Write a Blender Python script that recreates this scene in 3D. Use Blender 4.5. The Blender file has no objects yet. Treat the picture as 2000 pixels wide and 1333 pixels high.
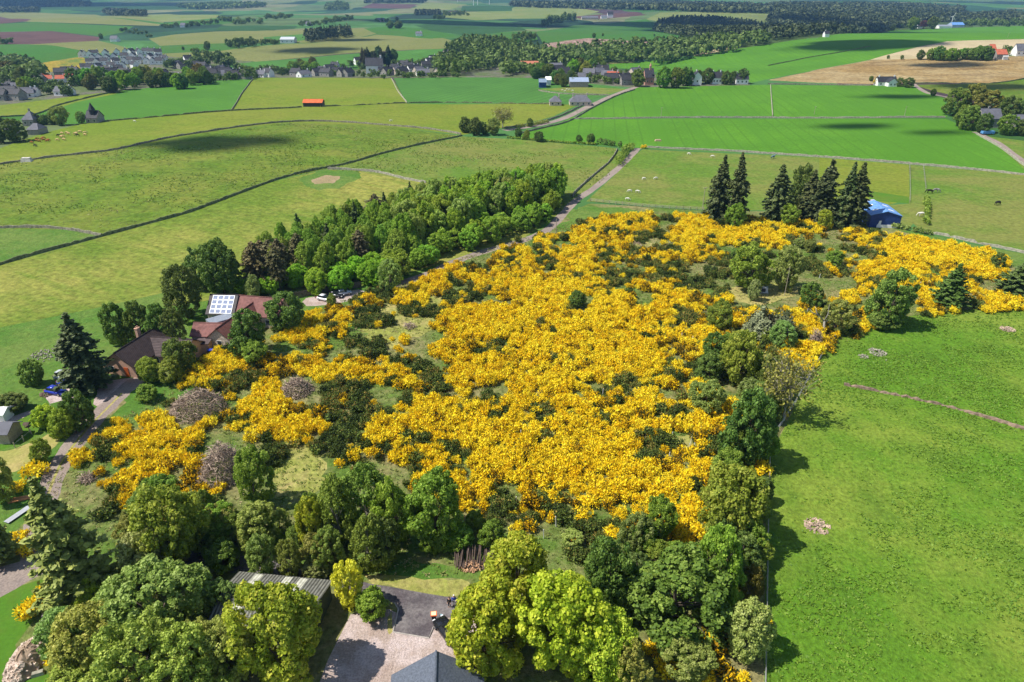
import bpy, math, random
import numpy as np
from mathutils import Vector, Matrix
from mathutils.geometry import delaunay_2d_cdt

S = bpy.context.scene
COL = S.collection
R = math.radians
rnd = random.Random(7)
rng = np.random.default_rng(11)

# ------------------------------------------------------------------ camera
CAM_Z = 70.0
F = 24.0 / 36.0 * 2000.0
PITCH = math.atan(686.5 / F)
cam = bpy.data.cameras.new("camera")
cam.lens = 24.0
cam.sensor_width = 36.0
cam.clip_start = 0.5
cam.clip_end = 40000.0
cam_o = bpy.data.objects.new("camera", cam)
COL.objects.link(cam_o)
cam_o.location = (0, 0, CAM_Z)
cam_o.rotation_euler = (math.pi / 2 - PITCH, 0, 0)
S.camera = cam_o

# ------------------------------------------------------------------ world and sun
SUN_EL = 56.0
SUN_AZ = 263.0            # compass style: 0 = +Y (view direction), clockwise
w = bpy.data.worlds.new("World")
S.world = w
w.use_nodes = True
nt = w.node_tree
sky = nt.nodes.new("ShaderNodeTexSky")
sky.sky_type = 'NISHITA'
sky.sun_disc = False
sky.sun_elevation = R(SUN_EL)
sky.sun_rotation = R(SUN_AZ)
sky.air_density = 1.0
sky.dust_density = 0.6
nt.links.new(sky.outputs[0], nt.nodes["Background"].inputs[0])
nt.nodes["Background"].inputs[1].default_value = 0.105
sd = Vector((math.sin(R(SUN_AZ)) * math.cos(R(SUN_EL)), math.cos(R(SUN_AZ)) * math.cos(R(SUN_EL)), math.sin(R(SUN_EL))))
sl = bpy.data.lights.new("sun", 'SUN')
sl.energy = 5.0
sl.angle = R(0.5)
sl.color = (1.0, 0.955, 0.88)
so = bpy.data.objects.new("sun", sl)
COL.objects.link(so)
so.rotation_euler = sd.to_track_quat('Z', 'Y').to_euler()
so.location = (-60, -10, 120)
S.view_settings.view_transform = 'Standard'
S.view_settings.look = 'None'
S.view_settings.exposure = 0.35
S.view_settings.gamma = 1.0
S.cycles.max_bounces = 5
S.cycles.diffuse_bounces = 2
S.cycles.glossy_bounces = 2
S.cycles.transmission_bounces = 3
S.cycles.transparent_max_bounces = 6
S.cycles.volume_bounces = 0
S.cycles.use_adaptive_sampling = True
S.cycles.adaptive_threshold = 0.02

# ------------------------------------------------------------------ terrain height
def sm(a, b, v):
    t = np.clip((v - a) / (b - a), 0, 1)
    return t * t * (3 - 2 * t)

def Hf(x, y):
    x = np.asarray(x, float); y = np.asarray(y, float)
    z = 1.6 * np.sin(x / 75 + 0.8) * np.sin(y / 95 + 0.4) * sm(140, 320, y) * (1 - 0.6 * sm(900, 1500, y))
    z = z + 0.35 * np.sin(x / 23.0) * np.sin(y / 19.0 + 1) * sm(60, 90, y)
    z = z + 3.0 * np.exp(-((x + 120) / 90) ** 2 - ((y - 330) / 90) ** 2)
    z = z - 13.0 * np.exp(-((y - (850 + 0.10 * x)) / 105) ** 2) * (1 - sm(150, 420, x))
    z = z + 17.0 * np.exp(-((x - 640) / 340) ** 2 - ((y - 960) / 300) ** 2)
    z = z - 12.0 * np.exp(-((x - 800) / 800) ** 2 - ((y - 1900) / 420) ** 2)
    f = sm(1000, 1900, y)
    z = z + f * (9 * np.sin(x / 420 + .5) * np.sin(y / 370 + 0.3) + 5 * np.sin(x / 230 + 2) * np.cos(y / 270 + 1))
    z = z + 26 * sm(2600, 6500, y) + 10 * np.sin(x / 900 + 1.0) * sm(3500, 6000, y)
    return z

cp, sp_ = math.cos(PITCH), math.sin(PITCH)
_S = np.concatenate([np.arange(40, 400, 2.0), np.arange(400, 2500, 6.0), np.geomspace(2500, 14000, 300)])

def P(px, py):
    """pixel of the 2000 px wide photo -> first terrain point along that sight line (x, y, z)"""
    a = (px - 1000.0) / F
    b = (666.5 - py) / F
    d = np.array([a, cp + b * sp_, -sp_ + b * cp])
    X = d[0] * _S; Y = d[1] * _S; Z = CAM_Z + d[2] * _S
    g = Z - Hf(X, Y)
    k = np.argmax(g < 0)
    if g[k] >= 0:
        k = len(_S) - 1
        return np.array([X[k], Y[k], float(Hf(X[k], Y[k]))])
    lo, hi = _S[max(k - 1, 0)], _S[k]
    for _ in range(24):
        m = (lo + hi) / 2
        if CAM_Z + d[2] * m - Hf(d[0] * m, d[1] * m) < 0:
            hi = m
        else:
            lo = m
    return np.array([d[0] * hi, d[1] * hi, float(Hf(d[0] * hi, d[1] * hi))])

def proj(x, y, z):
    zc = z - CAM_Z
    dep = y * cp - zc * sp_
    up = y * sp_ + zc * cp
    return 1000 + F * x / dep, 666.5 - F * up / dep, dep

def hgt(p, ytop):
    t = (666.5 - ytop) / F
    zc = p[1] * (t * cp - sp_) / (cp + t * sp_)
    return zc + CAM_Z - p[2]

# ------------------------------------------------------------------ object helpers
def tag(o, label=None, cat=None, group=None, kind=None):
    if label: o["label"] = label
    if cat: o["category"] = cat
    if group: o["group"] = group
    if kind: o["kind"] = kind
    return o

def empty(name, loc, rz=0.0, label=None, cat=None, group=None):
    o = bpy.data.objects.new(name, None)
    o.empty_display_size = 0.5
    COL.objects.link(o)
    o.location = loc
    o.rotation_euler = (0, 0, rz)
    return tag(o, label, cat, group)

def link(name, me, parent=None, mat=None, loc=None):
    o = bpy.data.objects.new(name, me)
    COL.objects.link(o)
    if mat is not None:
        if len(me.materials) == 0: me.materials.append(mat)
    if parent is not None: o.parent = parent
    if loc is not None: o.location = loc
    return o

class MB:
    """collects polygons, builds one mesh"""
    def __init__(s): s.v = []; s.f = []
    def add(s, vs, fs):
        n = len(s.v); s.v += [tuple(v) for v in vs]; s.f += [tuple(i + n for i in f) for f in fs]
    def box(s, c, d, rz=0.0, taper=1.0, M=None):
        x, y, z = d[0] / 2, d[1] / 2, d[2] / 2
        vs = []
        for sz in (-1, 1):
            k = taper if sz > 0 else 1.0
            for sx, sy in ((-1, -1), (1, -1), (1, 1), (-1, 1)):
                px, py = sx * x * k, sy * y * k
                q = (c[0] + px * math.cos(rz) - py * math.sin(rz), c[1] + px * math.sin(rz) + py * math.cos(rz), c[2] + sz * z)
                vs.append(q if M is None else tuple(M @ Vector(q)))
        s.add(vs, [(3, 2, 1, 0), (4, 5, 6, 7), (0, 1, 5, 4), (1, 2, 6, 5), (2, 3, 7, 6), (3, 0, 4, 7)])
    def tube(s, pts, rad, n=6, cap=True):
        rings = []
        for i, p in enumerate(pts):
            p = Vector(p)
            d = (Vector(pts[min(i + 1, len(pts) - 1)]) - Vector(pts[max(i - 1, 0)]))
            if d.length < 1e-6: d = Vector((0, 0, 1))
            d.normalize()
            a = d.orthogonal().normalized() if abs(d.z) > 0.999 else d.cross(Vector((0, 0, 1))).normalized()
            b = d.cross(a)
            r = rad[i] if hasattr(rad, '__len__') else rad
            rings.append([p + (a * math.cos(t) + b * math.sin(t)) * r for t in [2 * math.pi * k / n for k in range(n)]])
        vs = [q for rg in rings for q in rg]; fs = []
        for i in range(len(rings) - 1):
            for k in range(n):
                fs.append((i * n + k, i * n + (k + 1) % n, (i + 1) * n + (k + 1) % n, (i + 1) * n + k))
        if cap:
            fs.append(tuple(range(n))[::-1]); fs.append(tuple(range((len(rings) - 1) * n, len(rings) * n)))
        s.add(vs, fs)
    def prism(s, prof, x0, x1, axis='x'):
        """extrude a (a, z) profile along x from x0 to x1"""
        n = len(prof)
        if axis == 'x': vs = [(x0, a, z) for a, z in prof] + [(x1, a, z) for a, z in prof]
        else: vs = [(a, x0, z) for a, z in prof] + [(a, x1, z) for a, z in prof]
        fs = [tuple(range(n))[::-1], tuple(range(n, 2 * n))]
        for k in range(n):
            j = (k + 1) % n
            fs.append((k, j, n + j, n + k))
        s.add(vs, fs)
    def mesh(s, name, mat, smooth=False):
        me = bpy.data.meshes.new(name)
        me.from_pydata(s.v, [], s.f)
        me.validate()
        import bmesh
        bm = bmesh.new(); bm.from_mesh(me); bmesh.ops.recalc_face_normals(bm, faces=bm.faces); bm.to_mesh(me); bm.free()
        if smooth:
            me.polygons.foreach_set("use_smooth", [True] * len(me.polygons))
        me.materials.append(mat)
        return me
    def build(s, name, mat, parent=None, smooth=False, loc=None):
        return link(name, s.mesh(name, mat, smooth), parent, None, loc)

def quads(name, C, U, V, tint, mat):
    """one mesh of loose quads; C centres, U and V half axes (n,3)"""
    n = len(C)
    vs = np.stack([C - U - V, C + U - V, C + U + V, C - U + V], 1).reshape(-1, 3).astype(np.float32)
    me = bpy.data.meshes.new(name)
    me.vertices.add(4 * n); me.vertices.foreach_set("co", vs.ravel())
    me.loops.add(4 * n); me.loops.foreach_set("vertex_index", np.arange(4 * n, dtype=np.int32))
    me.polygons.add(n); me.polygons.foreach_set("loop_start", np.arange(0, 4 * n, 4, dtype=np.int32))
    me.update(calc_edges=True)
    at = me.attributes.new("tint", 'FLOAT', 'FACE')
    at.data.foreach_set("value", np.asarray(tint, np.float32))
    me.materials.append(mat)
    return me

# ------------------------------------------------------------------ materials
def newmat(name):
    m = bpy.data.materials.new(name); m.use_nodes = True
    return m, m.node_tree.nodes, m.node_tree.links, m.node_tree.nodes["Principled BSDF"]

def plain(name, c, rough=0.8, metal=0.0, var=0.15, scale=2.0, bump=0.0, spec=0.3):
    m, N, L, b = newmat(name)
    b.inputs["Roughness"].default_value = rough
    b.inputs["Metallic"].default_value = metal
    b.inputs["Specular IOR Level"].default_value = spec
    tc = N.new("ShaderNodeTexCoord")
    no = N.new("ShaderNodeTexNoise"); no.inputs["Scale"].default_value = scale; no.inputs["Detail"].default_value = 6
    L.new(tc.outputs["Object"], no.inputs["Vector"])
    mx = N.new("ShaderNodeMix"); mx.data_type = 'RGBA'
    mx.inputs["A"].default_value = (*[min(1, k * (1 - var)) for k in c], 1)
    mx.inputs["B"].default_value = (*[min(1, k * (1 + var)) for k in c], 1)
    rm = N.new("ShaderNodeMapRange"); rm.inputs["From Min"].default_value = .3; rm.inputs["From Max"].default_value = .7
    L.new(no.outputs[0], rm.inputs["Value"]); L.new(rm.outputs[0], mx.inputs["Factor"])
    L.new(mx.outputs["Result"], b.inputs["Base Color"])
    if bump:
        bp = N.new("ShaderNodeBump"); bp.inputs["Strength"].default_value = bump; bp.inputs["Distance"].default_value = 0.1
        L.new(no.outputs[0], bp.inputs["Height"]); L.new(bp.outputs[0], b.inputs["Normal"])
    return m

def stripes(name, c1, c2, scale, axis=0, rough=0.8, width=0.5, metal=0.0):
    """ribbed / tiled roofing: bands across one object axis"""
    m, N, L, b = newmat(name)
    b.inputs["Roughness"].default_value = rough; b.inputs["Metallic"].default_value = metal
    b.inputs["Specular IOR Level"].default_value = 0.25
    tc = N.new("ShaderNodeTexCoord")
    wv = N.new("ShaderNodeTexWave"); wv.bands_direction = 'XYZ'[axis]
    wv.inputs["Scale"].default_value = scale; wv.inputs["Distortion"].default_value = 0.0
    L.new(tc.outputs["Object"], wv.inputs["Vector"])
    no = N.new("ShaderNodeTexNoise"); no.inputs["Scale"].default_value = 1.3; no.inputs["Detail"].default_value = 8
    L.new(tc.outputs["Object"], no.inputs["Vector"])
    mx = N.new("ShaderNodeMix"); mx.data_type = 'RGBA'
    mx.inputs["A"].default_value = (*c1, 1); mx.inputs["B"].default_value = (*c2, 1)
    rm = N.new("ShaderNodeMapRange"); rm.inputs["From Min"].default_value = width - .15; rm.inputs["From Max"].default_value = width + .15
    L.new(wv.outputs["Fac"], rm.inputs["Value"]); L.new(rm.outputs[0], mx.inputs["Factor"])
    m2 = N.new("ShaderNodeMix"); m2.data_type = 'RGBA'; m2.blend_type = 'MULTIPLY'; m2.inputs["Factor"].default_value = 1
    r2 = N.new("ShaderNodeMapRange"); r2.inputs["From Min"].default_value = .3; r2.inputs["From Max"].default_value = .7
    r2.inputs["To Min"].default_value = .7; r2.inputs["To Max"].default_value = 1.25
    L.new(no.outputs[0], r2.inputs["Value"])
    L.new(mx.outputs["Result"], m2.inputs["A"]); L.new(r2.outputs[0], m2.inputs["B"])
    L.new(m2.outputs["Result"], b.inputs["Base Color"])
    bp = N.new("ShaderNodeBump"); bp.inputs["Strength"].default_value = .6; bp.inputs["Distance"].default_value = .06
    L.new(wv.outputs["Fac"], bp.inputs["Height"]); L.new(bp.outputs[0], b.inputs["Normal"])
    return m

def leafmat(name, cols, rough=0.6, transl=0.25, spec=0.25):
    """cols: list of (position, rgb) over the per-leaf tint; object colour tints single trees"""
    m, N, L, b = newmat(name)
    b.inputs["Roughness"].default_value = rough; b.inputs["Specular IOR Level"].default_value = spec
    a = N.new("ShaderNodeAttribute"); a.attribute_name = "tint"
    cr = N.new("ShaderNodeValToRGB")
    el = cr.color_ramp.elements
    while len(el) < len(cols): el.new(0.5)
    for e, (p, c) in zip(el, cols): e.position = p; e.color = (*c, 1)
    L.new(a.outputs["Fac"], cr.inputs[0])
    oi = N.new("ShaderNodeObjectInfo")
    mx = N.new("ShaderNodeMix"); mx.data_type = 'RGBA'; mx.blend_type = 'MULTIPLY'; mx.inputs["Factor"].default_value = 1
    L.new(cr.outputs[0], mx.inputs["A"]); L.new(oi.outputs["Color"], mx.inputs["B"])
    L.new(mx.outputs["Result"], b.inputs["Base Color"])
    tr = N.new("ShaderNodeBsdfTranslucent"); L.new(mx.outputs["Result"], tr.inputs[0])
    ms = N.new("ShaderNodeMixShader"); ms.inputs[0].default_value = transl
    L.new(b.outputs[0], ms.inputs[1]); L.new(tr.outputs[0], ms.inputs[2])
    L.new(ms.outputs[0], N["Material Output"].inputs[0])
    return m

_fm = {}
FLAT = ('crop', 'crop_left', 'crop_mid', 'road_surface', 'tarmac', 'gravel', 'lawn')
GAIN = {'crop': .70, 'crop_left': .78, 'crop_mid': .8, 'pasture_yellow': .66, 'hay_meadow': .72, 'pasture_olive': .76, 'pasture_green': .75, 'dock_pasture': .80, 'lush_grass': .8, 'lawn': .5, 'green_field': .52, 'dark_green_field': .5, 'pale_field': .58, 'beige_field': .6, 'rough_grass': .9, 'stubble': .85, 'rough_brown': .75, 'mown_grass': 1.0, 'village_ground': .7, 'road_surface': .85}
def field(kind, c, c2=None, patch=0.02, mid=0.15, fine=1.2, streak=None, contrast=1.0, c3=None, bump=0.5, tram=None, rot=0.0):
    """grassland, crops and bare soil: three scales of real colour variation in world metres"""
    key = (kind, c, c2, patch, mid, fine, streak, contrast, c3, bump, tram, rot)
    if key in _fm: return _fm[key]
    q_ = GAIN.get(kind, 1.0)
    c = tuple(k * q_ for k in c); c2 = tuple(k * q_ for k in c2) if c2 else None; c3 = tuple(k * q_ for k in c3) if c3 else None
    m, N, L, b = newmat(kind)
    b.inputs["Roughness"].default_value = 0.95; b.inputs["Specular IOR Level"].default_value = 0.1
    if c2 is None: c2 = tuple(k * 0.7 for k in c)
    if c3 is None: c3 = tuple(k * 0.45 for k in c)
    tc = N.new("ShaderNodeTexCoord")
    mp = N.new("ShaderNodeMapping"); mp.inputs["Rotation"].default_value = (0, 0, rot)
    L.new(tc.outputs["Object"], mp.inputs["Vector"])
    vec = mp.outputs[0]
    def noise(sc, det=5, stretch=None, rough=.6):
        n = N.new("ShaderNodeTexNoise"); n.inputs["Scale"].default_value = sc; n.inputs["Detail"].default_value = det
        n.inputs["Roughness"].default_value = rough
        if stretch:
            q = N.new("ShaderNodeMapping"); q.inputs["Scale"].default_value = stretch
            L.new(vec, q.inputs["Vector"]); L.new(q.outputs[0], n.inputs["Vector"])
        else: L.new(vec, n.inputs["Vector"])
        return n.outputs[0]
    def rng_(v, a, b_, ta=0., tb=1.):
        r = N.new("ShaderNodeMapRange"); r.inputs["From Min"].default_value = a; r.inputs["From Max"].default_value = b_
        r.inputs["To Min"].default_value = ta; r.inputs["To Max"].default_value = tb
        L.new(v, r.inputs["Value"]); return r.outputs[0]
    def mix(f, A, B, bt='MIX'):
        x = N.new("ShaderNodeMix"); x.data_type = 'RGBA'; x.blend_type = bt
        if isinstance(f, float): x.inputs["Factor"].default_value = f
        else: L.new(f, x.inputs["Factor"])
        for s_, v in (("A", A), ("B", B)):
            if isinstance(v, tuple): x.inputs[s_].default_value = (*v, 1)
            else: L.new(v, x.inputs[s_])
        return x.outputs["Result"]
    col = mix(rng_(noise(patch, 6, None, .7), .42, .58), c, c2)
    st = streak or (1, 1, 1)
    md = noise(mid, 6, st)
    col = mix(rng_(md, .5, .72, 0., .75 * contrast), col, c3)
    fn = noise(fine, 5, None, .7)
    col = mix(1.0, col, rng_(fn, .28, .72, 1 - .55 * contrast, 1 + .50 * contrast), 'MULTIPLY')
    if kind not in FLAT:
        f3 = noise(fine * 3.1, 3, None, .8)
        col = mix(rng_(f3, .56, .68, 0., .55 * contrast), col, c3)
        p3 = noise(patch * 3.2, 5, (.6, 1.4, 1))
        col = mix(rng_(p3, .55, .75, 0., .5 * contrast), col, c2)
    if tram:
        wv = N.new("ShaderNodeTexWave"); wv.bands_direction = 'X'; wv.inputs["Scale"].default_value = tram
        wv.inputs["Distortion"].default_value = 0.25; wv.inputs["Detail"].default_value = 1
        L.new(vec, wv.inputs["Vector"])
        col = mix(rng_(wv.outputs["Fac"], .90, 1.0, 0., .65), col, c3)
        no2 = noise(.06, 4, (1, .06, 1))
        col = mix(rng_(no2, .48, .62, 0., .8), col, c2)
    L.new(col, b.inputs["Base Color"])
    if bump:
        bp = N.new("ShaderNodeBump"); bp.inputs["Strength"].default_value = bump; bp.inputs["Distance"].default_value = 0.35
        ad = N.new("ShaderNodeMath"); ad.operation = 'ADD'
        L.new(fn, ad.inputs[0]); L.new(md, ad.inputs[1])
        L.new(ad.outputs[0], bp.inputs["Height"]); L.new(bp.outputs[0], b.inputs["Normal"])
    _fm[key] = m
    return m
# ------------------------------------------------------------------ ground: one sheet cut into fields
BR = (0.125, 0.32, 0.022)      # bright young crop
BR2 = (0.095, 0.25, 0.028)
YG = (0.27, 0.31, 0.04)       # yellow green pasture
OL = (0.20, 0.31, 0.03)
OL2 = (0.14, 0.24, 0.025)
PALE = (0.33, 0.37, 0.12)
TEAL = (0.07, 0.19, 0.055)
BEI = (0.30, 0.31, 0.10)
PLOW = (0.095, 0.05, 0.045)

def G(k):
    if k == 'crop': return field('crop', BR, (0.10, 0.27, 0.02), .012, .03, .8, (1, .25, 1), .55, (0.085, 0.22, 0.018), .3, .045, .12)
    if k == 'cropl': return field('crop_left', BR2, (0.08, 0.215, 0.025), .012, .03, .8, (1, .25, 1), .5, (0.07, 0.18, 0.02), .3, .05, -.9)
    if k == 'cropm': return field('crop_mid', (0.09, 0.235, 0.04), (0.075, 0.2, 0.035), .01, .04, .8, None, .3, None, .3, .05, .5)
    if k == 'yg': return field('pasture_yellow', YG, (0.21, 0.30, 0.025), .012, .10, .55, (.5, 1.6, 1), .6, (0.13, 0.21, 0.02), .7, None, .35)
    if k == 'ygl': return field('hay_meadow', (0.36, 0.35, 0.075), (0.17, 0.25, 0.03), .010, .14, .6, (.35, 1.8, 1), .95, (0.13, 0.24, 0.02), .9, None, .5)
    if k == 'ol': return field('pasture_olive', (0.125, 0.22, 0.02), (0.22, 0.25, 0.04), .014, .13, .5, (.6, 1.6, 1), .95, (0.10, 0.17, 0.02), .9, None, .3)
    if k == 'ol2': return field('pasture_green', (0.14, 0.25, 0.03), (0.24, 0.26, 0.06), .02, .12, .7, (.7, 1.3, 1), .7, (0.10, 0.19, 0.02), .8)
    if k == 'rightp': return field('dock_pasture', (0.125, 0.265, 0.02), (0.23, 0.32, 0.04), .028, .10, 1.6, (1.3, .8, 1), .85, (0.085, 0.18, 0.018), 1.0)
    if k == 'lush': return field('lush_grass', (0.10, 0.215, 0.03), (0.17, 0.25, 0.05), .05, .3, 1.2, None, .7, (0.06, 0.16, 0.015), .8)
    if k == 'hill': return field('rough_grass', (0.11, 0.19, 0.03), (0.27, 0.24, 0.10), .06, .35, 1.3, None, .9, (0.08, 0.12, 0.02), 1.0)
    if k == 'tan': return field('dry_grass', (0.38, 0.32, 0.12), (0.26, 0.28, 0.06), .08, .3, 1.3, None, .8, (0.20, 0.2, 0.05), .8)
    if k == 'lawn': return field('lawn', (0.14, 0.34, 0.03), (0.2, 0.34, 0.04), .1, .4, 2, None, .3, None, .2)
    if k == 'mown': return field('mown_grass', (0.40, 0.33, 0.12), (0.30, 0.29, 0.08), .12, .5, 2, None, .5, None, .4)
    if k == 'brn': return field('rough_brown', (0.36, 0.24, 0.09), (0.46, 0.35, 0.17), .012, .045, .3, (.35, 1.6, 1), 1.0, (0.17, 0.09, 0.03), .6)
    if k == 'stub': return field('stubble', (0.56, 0.45, 0.28), (0.48, 0.40, 0.22), .01, .05, .4, None, .4, None, .3)
    if k == 'fell': return field('felled_wood', (0.22, 0.13, 0.10), (0.28, 0.19, 0.15), .02, .12, .5, (1, .3, 1), 1.3, (0.45, 0.33, 0.26), .8)
    if k == 'plow': return field('ploughed_soil', PLOW, (0.12, 0.065, 0.055), .01, .08, .6, (.3, 1.5, 1), .5)
    if k == 'beige': return field('beige_field', BEI, (0.26, 0.29, 0.08), .006, .02, .3, (.3, 1.6, 1), .5, (0.2, 0.24, 0.06), .3)
    if k == 'pale': return field('pale_field', PALE, (0.26, 0.34, 0.09), .006, .02, .3, (.3, 1.6, 1), .4, (0.2, 0.25, 0.06), .3)
    if k == 'grn': return field('green_field', (0.09, 0.28, 0.035), (0.11, 0.26, 0.04), .006, .02, .3, (.3, 1.6, 1), .4, (0.07, 0.2, 0.03), .3)
    if k == 'dgn': return field('dark_green_field', TEAL, (0.06, 0.16, 0.04), .006, .02, .3, (.3, 1.6, 1), .4, None, .3)
    if k == 'scrub': return field('scrub', (0.11, 0.17, 0.03), (0.34, 0.24, 0.03), .03, .06, .4, None, 1.0)
    if k == 'wood': return field('wood_floor', (0.05, 0.08, 0.02), (0.07, 0.11, 0.03), .03, .2, .8, None, .6)
    if k == 'village': return field('village_ground', (0.14, 0.2, 0.06), (0.22, 0.2, 0.16), .05, .2, .8, None, .9)
    if k == 'road': return field('road_surface', (0.31, 0.245, 0.21), (0.36, 0.29, 0.24), .08, .6, 3, None, .6, (0.16, 0.14, 0.14), .4)
    if k == 'tarmac': return field('tarmac', (0.10, 0.085, 0.09), (0.19, 0.17, 0.165), .25, .5, 3, (1.6, .5, 1), .7, (0.07, 0.065, 0.07), .3)
    if k == 'gravel': return field('gravel', (0.56, 0.46, 0.43), (0.40, 0.31, 0.26), .22, .5, 4, None, .8, (0.33, 0.24, 0.2), .6)
    if k == 'soil': return field('bare_soil', (0.42, 0.28, 0.19), (0.3, 0.24, 0.12), .1, .6, 3, None, .8)
    if k == 'water': return field('water', (0.5, 0.5, 0.55), (0.4, 0.4, 0.4), .1, .6, 3, None, .8)

# far countryside: a patchwork of small fields (real colour, cell by cell)
def patchwork():
    m, N, L, b = newmat('countryside')
    b.inputs["Roughness"].default_value = 0.95; b.inputs["Specular IOR Level"].default_value = 0.1
    tc = N.new("ShaderNodeTexCoord")
    mp = N.new("ShaderNodeMapping"); mp.inputs["Scale"].default_value = (.0036, .0026, 0); mp.inputs["Rotation"].default_value = (0, 0, .5)
    L.new(tc.outputs["Object"], mp.inputs["Vector"])
    n0 = N.new("ShaderNodeTexNoise"); n0.inputs["Scale"].default_value = .9; n0.inputs["Detail"].default_value = 2
    L.new(mp.outputs[0], n0.inputs["Vector"])
    va = N.new("ShaderNodeVectorMath"); va.operation = 'MULTIPLY_ADD'; va.inputs[1].default_value = (1.2, 1.2, 0)
    L.new(n0.outputs["Color"], va.inputs[0]); L.new(mp.outputs[0], va.inputs[2])
    vo = N.new("ShaderNodeTexVoronoi"); vo.distance = 'MANHATTAN'; vo.inputs["Scale"].default_value = 1.0
    L.new(va.outputs[0], vo.inputs["Vector"])
    sx = N.new("ShaderNodeSeparateColor"); L.new(vo.outputs["Color"], sx.inputs[0])
    cr = N.new("ShaderNodeValToRGB"); cr.color_ramp.interpolation = 'CONSTANT'
    cols = [(0, (.05, .13, .03)), (.16, (.12, .16, .06)), (.3, (.06, .15, .04)), (.42, (.02, .05, .025)), (.55, (.09, .14, .05)), (.66, (.16, .17, .08)), (.78, (.03, .08, .035)), (.9, (.07, .045, .05)), (.96, (.02, .045, .025))]
    el = cr.color_ramp.elements
    while len(el) < len(cols): el.new(.5)
    for e, (p, c) in zip(el, cols): e.position = p; e.color = (*c, 1)
    L.new(sx.outputs[0], cr.inputs[0])
    n1 = N.new("ShaderNodeTexNoise"); n1.inputs["Scale"].default_value = .01; n1.inputs["Detail"].default_value = 8
    L.new(tc.outputs["Object"], n1.inputs["Vector"])
    r = N.new("ShaderNodeMapRange"); r.inputs["From Min"].default_value = .3; r.inputs["From Max"].default_value = .7
    r.inputs["To Min"].default_value = .7; r.inputs["To Max"].default_value = 1.3
    L.new(n1.outputs[0], r.inputs["Value"])
    x = N.new("ShaderNodeMix"); x.data_type = 'RGBA'; x.blend_type = 'MULTIPLY'; x.inputs["Factor"].default_value = 1
    L.new(cr.outputs[0], x.inputs["A"]); L.new(r.outputs[0], x.inputs["B"]); L.new(x.outputs["Result"], b.inputs["Base Color"])
    return m

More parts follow.
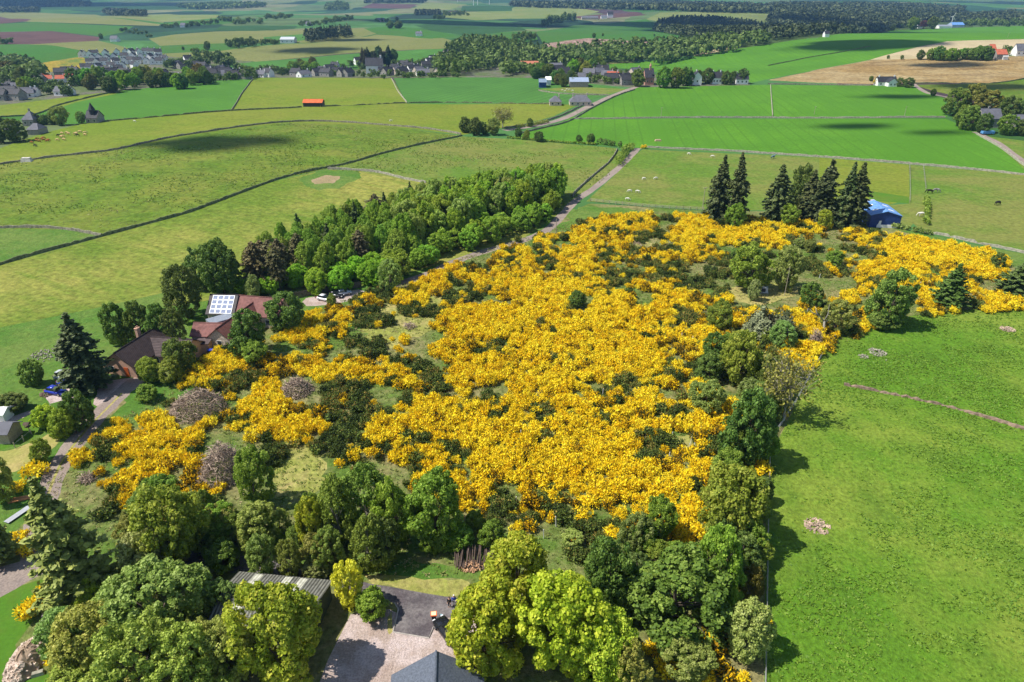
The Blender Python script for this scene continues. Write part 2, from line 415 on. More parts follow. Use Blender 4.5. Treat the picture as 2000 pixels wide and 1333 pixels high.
# (material, object name, label, outline in photo pixels); later ones win where they overlap
FLD = [
 ('lush', 'garden_ground', 'grassy ground around the houses and the lane at left', [(-500, 700), (0, 640), (330, 560), (520, 560), (700, 545), (840, 520), (1000, 465), (1100, 405), (1125, 410), (1060, 460), (830, 545), (700, 592), (620, 614), (400, 655), (270, 745), (150, 870), (60, 1010), (-200, 1300), (-500, 1500)]),
 ('wood', 'wood_floor', 'dark leafy ground below the village and valley woods', [(-250, 135), (0, 128), (160, 118), (330, 118), (560, 145), (700, 125), (860, 95), (1180, 80), (1500, 30), (1900, 25), (1900, 62), (1500, 92), (1250, 118), (1170, 128), (1280, 170), (1240, 172), (1050, 155), (780, 152), (495, 152), (240, 180), (0, 208), (-250, 225)]),
 ('village', 'village_ground', 'gardens and yards of the village strip in the valley', [(-250, 170), (0, 160), (60, 145), (160, 118), (330, 108), (480, 118), (560, 140), (900, 130), (1060, 125), (1240, 145), (1460, 150), (1465, 168), (1240, 172), (1050, 155), (780, 152), (495, 152), (240, 178), (0, 206), (-250, 225)]),
 ('scrub', 'scrub_bank', 'scrubby bank dotted with yellow gorse beside the hillside estate', [(40, 130), (100, 120), (160, 111), (185, 128), (160, 140), (60, 142)]),
 # far fields, left
 ('dgn', 'field', 'blue green field under the far dark wood at upper left', [(-300, 12), (0, 10), (100, 12), (260, 10), (420, 14), (400, 19), (180, 21), (0, 18), (-300, 22)]),
 ('beige', 'field', 'long pale olive field above the purple ploughed strip', [(-300, 26), (0, 25), (60, 24), (185, 29), (320, 44), (310, 51), (150, 46), (0, 42), (-300, 42)]),
 ('plow', 'field', 'small dark purple ploughed strip at the left edge', [(-300, 34), (0, 33), (62, 38), (52, 42), (0, 47), (-300, 52)]),
 ('grn', 'field', 'green field between the two ploughed strips at upper left', [(-300, 52), (0, 47), (70, 43), (262, 52), (240, 64), (200, 72), (100, 61), (0, 62), (-300, 66)]),
 ('plow', 'field', 'larger brown ploughed field at the left edge', [(-300, 68), (0, 63), (100, 61), (195, 73), (192, 80), (90, 87), (0, 87), (-300, 90)]),
 ('beige', 'field', 'pale olive field below the large ploughed field', [(50, 88), (192, 80), (262, 98), (270, 105), (170, 104), (90, 90)]),
 ('grn', 'field', 'green field at the left edge above the scrub bank', [(-300, 90), (0, 87), (90, 88), (168, 101), (150, 111), (60, 128), (0, 123), (-300, 128)]),
 ('pale', 'field', 'yellowish field right of the little wood at upper left', [(190, 32), (330, 28), (430, 30), (420, 38), (320, 43)]),
 ('grn', 'field', 'green slope above the hedged hollow at upper left', [(180, 34), (320, 45), (420, 36), (500, 40), (430, 48), (330, 50)]),
 ('beige', 'field', 'olive field with a curved lower edge left of the long dark wood', [(290, 76), (340, 68), (420, 62), (575, 60), (640, 57), (720, 56), (735, 66), (640, 84), (560, 84), (400, 86), (312, 90)]),
 ('grn', 'field', 'green field strip below the olive curved field', [(262, 97), (312, 91), (400, 86), (470, 84), (480, 92), (430, 100), (300, 104)]),
 ('beige', 'field', 'wide beige field behind the left village trees', [(300, 106), (430, 100), (480, 93), (560, 86), (640, 84), (735, 68), (860, 74), (920, 88), (860, 96), (700, 103), (500, 121), (420, 116), (340, 112)]),
 ('cropm', 'field', 'bright green strip field behind the village, left of the tall conifers', [(430, 128), (500, 121), (705, 104), (712, 122), (700, 135), (560, 140), (480, 140)]),
 ('cropm', 'field', 'bright green strip field behind the village, right of the tall conifers', [(758, 101), (872, 96), (858, 106), (828, 121), (770, 120)]),
 ('dgn', 'field', 'teal field above the long dark wood', [(430, 52), (500, 50), (582, 51), (575, 57), (500, 61), (420, 60)]),
 ('cropm', 'field', 'green field left of the long dark wood', [(515, 73), (602, 66), (600, 78), (560, 84), (515, 83)]),
 ('grn', 'field', 'green field around the round copse of the upper middle', [(710, 56), (770, 51), (860, 62), (905, 73), (840, 76), (735, 66)]),
 ('dgn', 'field', 'dark teal field of the upper middle', [(810, 50), (1000, 45), (1030, 60), (920, 71), (840, 60)]),
 ('grn', 'field', 'light green field left of the felled slope', [(905, 74), (1000, 62), (1045, 62), (1050, 78), (1000, 88), (920, 86)]),
 ('plow', 'field', 'purple ploughed field in the upper middle', [(705, 16), (727, 7), (815, 9), (800, 17)]),
 ('pale', 'field', 'pale yellow field right of the purple ploughed field', [(803, 18), (832, 5), (912, 9), (880, 19)]),
 ('dgn', 'field', 'dark teal field under the far turbines', [(903, 12), (1040, 11), (1035, 21), (900, 23)]),
 ('pale', 'field', 'light field below the dark teal field of the upper middle', [(870, 24), (1000, 22), (1035, 22), (1030, 34), (930, 40), (860, 34)]),
 ('pale', 'field', 'yellow green field left of the farm on the ridge', [(1000, 16), (1040, 12), (1172, 23), (1120, 36), (1000, 37)]),
 ('plow', 'field', 'brown ploughed field behind the ridge farm', [(1115, 33), (1240, 24), (1262, 30), (1182, 37), (1140, 38)]),
 ('grn', 'field', 'rounded green field above the felled slope', [(1045, 63), (1120, 50), (1262, 38), (1280, 46), (1282, 58), (1332, 71), (1312, 82), (1150, 79), (1060, 84)]),
 ('pale', 'field', 'long pale green field behind the dark plantation', [(1262, 38), (1290, 25), (1510, 25), (1512, 48), (1460, 46), (1400, 38), (1320, 37), (1285, 42)]),
 ('fell', 'felled_slope', 'pinkish brown felled slope covered in brash', [(1060, 86), (1150, 75), (1292, 83), (1290, 94), (1200, 98), (1110, 104), (1062, 100)]),
 ('stub', 'field', 'thin pale strip showing through the valley trees', [(1355, 109), (1402, 93), (1440, 91), (1432, 98), (1370, 111)]),
 ('beige', 'field', 'bare pale strip above the green hill field', [(1170, 122), (1230, 121), (1300, 123), (1240, 127), (1170, 127)]),
 # right hill
 ('crop', 'field', 'green hill field running up to the right skyline', [(1168, 128), (1260, 120), (1330, 115), (1500, 87), (1600, 74), (1740, 60), (1870, 55), (2000, 51), (2400, 40), (2400, 70), (2000, 76), (1850, 81), (1810, 88), (1700, 117), (1600, 135), (1500, 155), (1468, 162), (1440, 150), (1260, 140)]),
 ('stub', 'field', 'pale stubble field behind the trees at upper right', [(1700, 117), (1810, 89), (1850, 81), (2000, 77), (2400, 70), (2400, 102), (2000, 106), (1900, 110), (1780, 117)]),
 ('brn', 'rough_field', 'rough brown and straw coloured field at upper right', [(1500, 157), (1600, 136), (1700, 118), (1900, 112), (2000, 110), (2400, 104), (2400, 140), (2000, 153), (1930, 163), (1780, 163), (1700, 165)]),
 ('ol', 'field', 'green field between the brown slope and the tree cluster', [(1785, 166), (1930, 164), (2000, 154), (2400, 142), (2400, 250), (1990, 205), (1870, 188), (1830, 180)]),
 # middle fields
 ('crop', 'field', 'bright green crop field left of the short pale wall', [(1100, 233), (1128, 227), (1236, 171), (1460, 167), (1505, 166), (1508, 228), (1120, 233)]),
 ('crop', 'field', 'bright green crop field in front of the white cottage', [(1508, 228), (1505, 166), (1700, 167), (1790, 168), (1845, 192), (1850, 229), (1510, 230)]),
 ('crop', 'field', 'wide bright green crop field in the middle right', [(1000, 268), (1060, 250), (1112, 233), (1300, 232), (1600, 232), (1848, 233), (1920, 262), (2010, 340), (1770, 318), (1500, 300), (1250, 289), (1220, 288), (1100, 278)]),
 ('ol2', 'field', 'olive pasture right of the lane by the tree cluster', [(1925, 266), (2400, 330), (2400, 420), (2010, 340)]),
 ('ol2', 'paddock', 'paddock with grazing sheep above the rail fence', [(1255, 292), (1500, 303), (1600, 308), (1600, 412), (1380, 410), (1145, 394), (1195, 348), (1230, 312)]),
 ('yg', 'paddock', 'dry yellowish paddock behind the spruces', [(1600, 308), (1775, 322), (1776, 390), (1700, 410), (1600, 412)]),
 ('ol2', 'pasture', 'horse pasture right of the blue shed', [(1775, 322), (2010, 342), (2400, 420), (2400, 560), (2000, 492), (1900, 475), (1800, 452), (1776, 430)]),
 ('lush', 'grass_strip', 'green grass strip below the old wall right of the blue shed', [(1740, 448), (1800, 455), (1900, 478), (2000, 496), (2400, 560), (2400, 600), (2000, 540), (1900, 500), (1790, 470)]),
 ('ol2', 'yard_grass', 'grassy yard around the blue barn', [(1600, 408), (1700, 404), (1776, 398), (1790, 430), (1770, 452), (1700, 442), (1600, 424)]),
 ('soil', 'yard', 'bare earth yard left of the blue barn', [(1688, 418), (1706, 412), (1708, 440), (1692, 440)]),
 ('lawn', 'garden_bed', 'green vegetable bed beside the blue shed', [(1690, 372), (1775, 385), (1776, 398), (1700, 392)]),
 ('cropm', 'field', 'green crop field behind the orange roofed shed', [(768, 153), (1060, 153), (1110, 158), (1210, 172), (1190, 182), (1130, 204), (1000, 203), (795, 203)]),
 ('ol2', 'sheep_field', 'small sheep field in front of the grey roofed barn', [(1052, 175), (1120, 170), (1225, 174), (1190, 185), (1130, 183)]),
 ('yg', 'field', 'yellow green field between two crops, above the orange roofed shed', [(495, 152), (765, 153), (795, 203), (620, 208), (452, 217)]),
 ('cropl', 'field', 'bright green sloping crop field at left behind the farm', [(70, 224), (150, 200), (235, 178), (495, 153), (452, 217), (330, 227), (210, 237), (120, 245)]),
 ('yg', 'field', 'thin yellow field in front of the left village', [(-250, 225), (0, 206), (240, 178), (225, 184), (150, 200), (70, 224), (0, 229), (-250, 255)]),
 ('grn', 'field', 'small green yard field by the left farm', [(-250, 255), (0, 229), (70, 224), (50, 235), (0, 240)]),
 ('yg', 'field', 'long yellow green pasture with the grazing herd', [(-300, 330), (0, 290), (80, 262), (160, 242), (210, 237), (330, 227), (452, 217), (620, 208), (795, 203), (1000, 203), (1130, 205), (1080, 228), (1000, 248), (903, 264), (750, 246), (560, 240), (400, 260), (250, 288), (100, 310), (0, 322), (-300, 350)]),
 ('ol', 'field', 'large olive green pasture between the two long walls', [(-300, 350), (0, 322), (100, 310), (250, 288), (400, 260), (560, 240), (750, 246), (903, 266), (750, 300), (640, 330), (540, 352), (370, 415), (200, 462), (130, 449), (0, 446), (-300, 450)]),
 ('lush', 'field', 'bright green corner field at the left edge', [(-300, 450), (0, 446), (130, 449), (200, 462), (0, 518), (-300, 610)]),
 ('ol2', 'field', 'pasture between the wood and the track', [(640, 330), (750, 300), (903, 267), (1000, 272), (1205, 290), (1225, 310), (1190, 345), (1130, 385), (1090, 420), (830, 358), (700, 335)]),
 ('ygl', 'field', 'sunlit yellow green meadow behind the houses', [(-400, 640), (0, 518), (200, 463), (370, 416), (540, 353), (640, 331), (700, 335), (830, 358), (1090, 420), (1000, 480), (700, 560), (480, 575), (330, 600), (210, 640), (190, 680), (0, 700), (-400, 720)]),
 ('lush', 'lush_bank', 'lusher green bank above the bungalow and hedge', [(-400, 700), (0, 640), (150, 610), (330, 570), (330, 610), (380, 625), (300, 680), (240, 700), (130, 730), (0, 790), (-400, 900)]),
 ('lush', 'hollow', 'green hollow with rushes beside the long wall', [(585, 352), (600, 342), (640, 332), (705, 335), (700, 350), (660, 368), (625, 372), (600, 364)]),
 ('soil', 'bare_patch', 'reddish bare patch inside the green hollow', [(607, 352), (635, 343), (668, 345), (650, 358), (615, 360)]),
 ('rightp', 'pasture', 'green pasture thick with dock plants at right', [(1490, 1520), (1494, 1200), (1500, 900), (1560, 780), (1612, 680), (1640, 650), (1700, 628), (1850, 608), (2000, 600), (2500, 560), (2900, 1520)]),
 ('hill', 'rough_hillside', 'rough grassy hillside under the gorse', [(-500, 1520), (60, 1010), (130, 880), (260, 745), (400, 650), (620, 612), (700, 590), (830, 540), (950, 490), (1060, 455), (1125, 410), (1150, 398), (1380, 412), (1600, 414), (1700, 432), (1760, 452), (1850, 480), (1960, 512), (2000, 520), (2400, 560), (2500, 562), (2000, 600), (1850, 608), (1700, 628), (1640, 650), (1612, 680), (1560, 780), (1500, 900), (1494, 1200), (1490, 1520)]),
 ('lush', 'green_bank', 'green grassy bank above the lane, left of the gorse', [(200, 825), (262, 760), (330, 735), (430, 690), (470, 680), (520, 700), (470, 740), (400, 760), (340, 790), (300, 820), (230, 835), (200, 850)]),
 ('lush', 'green_bank', 'green verge where the track passes the gorse', [(1085, 450), (1130, 405), (1200, 405), (1320, 425), (1260, 430), (1150, 432)]),
 ('lush', 'green_bank', 'green grass ride between two lines of gorse', [(590, 650), (700, 620), (760, 615), (720, 640), (620, 665), (540, 690), (500, 720), (490, 710)]),
 ('tan', 'dry_grass', 'pale dry grass patch beside the weeping bush', [(1310, 850), (1360, 835), (1390, 850), (1370, 880), (1320, 880)]),
 ('tan', 'dry_grass', 'pale dry grass patch behind the tall green birches', [(520, 880), (590, 860), (640, 880), (650, 940), (600, 965), (530, 975)]),
 ('tan', 'dry_grass', 'pale grass patch with felled branches near the track', [(1180, 470), (1240, 462), (1300, 480), (1270, 505), (1200, 500)]),
 ('tan', 'dry_grass', 'pale grass slope near the parked cars', [(720, 600), (790, 590), (860, 580), (870, 620), (820, 660), (740, 680), (700, 650)]),
 ('mown', 'mown_mound', 'mown mound around the stone memorial', [(1425, 565), (1450, 556), (1500, 552), (1562, 560), (1560, 575), (1520, 588), (1480, 598), (1440, 590)]),
 ('lawn', 'lawn', 'narrow lawn at the lower left edge', [(-300, 1180), (0, 1158), (85, 1130), (95, 1160), (60, 1220), (30, 1260), (40, 1310), (110, 1320), (160, 1300), (200, 1330), (200, 1520), (-300, 1520)]),
 ('lawn', 'lawn', 'lawn with a bird table beside the lane', [(-200, 830), (20, 820), (95, 800), (110, 830), (60, 860), (0, 880), (-200, 900)]),
 ('mown', 'dry_lawn', 'dry lawn patch with shrubs beside the lane', [(-200, 890), (30, 880), (100, 845), (120, 860), (80, 900), (30, 920), (-200, 960)]),
 ('lawn', 'lawn', 'small sunny lawn beside the solar roofed house', [(360, 628), (372, 618), (410, 617), (412, 628), (385, 640), (372, 645)]),
 ('tan', 'dry_verge', 'dry grass verge behind the two people', [(700, 1120), (760, 1120), (830, 1125), (925, 1135), (930, 1160), (900, 1165), (830, 1158), (730, 1145)]),
 ('lush', 'verge', 'lush grass verge under the birches', [(560, 1090), (700, 1095), (800, 1100), (950, 1105), (935, 1136), (830, 1127), (700, 1122), (560, 1115)]),
 # yards and roads
 ('gravel', 'gravel_yard', 'pinkish gravel yard in front of the slate roofed house', [(600, 1400), (640, 1290), (660, 1250), (685, 1200), (760, 1190), (790, 1205), (860, 1200), (930, 1210), (940, 1520), (560, 1520)]),
 ('tarmac', 'tarmac_drive', 'dark tarmac driveway beside the gravel yard', [(640, 1112), (720, 1140), (760, 1146), (830, 1159), (885, 1168), (920, 1180), (905, 1205), (858, 1208), (840, 1246), (768, 1235), (776, 1190), (770, 1178), (735, 1168), (680, 1150), (600, 1130)]),
 ('gravel', 'parking_area', 'pale gravel parking area with three cars', [(590, 590), (598, 583), (640, 574), (700, 566), (716, 570), (700, 582), (650, 596), (600, 598)]),
 ('gravel', 'forecourt', 'pale forecourt in front of the bungalow', [(196, 745), (262, 738), (280, 742), (262, 762), (225, 782), (205, 800), (182, 790)]),
 ('gravel', 'parking_area', 'stony parking spot of the blue cars', [(85, 775), (110, 750), (150, 755), (160, 772), (130, 780), (95, 790)]),
 ('gravel', 'gravel_path', 'gravel path between the shrubs and the lawn', [(-100, 850), (0, 822), (70, 798), (100, 790), (104, 797), (60, 808), (0, 834), (-100, 868)]),
 ('road', 'lane_junction', 'worn gravel junction of the lane at lower left', [(-300, 1160), (0, 1110), (60, 1090), (95, 1075), (105, 1090), (90, 1125), (60, 1140), (0, 1160), (-300, 1230)]),
 ('tan', 'weedy_patch', 'weedy edge of the gravel yard beside the kerb', [(752, 1232), (756, 1205), (770, 1192), (776, 1200), (768, 1236), (760, 1240)]),
]
ROADS = [
 ('lane', 'single track lane at the lower left', [(70, 1110), (68, 1070), (75, 1020), (90, 970), (115, 910), (150, 860), (185, 820), (215, 790), (240, 765), (268, 742)], 3.6, 'road'),
 ('track', 'grey farm track winding up past the wood', [(690, 590), (760, 560), (830, 538), (880, 515), (950, 490), (1020, 470), (1068, 450), (1100, 418), (1125, 392), (1160, 368), (1190, 344), (1215, 322), (1235, 302), (1246, 290)], 3.2, 'road'),
 ('road', 'small road climbing past the two bungalows to the hamlet', [(985, 255), (1040, 247), (1100, 232), (1150, 208), (1190, 190), (1232, 174), (1250, 168)], 5.0, 'road'),
 ('lane', 'pale lane between wall and trees at right', [(2100, 360), (2000, 316), (1950, 280), (1905, 258)], 3.5, 'road'),
 ('lane', 'lane from the white cottage to the right wood', [(1782, 163), (1800, 176), (1815, 183), (1850, 190), (1880, 196)], 4, 'road'),
 ('lane', 'shaded lane behind the green shed', [(330, 1092), (430, 1098), (520, 1112), (600, 1122), (650, 1118)], 3.0, 'tarmac'),
 ('lane_verge', 'thin grassy strip between the wheel tracks of the lane', [(72, 1065), (79, 1015), (94, 965), (119, 906), (153, 858), (187, 820), (215, 792), (238, 768)], .45, 'tan'),
]

def densify(pts, closed=True):
    out = []
    n = len(pts)
    for i in range(n if closed else n - 1):
        a, b = pts[i], pts[(i + 1) % n]
        L_ = math.hypot(b[0] - a[0], b[1] - a[1])
        d = min(math.hypot(*a), math.hypot(*b))
        k = max(1, int(L_ / max(3.0, d * 0.03)))
        for j in range(k):
            t = j / k
            out.append((a[0] + (b[0] - a[0]) * t, a[1] + (b[1] - a[1]) * t))
    if not closed: out.append(pts[-1])
    return out

def smooth_line(pts, n=6):
    """Catmull-Rom through the given ground points"""
    out = []
    m = len(pts)
    for i in range(m - 1):
        p0, p1, p2, p3 = [np.array(pts[max(0, min(m - 1, i + k))], float) for k in (-1, 0, 1, 2)]
        for j in range(n):
            t = j / n
            out.append(0.5 * ((2 * p1) + (-p0 + p2) * t + (2 * p0 - 5 * p1 + 4 * p2 - p3) * t * t + (-p0 + 3 * p1 - 3 * p2 + p3) * t ** 3))
    out.append(np.array(pts[-1], float))
    return out

def ragged(pts, amp):
    out = []
    n = len(pts)
    for i in range(n):
        a, b = np.array(pts[i]), np.array(pts[(i + 1) % n])
        d = b - a; L_ = np.linalg.norm(d) + 1e-9
        nr = np.array([-d[1], d[0]]) / L_
        k = max(1, int(L_ / 1.6))
        for j in range(k):
            q = a + d * j / k
            o = math.sin(q[0] * .55 + q[1] * .31) + .7 * math.sin(q[0] * 1.3 - q[1] * 1.1 + 2) + .5 * math.sin(q[1] * 2.3 + q[0] * 1.9)
            out.append(tuple(q + nr * o * amp * .5))
    return out

def build_ground():
    polys = []
    for k, nm, lb, pl in FLD:
        w_ = [tuple(P(*q)[:2]) for q in pl]
        if nm in ('dry_grass', 'bare_patch', 'green_bank', 'mown_mound', 'dry_verge', 'hollow', 'dry_lawn', 'lane_junction', 'parking_area', 'verge', 'gravel_path', 'forecourt', 'weedy_patch'):
            polys.append((k, nm, lb, ragged(w_, {'green_bank': 1.6, 'dry_grass': 2.0, 'hollow': 1.5, 'lane_junction': .8}.get(nm, .7) if nm not in ('parking_area', 'forecourt', 'gravel_path') else .35)))
        else: polys.append((k, nm, lb, densify(w_)))
    for nm, lb, pl, wd, k in ROADS:
        c = smooth_line([P(*q)[:2] for q in pl], 4)
        Lf, Rt = [], []
        for i in range(len(c)):
            d = c[min(i + 1, len(c) - 1)] - c[max(i - 1, 0)]
            d = d / (np.linalg.norm(d) + 1e-9)
            nrm = np.array([-d[1], d[0]]) * wd / 2 * (1 + 0.08 * math.sin(i * 1.7))
            Lf.append(tuple(c[i] + nrm)); Rt.append(tuple(c[i] - nrm))
        polys.append((k, nm, lb, Lf + Rt[::-1]))
    verts, faces = [], []
    for k, nm, lb, w_ in polys:
        A_ = sum(p[0] * q[1] - q[0] * p[1] for p, q in zip(w_, w_[1:] + w_[:1]))
        if A_ < 0: w_ = w_[::-1]
        n0 = len(verts)
        verts += [Vector(q) for q in w_]
        faces.append(list(range(n0, n0 + len(w_))))
    ang = list(np.radians(np.arange(-64, 64.1, 0.8))) + list(np.radians(np.arange(70, 290, 10.0)))
    r = 18.0; ring = 0
    rs = []
    while r < 15000: rs.append(r); r *= 1.021
    for i, r in enumerate(rs):
        off = 0.5 * 0.014 * (i % 2)
        for a in ang:
            if abs(a) > 1.2 and i % 4: continue
            verts.append(Vector((math.sin(a + off) * r, math.cos(a + off) * r)))
    verts.append(Vector((0.0, 0.0)))
    edges = [(f_[i], f_[(i + 1) % len(f_)]) for f_ in faces for i in range(len(f_))]
    v2, e2, f2, ov, oe, of = delaunay_2d_cdt(verts, edges, [], 0, 1e-4, False)
    xy = np.array([(p.x, p.y) for p in v2])
    T_ = np.array([tuple(q) for q in f2]); cen = xy[T_].mean(1)
    own = np.full(len(T_), -1)
    for gi, (_, _, _, w_) in enumerate(polys):
        a_ = np.array(w_); lo, hi = a_.min(0), a_.max(0)
        s_ = np.nonzero((cen[:, 0] > lo[0]) & (cen[:, 0] < hi[0]) & (cen[:, 1] > lo[1]) & (cen[:, 1] < hi[1]))[0]
        if not len(s_): continue
        cx_, cy_ = cen[s_, 0], cen[s_, 1]; ins = np.zeros(len(s_), bool)
        for (x1, y1), (x2, y2) in zip(w_, w_[1:] + w_[:1]):
            if y1 == y2: continue
            ins ^= ((y1 > cy_) != (y2 > cy_)) & (cx_ < (x2 - x1) * (cy_ - y1) / (y2 - y1) + x1)
        own[s_[ins]] = gi
    z = Hf(xy[:, 0], xy[:, 1])
    groups = {}
    for tri, o in zip(f2, own):
        groups.setdefault(int(o), []).append(tri)
    pw = patchwork()
    for gi, tris in sorted(groups.items()):
        t = np.array(tris)
        used, inv = np.unique(t, return_inverse=True)
        inv = inv.reshape(t.shape)
        a, b, c = (xy[t[:, 0]], xy[t[:, 1]], xy[t[:, 2]])
        cr = (b[:, 0] - a[:, 0]) * (c[:, 1] - a[:, 1]) - (b[:, 1] - a[:, 1]) * (c[:, 0] - a[:, 0])
        inv[cr < 0] = inv[cr < 0][:, ::-1]
        me = bpy.data.meshes.new('ground')
        co = np.column_stack([xy[used], z[used]])
        me.from_pydata([tuple(q) for q in co], [], [tuple(int(i) for i in q) for q in inv])
        me.polygons.foreach_set("use_smooth", [True] * len(me.polygons))
        if gi < 0:
            me.materials.append(pw); o = link('ground', me); tag(o, 'patchwork of far fields and open countryside', None, None, 'structure')
        else:
            k, nm, lb, _ = polys[gi]
            me.materials.append(G(k)); o = link(nm, me); tag(o, lb, None, None, 'structure')
build_ground()
# ------------------------------------------------------------------ foliage building blocks
def sphere_dirs(n, g, up=0.0):
    v = g.normal(size=(n, 3)); v /= np.linalg.norm(v, axis=1)[:, None]
    if up:
        v[:, 2] += up; v /= np.linalg.norm(v, axis=1)[:, None]
    return v

def leaf_axes(nrm, size, g, jit=0.5, aspect=1.0):
    n = nrm + g.normal(size=nrm.shape) * jit
    n /= np.linalg.norm(n, axis=1)[:, None]
    t = g.normal(size=nrm.shape)
    u = np.cross(n, t); u /= (np.linalg.norm(u, axis=1)[:, None] + 1e-9)
    v = np.cross(n, u)
    s = size[:, None] if hasattr(size, '__len__') else size
    return u * s, v * s * aspect

def blob_leaves(cents, rads, per, size, g, up=0.25, jit=0.45, flat=1.0, aspect=1.0, sizevar=.3):
    """leaves over the surface of many small clumps"""
    k = len(cents)
    C = np.repeat(cents, per, 0); rr = np.repeat(rads, per)
    d = sphere_dirs(k * per, g, up)
    sh = (0.72 + 0.34 * g.random(k * per)) * rr
    p = C + d * sh[:, None] * np.array([1, 1, flat])
    sz = size * (1 + sizevar * (g.random(k * per) * 2 - 1))
    u, v = leaf_axes(d, sz, g, jit, aspect)
    ct = np.repeat(g.random(k), per)
    return p, u, v, ct

def trunk_mb(h, r0, limbs, g, lean=0.0, n=7):
    m = MB()
    pts = [(0, 0, -0.3)]; rad = [r0 * 1.35]
    for i in range(1, 6):
        t = i / 5
        pts.append((lean * t * h + g.normal() * .05 * h * .2, g.normal() * .05 * h * .2, h * t)); rad.append(r0 * (1 - .8 * t))
    m.tube(pts, rad, n)
    for (q, t) in limbs:
        b = Vector(pts[0]).lerp(Vector(pts[-1]), t); b.z = h * t
        k = min(4, int(t * 5)); b = Vector(pts[k]).lerp(Vector(pts[k + 1]), t * 5 - k)
        q = Vector(q); mid = b.lerp(q, .5) + Vector((0, 0, .08 * h))
        m.tube([b, mid, q], [r0 * .45 * (1.1 - t), r0 * .28 * (1.1 - t), r0 * .08], 5)
    return m

BARK = plain('bark', (0.13, 0.10, 0.075), .95, var=.35, scale=3)
PALEBARK = plain('pale_bark', (0.34, 0.31, 0.26), .9, var=.3, scale=3)

# tint 0..1 -> real leaf colour differences inside one crown
LM = {
 'S': leafmat('sycamore_leaves', [(0, (.15, .24, .018)), (.5, (.36, .47, .03)), (1, (.66, .68, .08))], transl=.35),
 'M': leafmat('green_leaves', [(0, (.075, .13, .018)), (.5, (.21, .32, .03)), (1, (.44, .54, .09))], transl=.35),
 'G': leafmat('grey_green_leaves', [(0, (.10, .15, .03)), (.5, (.24, .33, .06)), (1, (.48, .56, .18))], transl=.35),
 'D': leafmat('dark_leaves', [(0, (.045, .08, .016)), (.5, (.11, .18, .028)), (1, (.28, .36, .08))], transl=.25),
 'O': leafmat('olive_leaves', [(0, (.12, .15, .03)), (.5, (.29, .34, .055)), (1, (.52, .54, .14))], transl=.25),
 'Y': leafmat('golden_leaves', [(0, (.38, .34, .02)), (.5, (.72, .62, .04)), (1, (.95, .85, .15))], transl=.3),
 'B': leafmat('birch_leaves', [(0, (.09, .15, .02)), (.5, (.19, .29, .035)), (1, (.34, .45, .09))], transl=.3),
 'L': leafmat('pale_leaves', [(0, (.16, .22, .05)), (.5, (.30, .37, .10)), (1, (.50, .54, .24))], transl=.25),
 'C': leafmat('spruce_needles', [(0, (.025, .042, .016)), (.5, (.06, .085, .026)), (1, (.16, .18, .06))], transl=.05),
 'E': leafmat('cypress_foliage', [(0, (.07, .10, .025)), (.5, (.17, .22, .05)), (1, (.34, .38, .11))], transl=.1),
 'P': leafmat('brown_pine_needles', [(0, (.06, .05, .022)), (.5, (.14, .115, .05)), (1, (.24, .22, .09))], transl=.1),
 'W': leafmat('weeping_foliage', [(0, (.08, .09, .04)), (.5, (.19, .21, .10)), (1, (.36, .38, .20))], transl=.1),
}
PROTO = {}

def crown_broad(g, H_, Rx, nclump, per, leaf, bottom=.18, rough=.35, cr=(.8, 1.5), cone=0.0, flat=.8):
    zc = H_ * (1 + bottom) / 2; rz = H_ * (1 - bottom) / 2
    # a few big lobes give the uneven outline
    nl = 9
    ld = sphere_dirs(nl, g, .35); la = 1 + rough * (g.random(nl) - .35)
    d = sphere_dirs(nclump, g, .28)
    amp = np.ones(nclump)
    w_ = np.maximum(0, d @ ld.T) ** 6
    amp = .80 + (w_ * (la - .75)).sum(1)
    amp = np.clip(amp, .55, 1.25) * (.62 + .38 * g.random(nclump) ** .35)
    p = d * amp[:, None] * np.array([Rx, Rx, rz])
    if cone: 
        k = 1 - cone * np.clip(p[:, 2] / rz, -0.3, 1); p[:, :2] *= k[:, None]
    p[:, 2] += zc
    r = g.uniform(cr[0], cr[1], nclump) * Rx / 4.5
    C, U, V, ct = blob_leaves(p, r, per, leaf, g, flat=flat, jit=.6, sizevar=.45)
    q = Rx / np.percentile(np.hypot(C[:, 0], C[:, 1]), 98); C[:, :2] *= q; p[:, :2] *= q
    z1, z9 = np.percentile(C[:, 2], [2, 99]); f = lambda z: (z - z1) / (z9 - z1) * (H_ - bottom * H_) + bottom * H_
    C[:, 2] = f(C[:, 2]); p[:, 2] = f(p[:, 2])
    t = np.clip(.1 + .4 * ct + .5 * g.random(len(C)) , 0, 1)
    return C, U, V, t, p

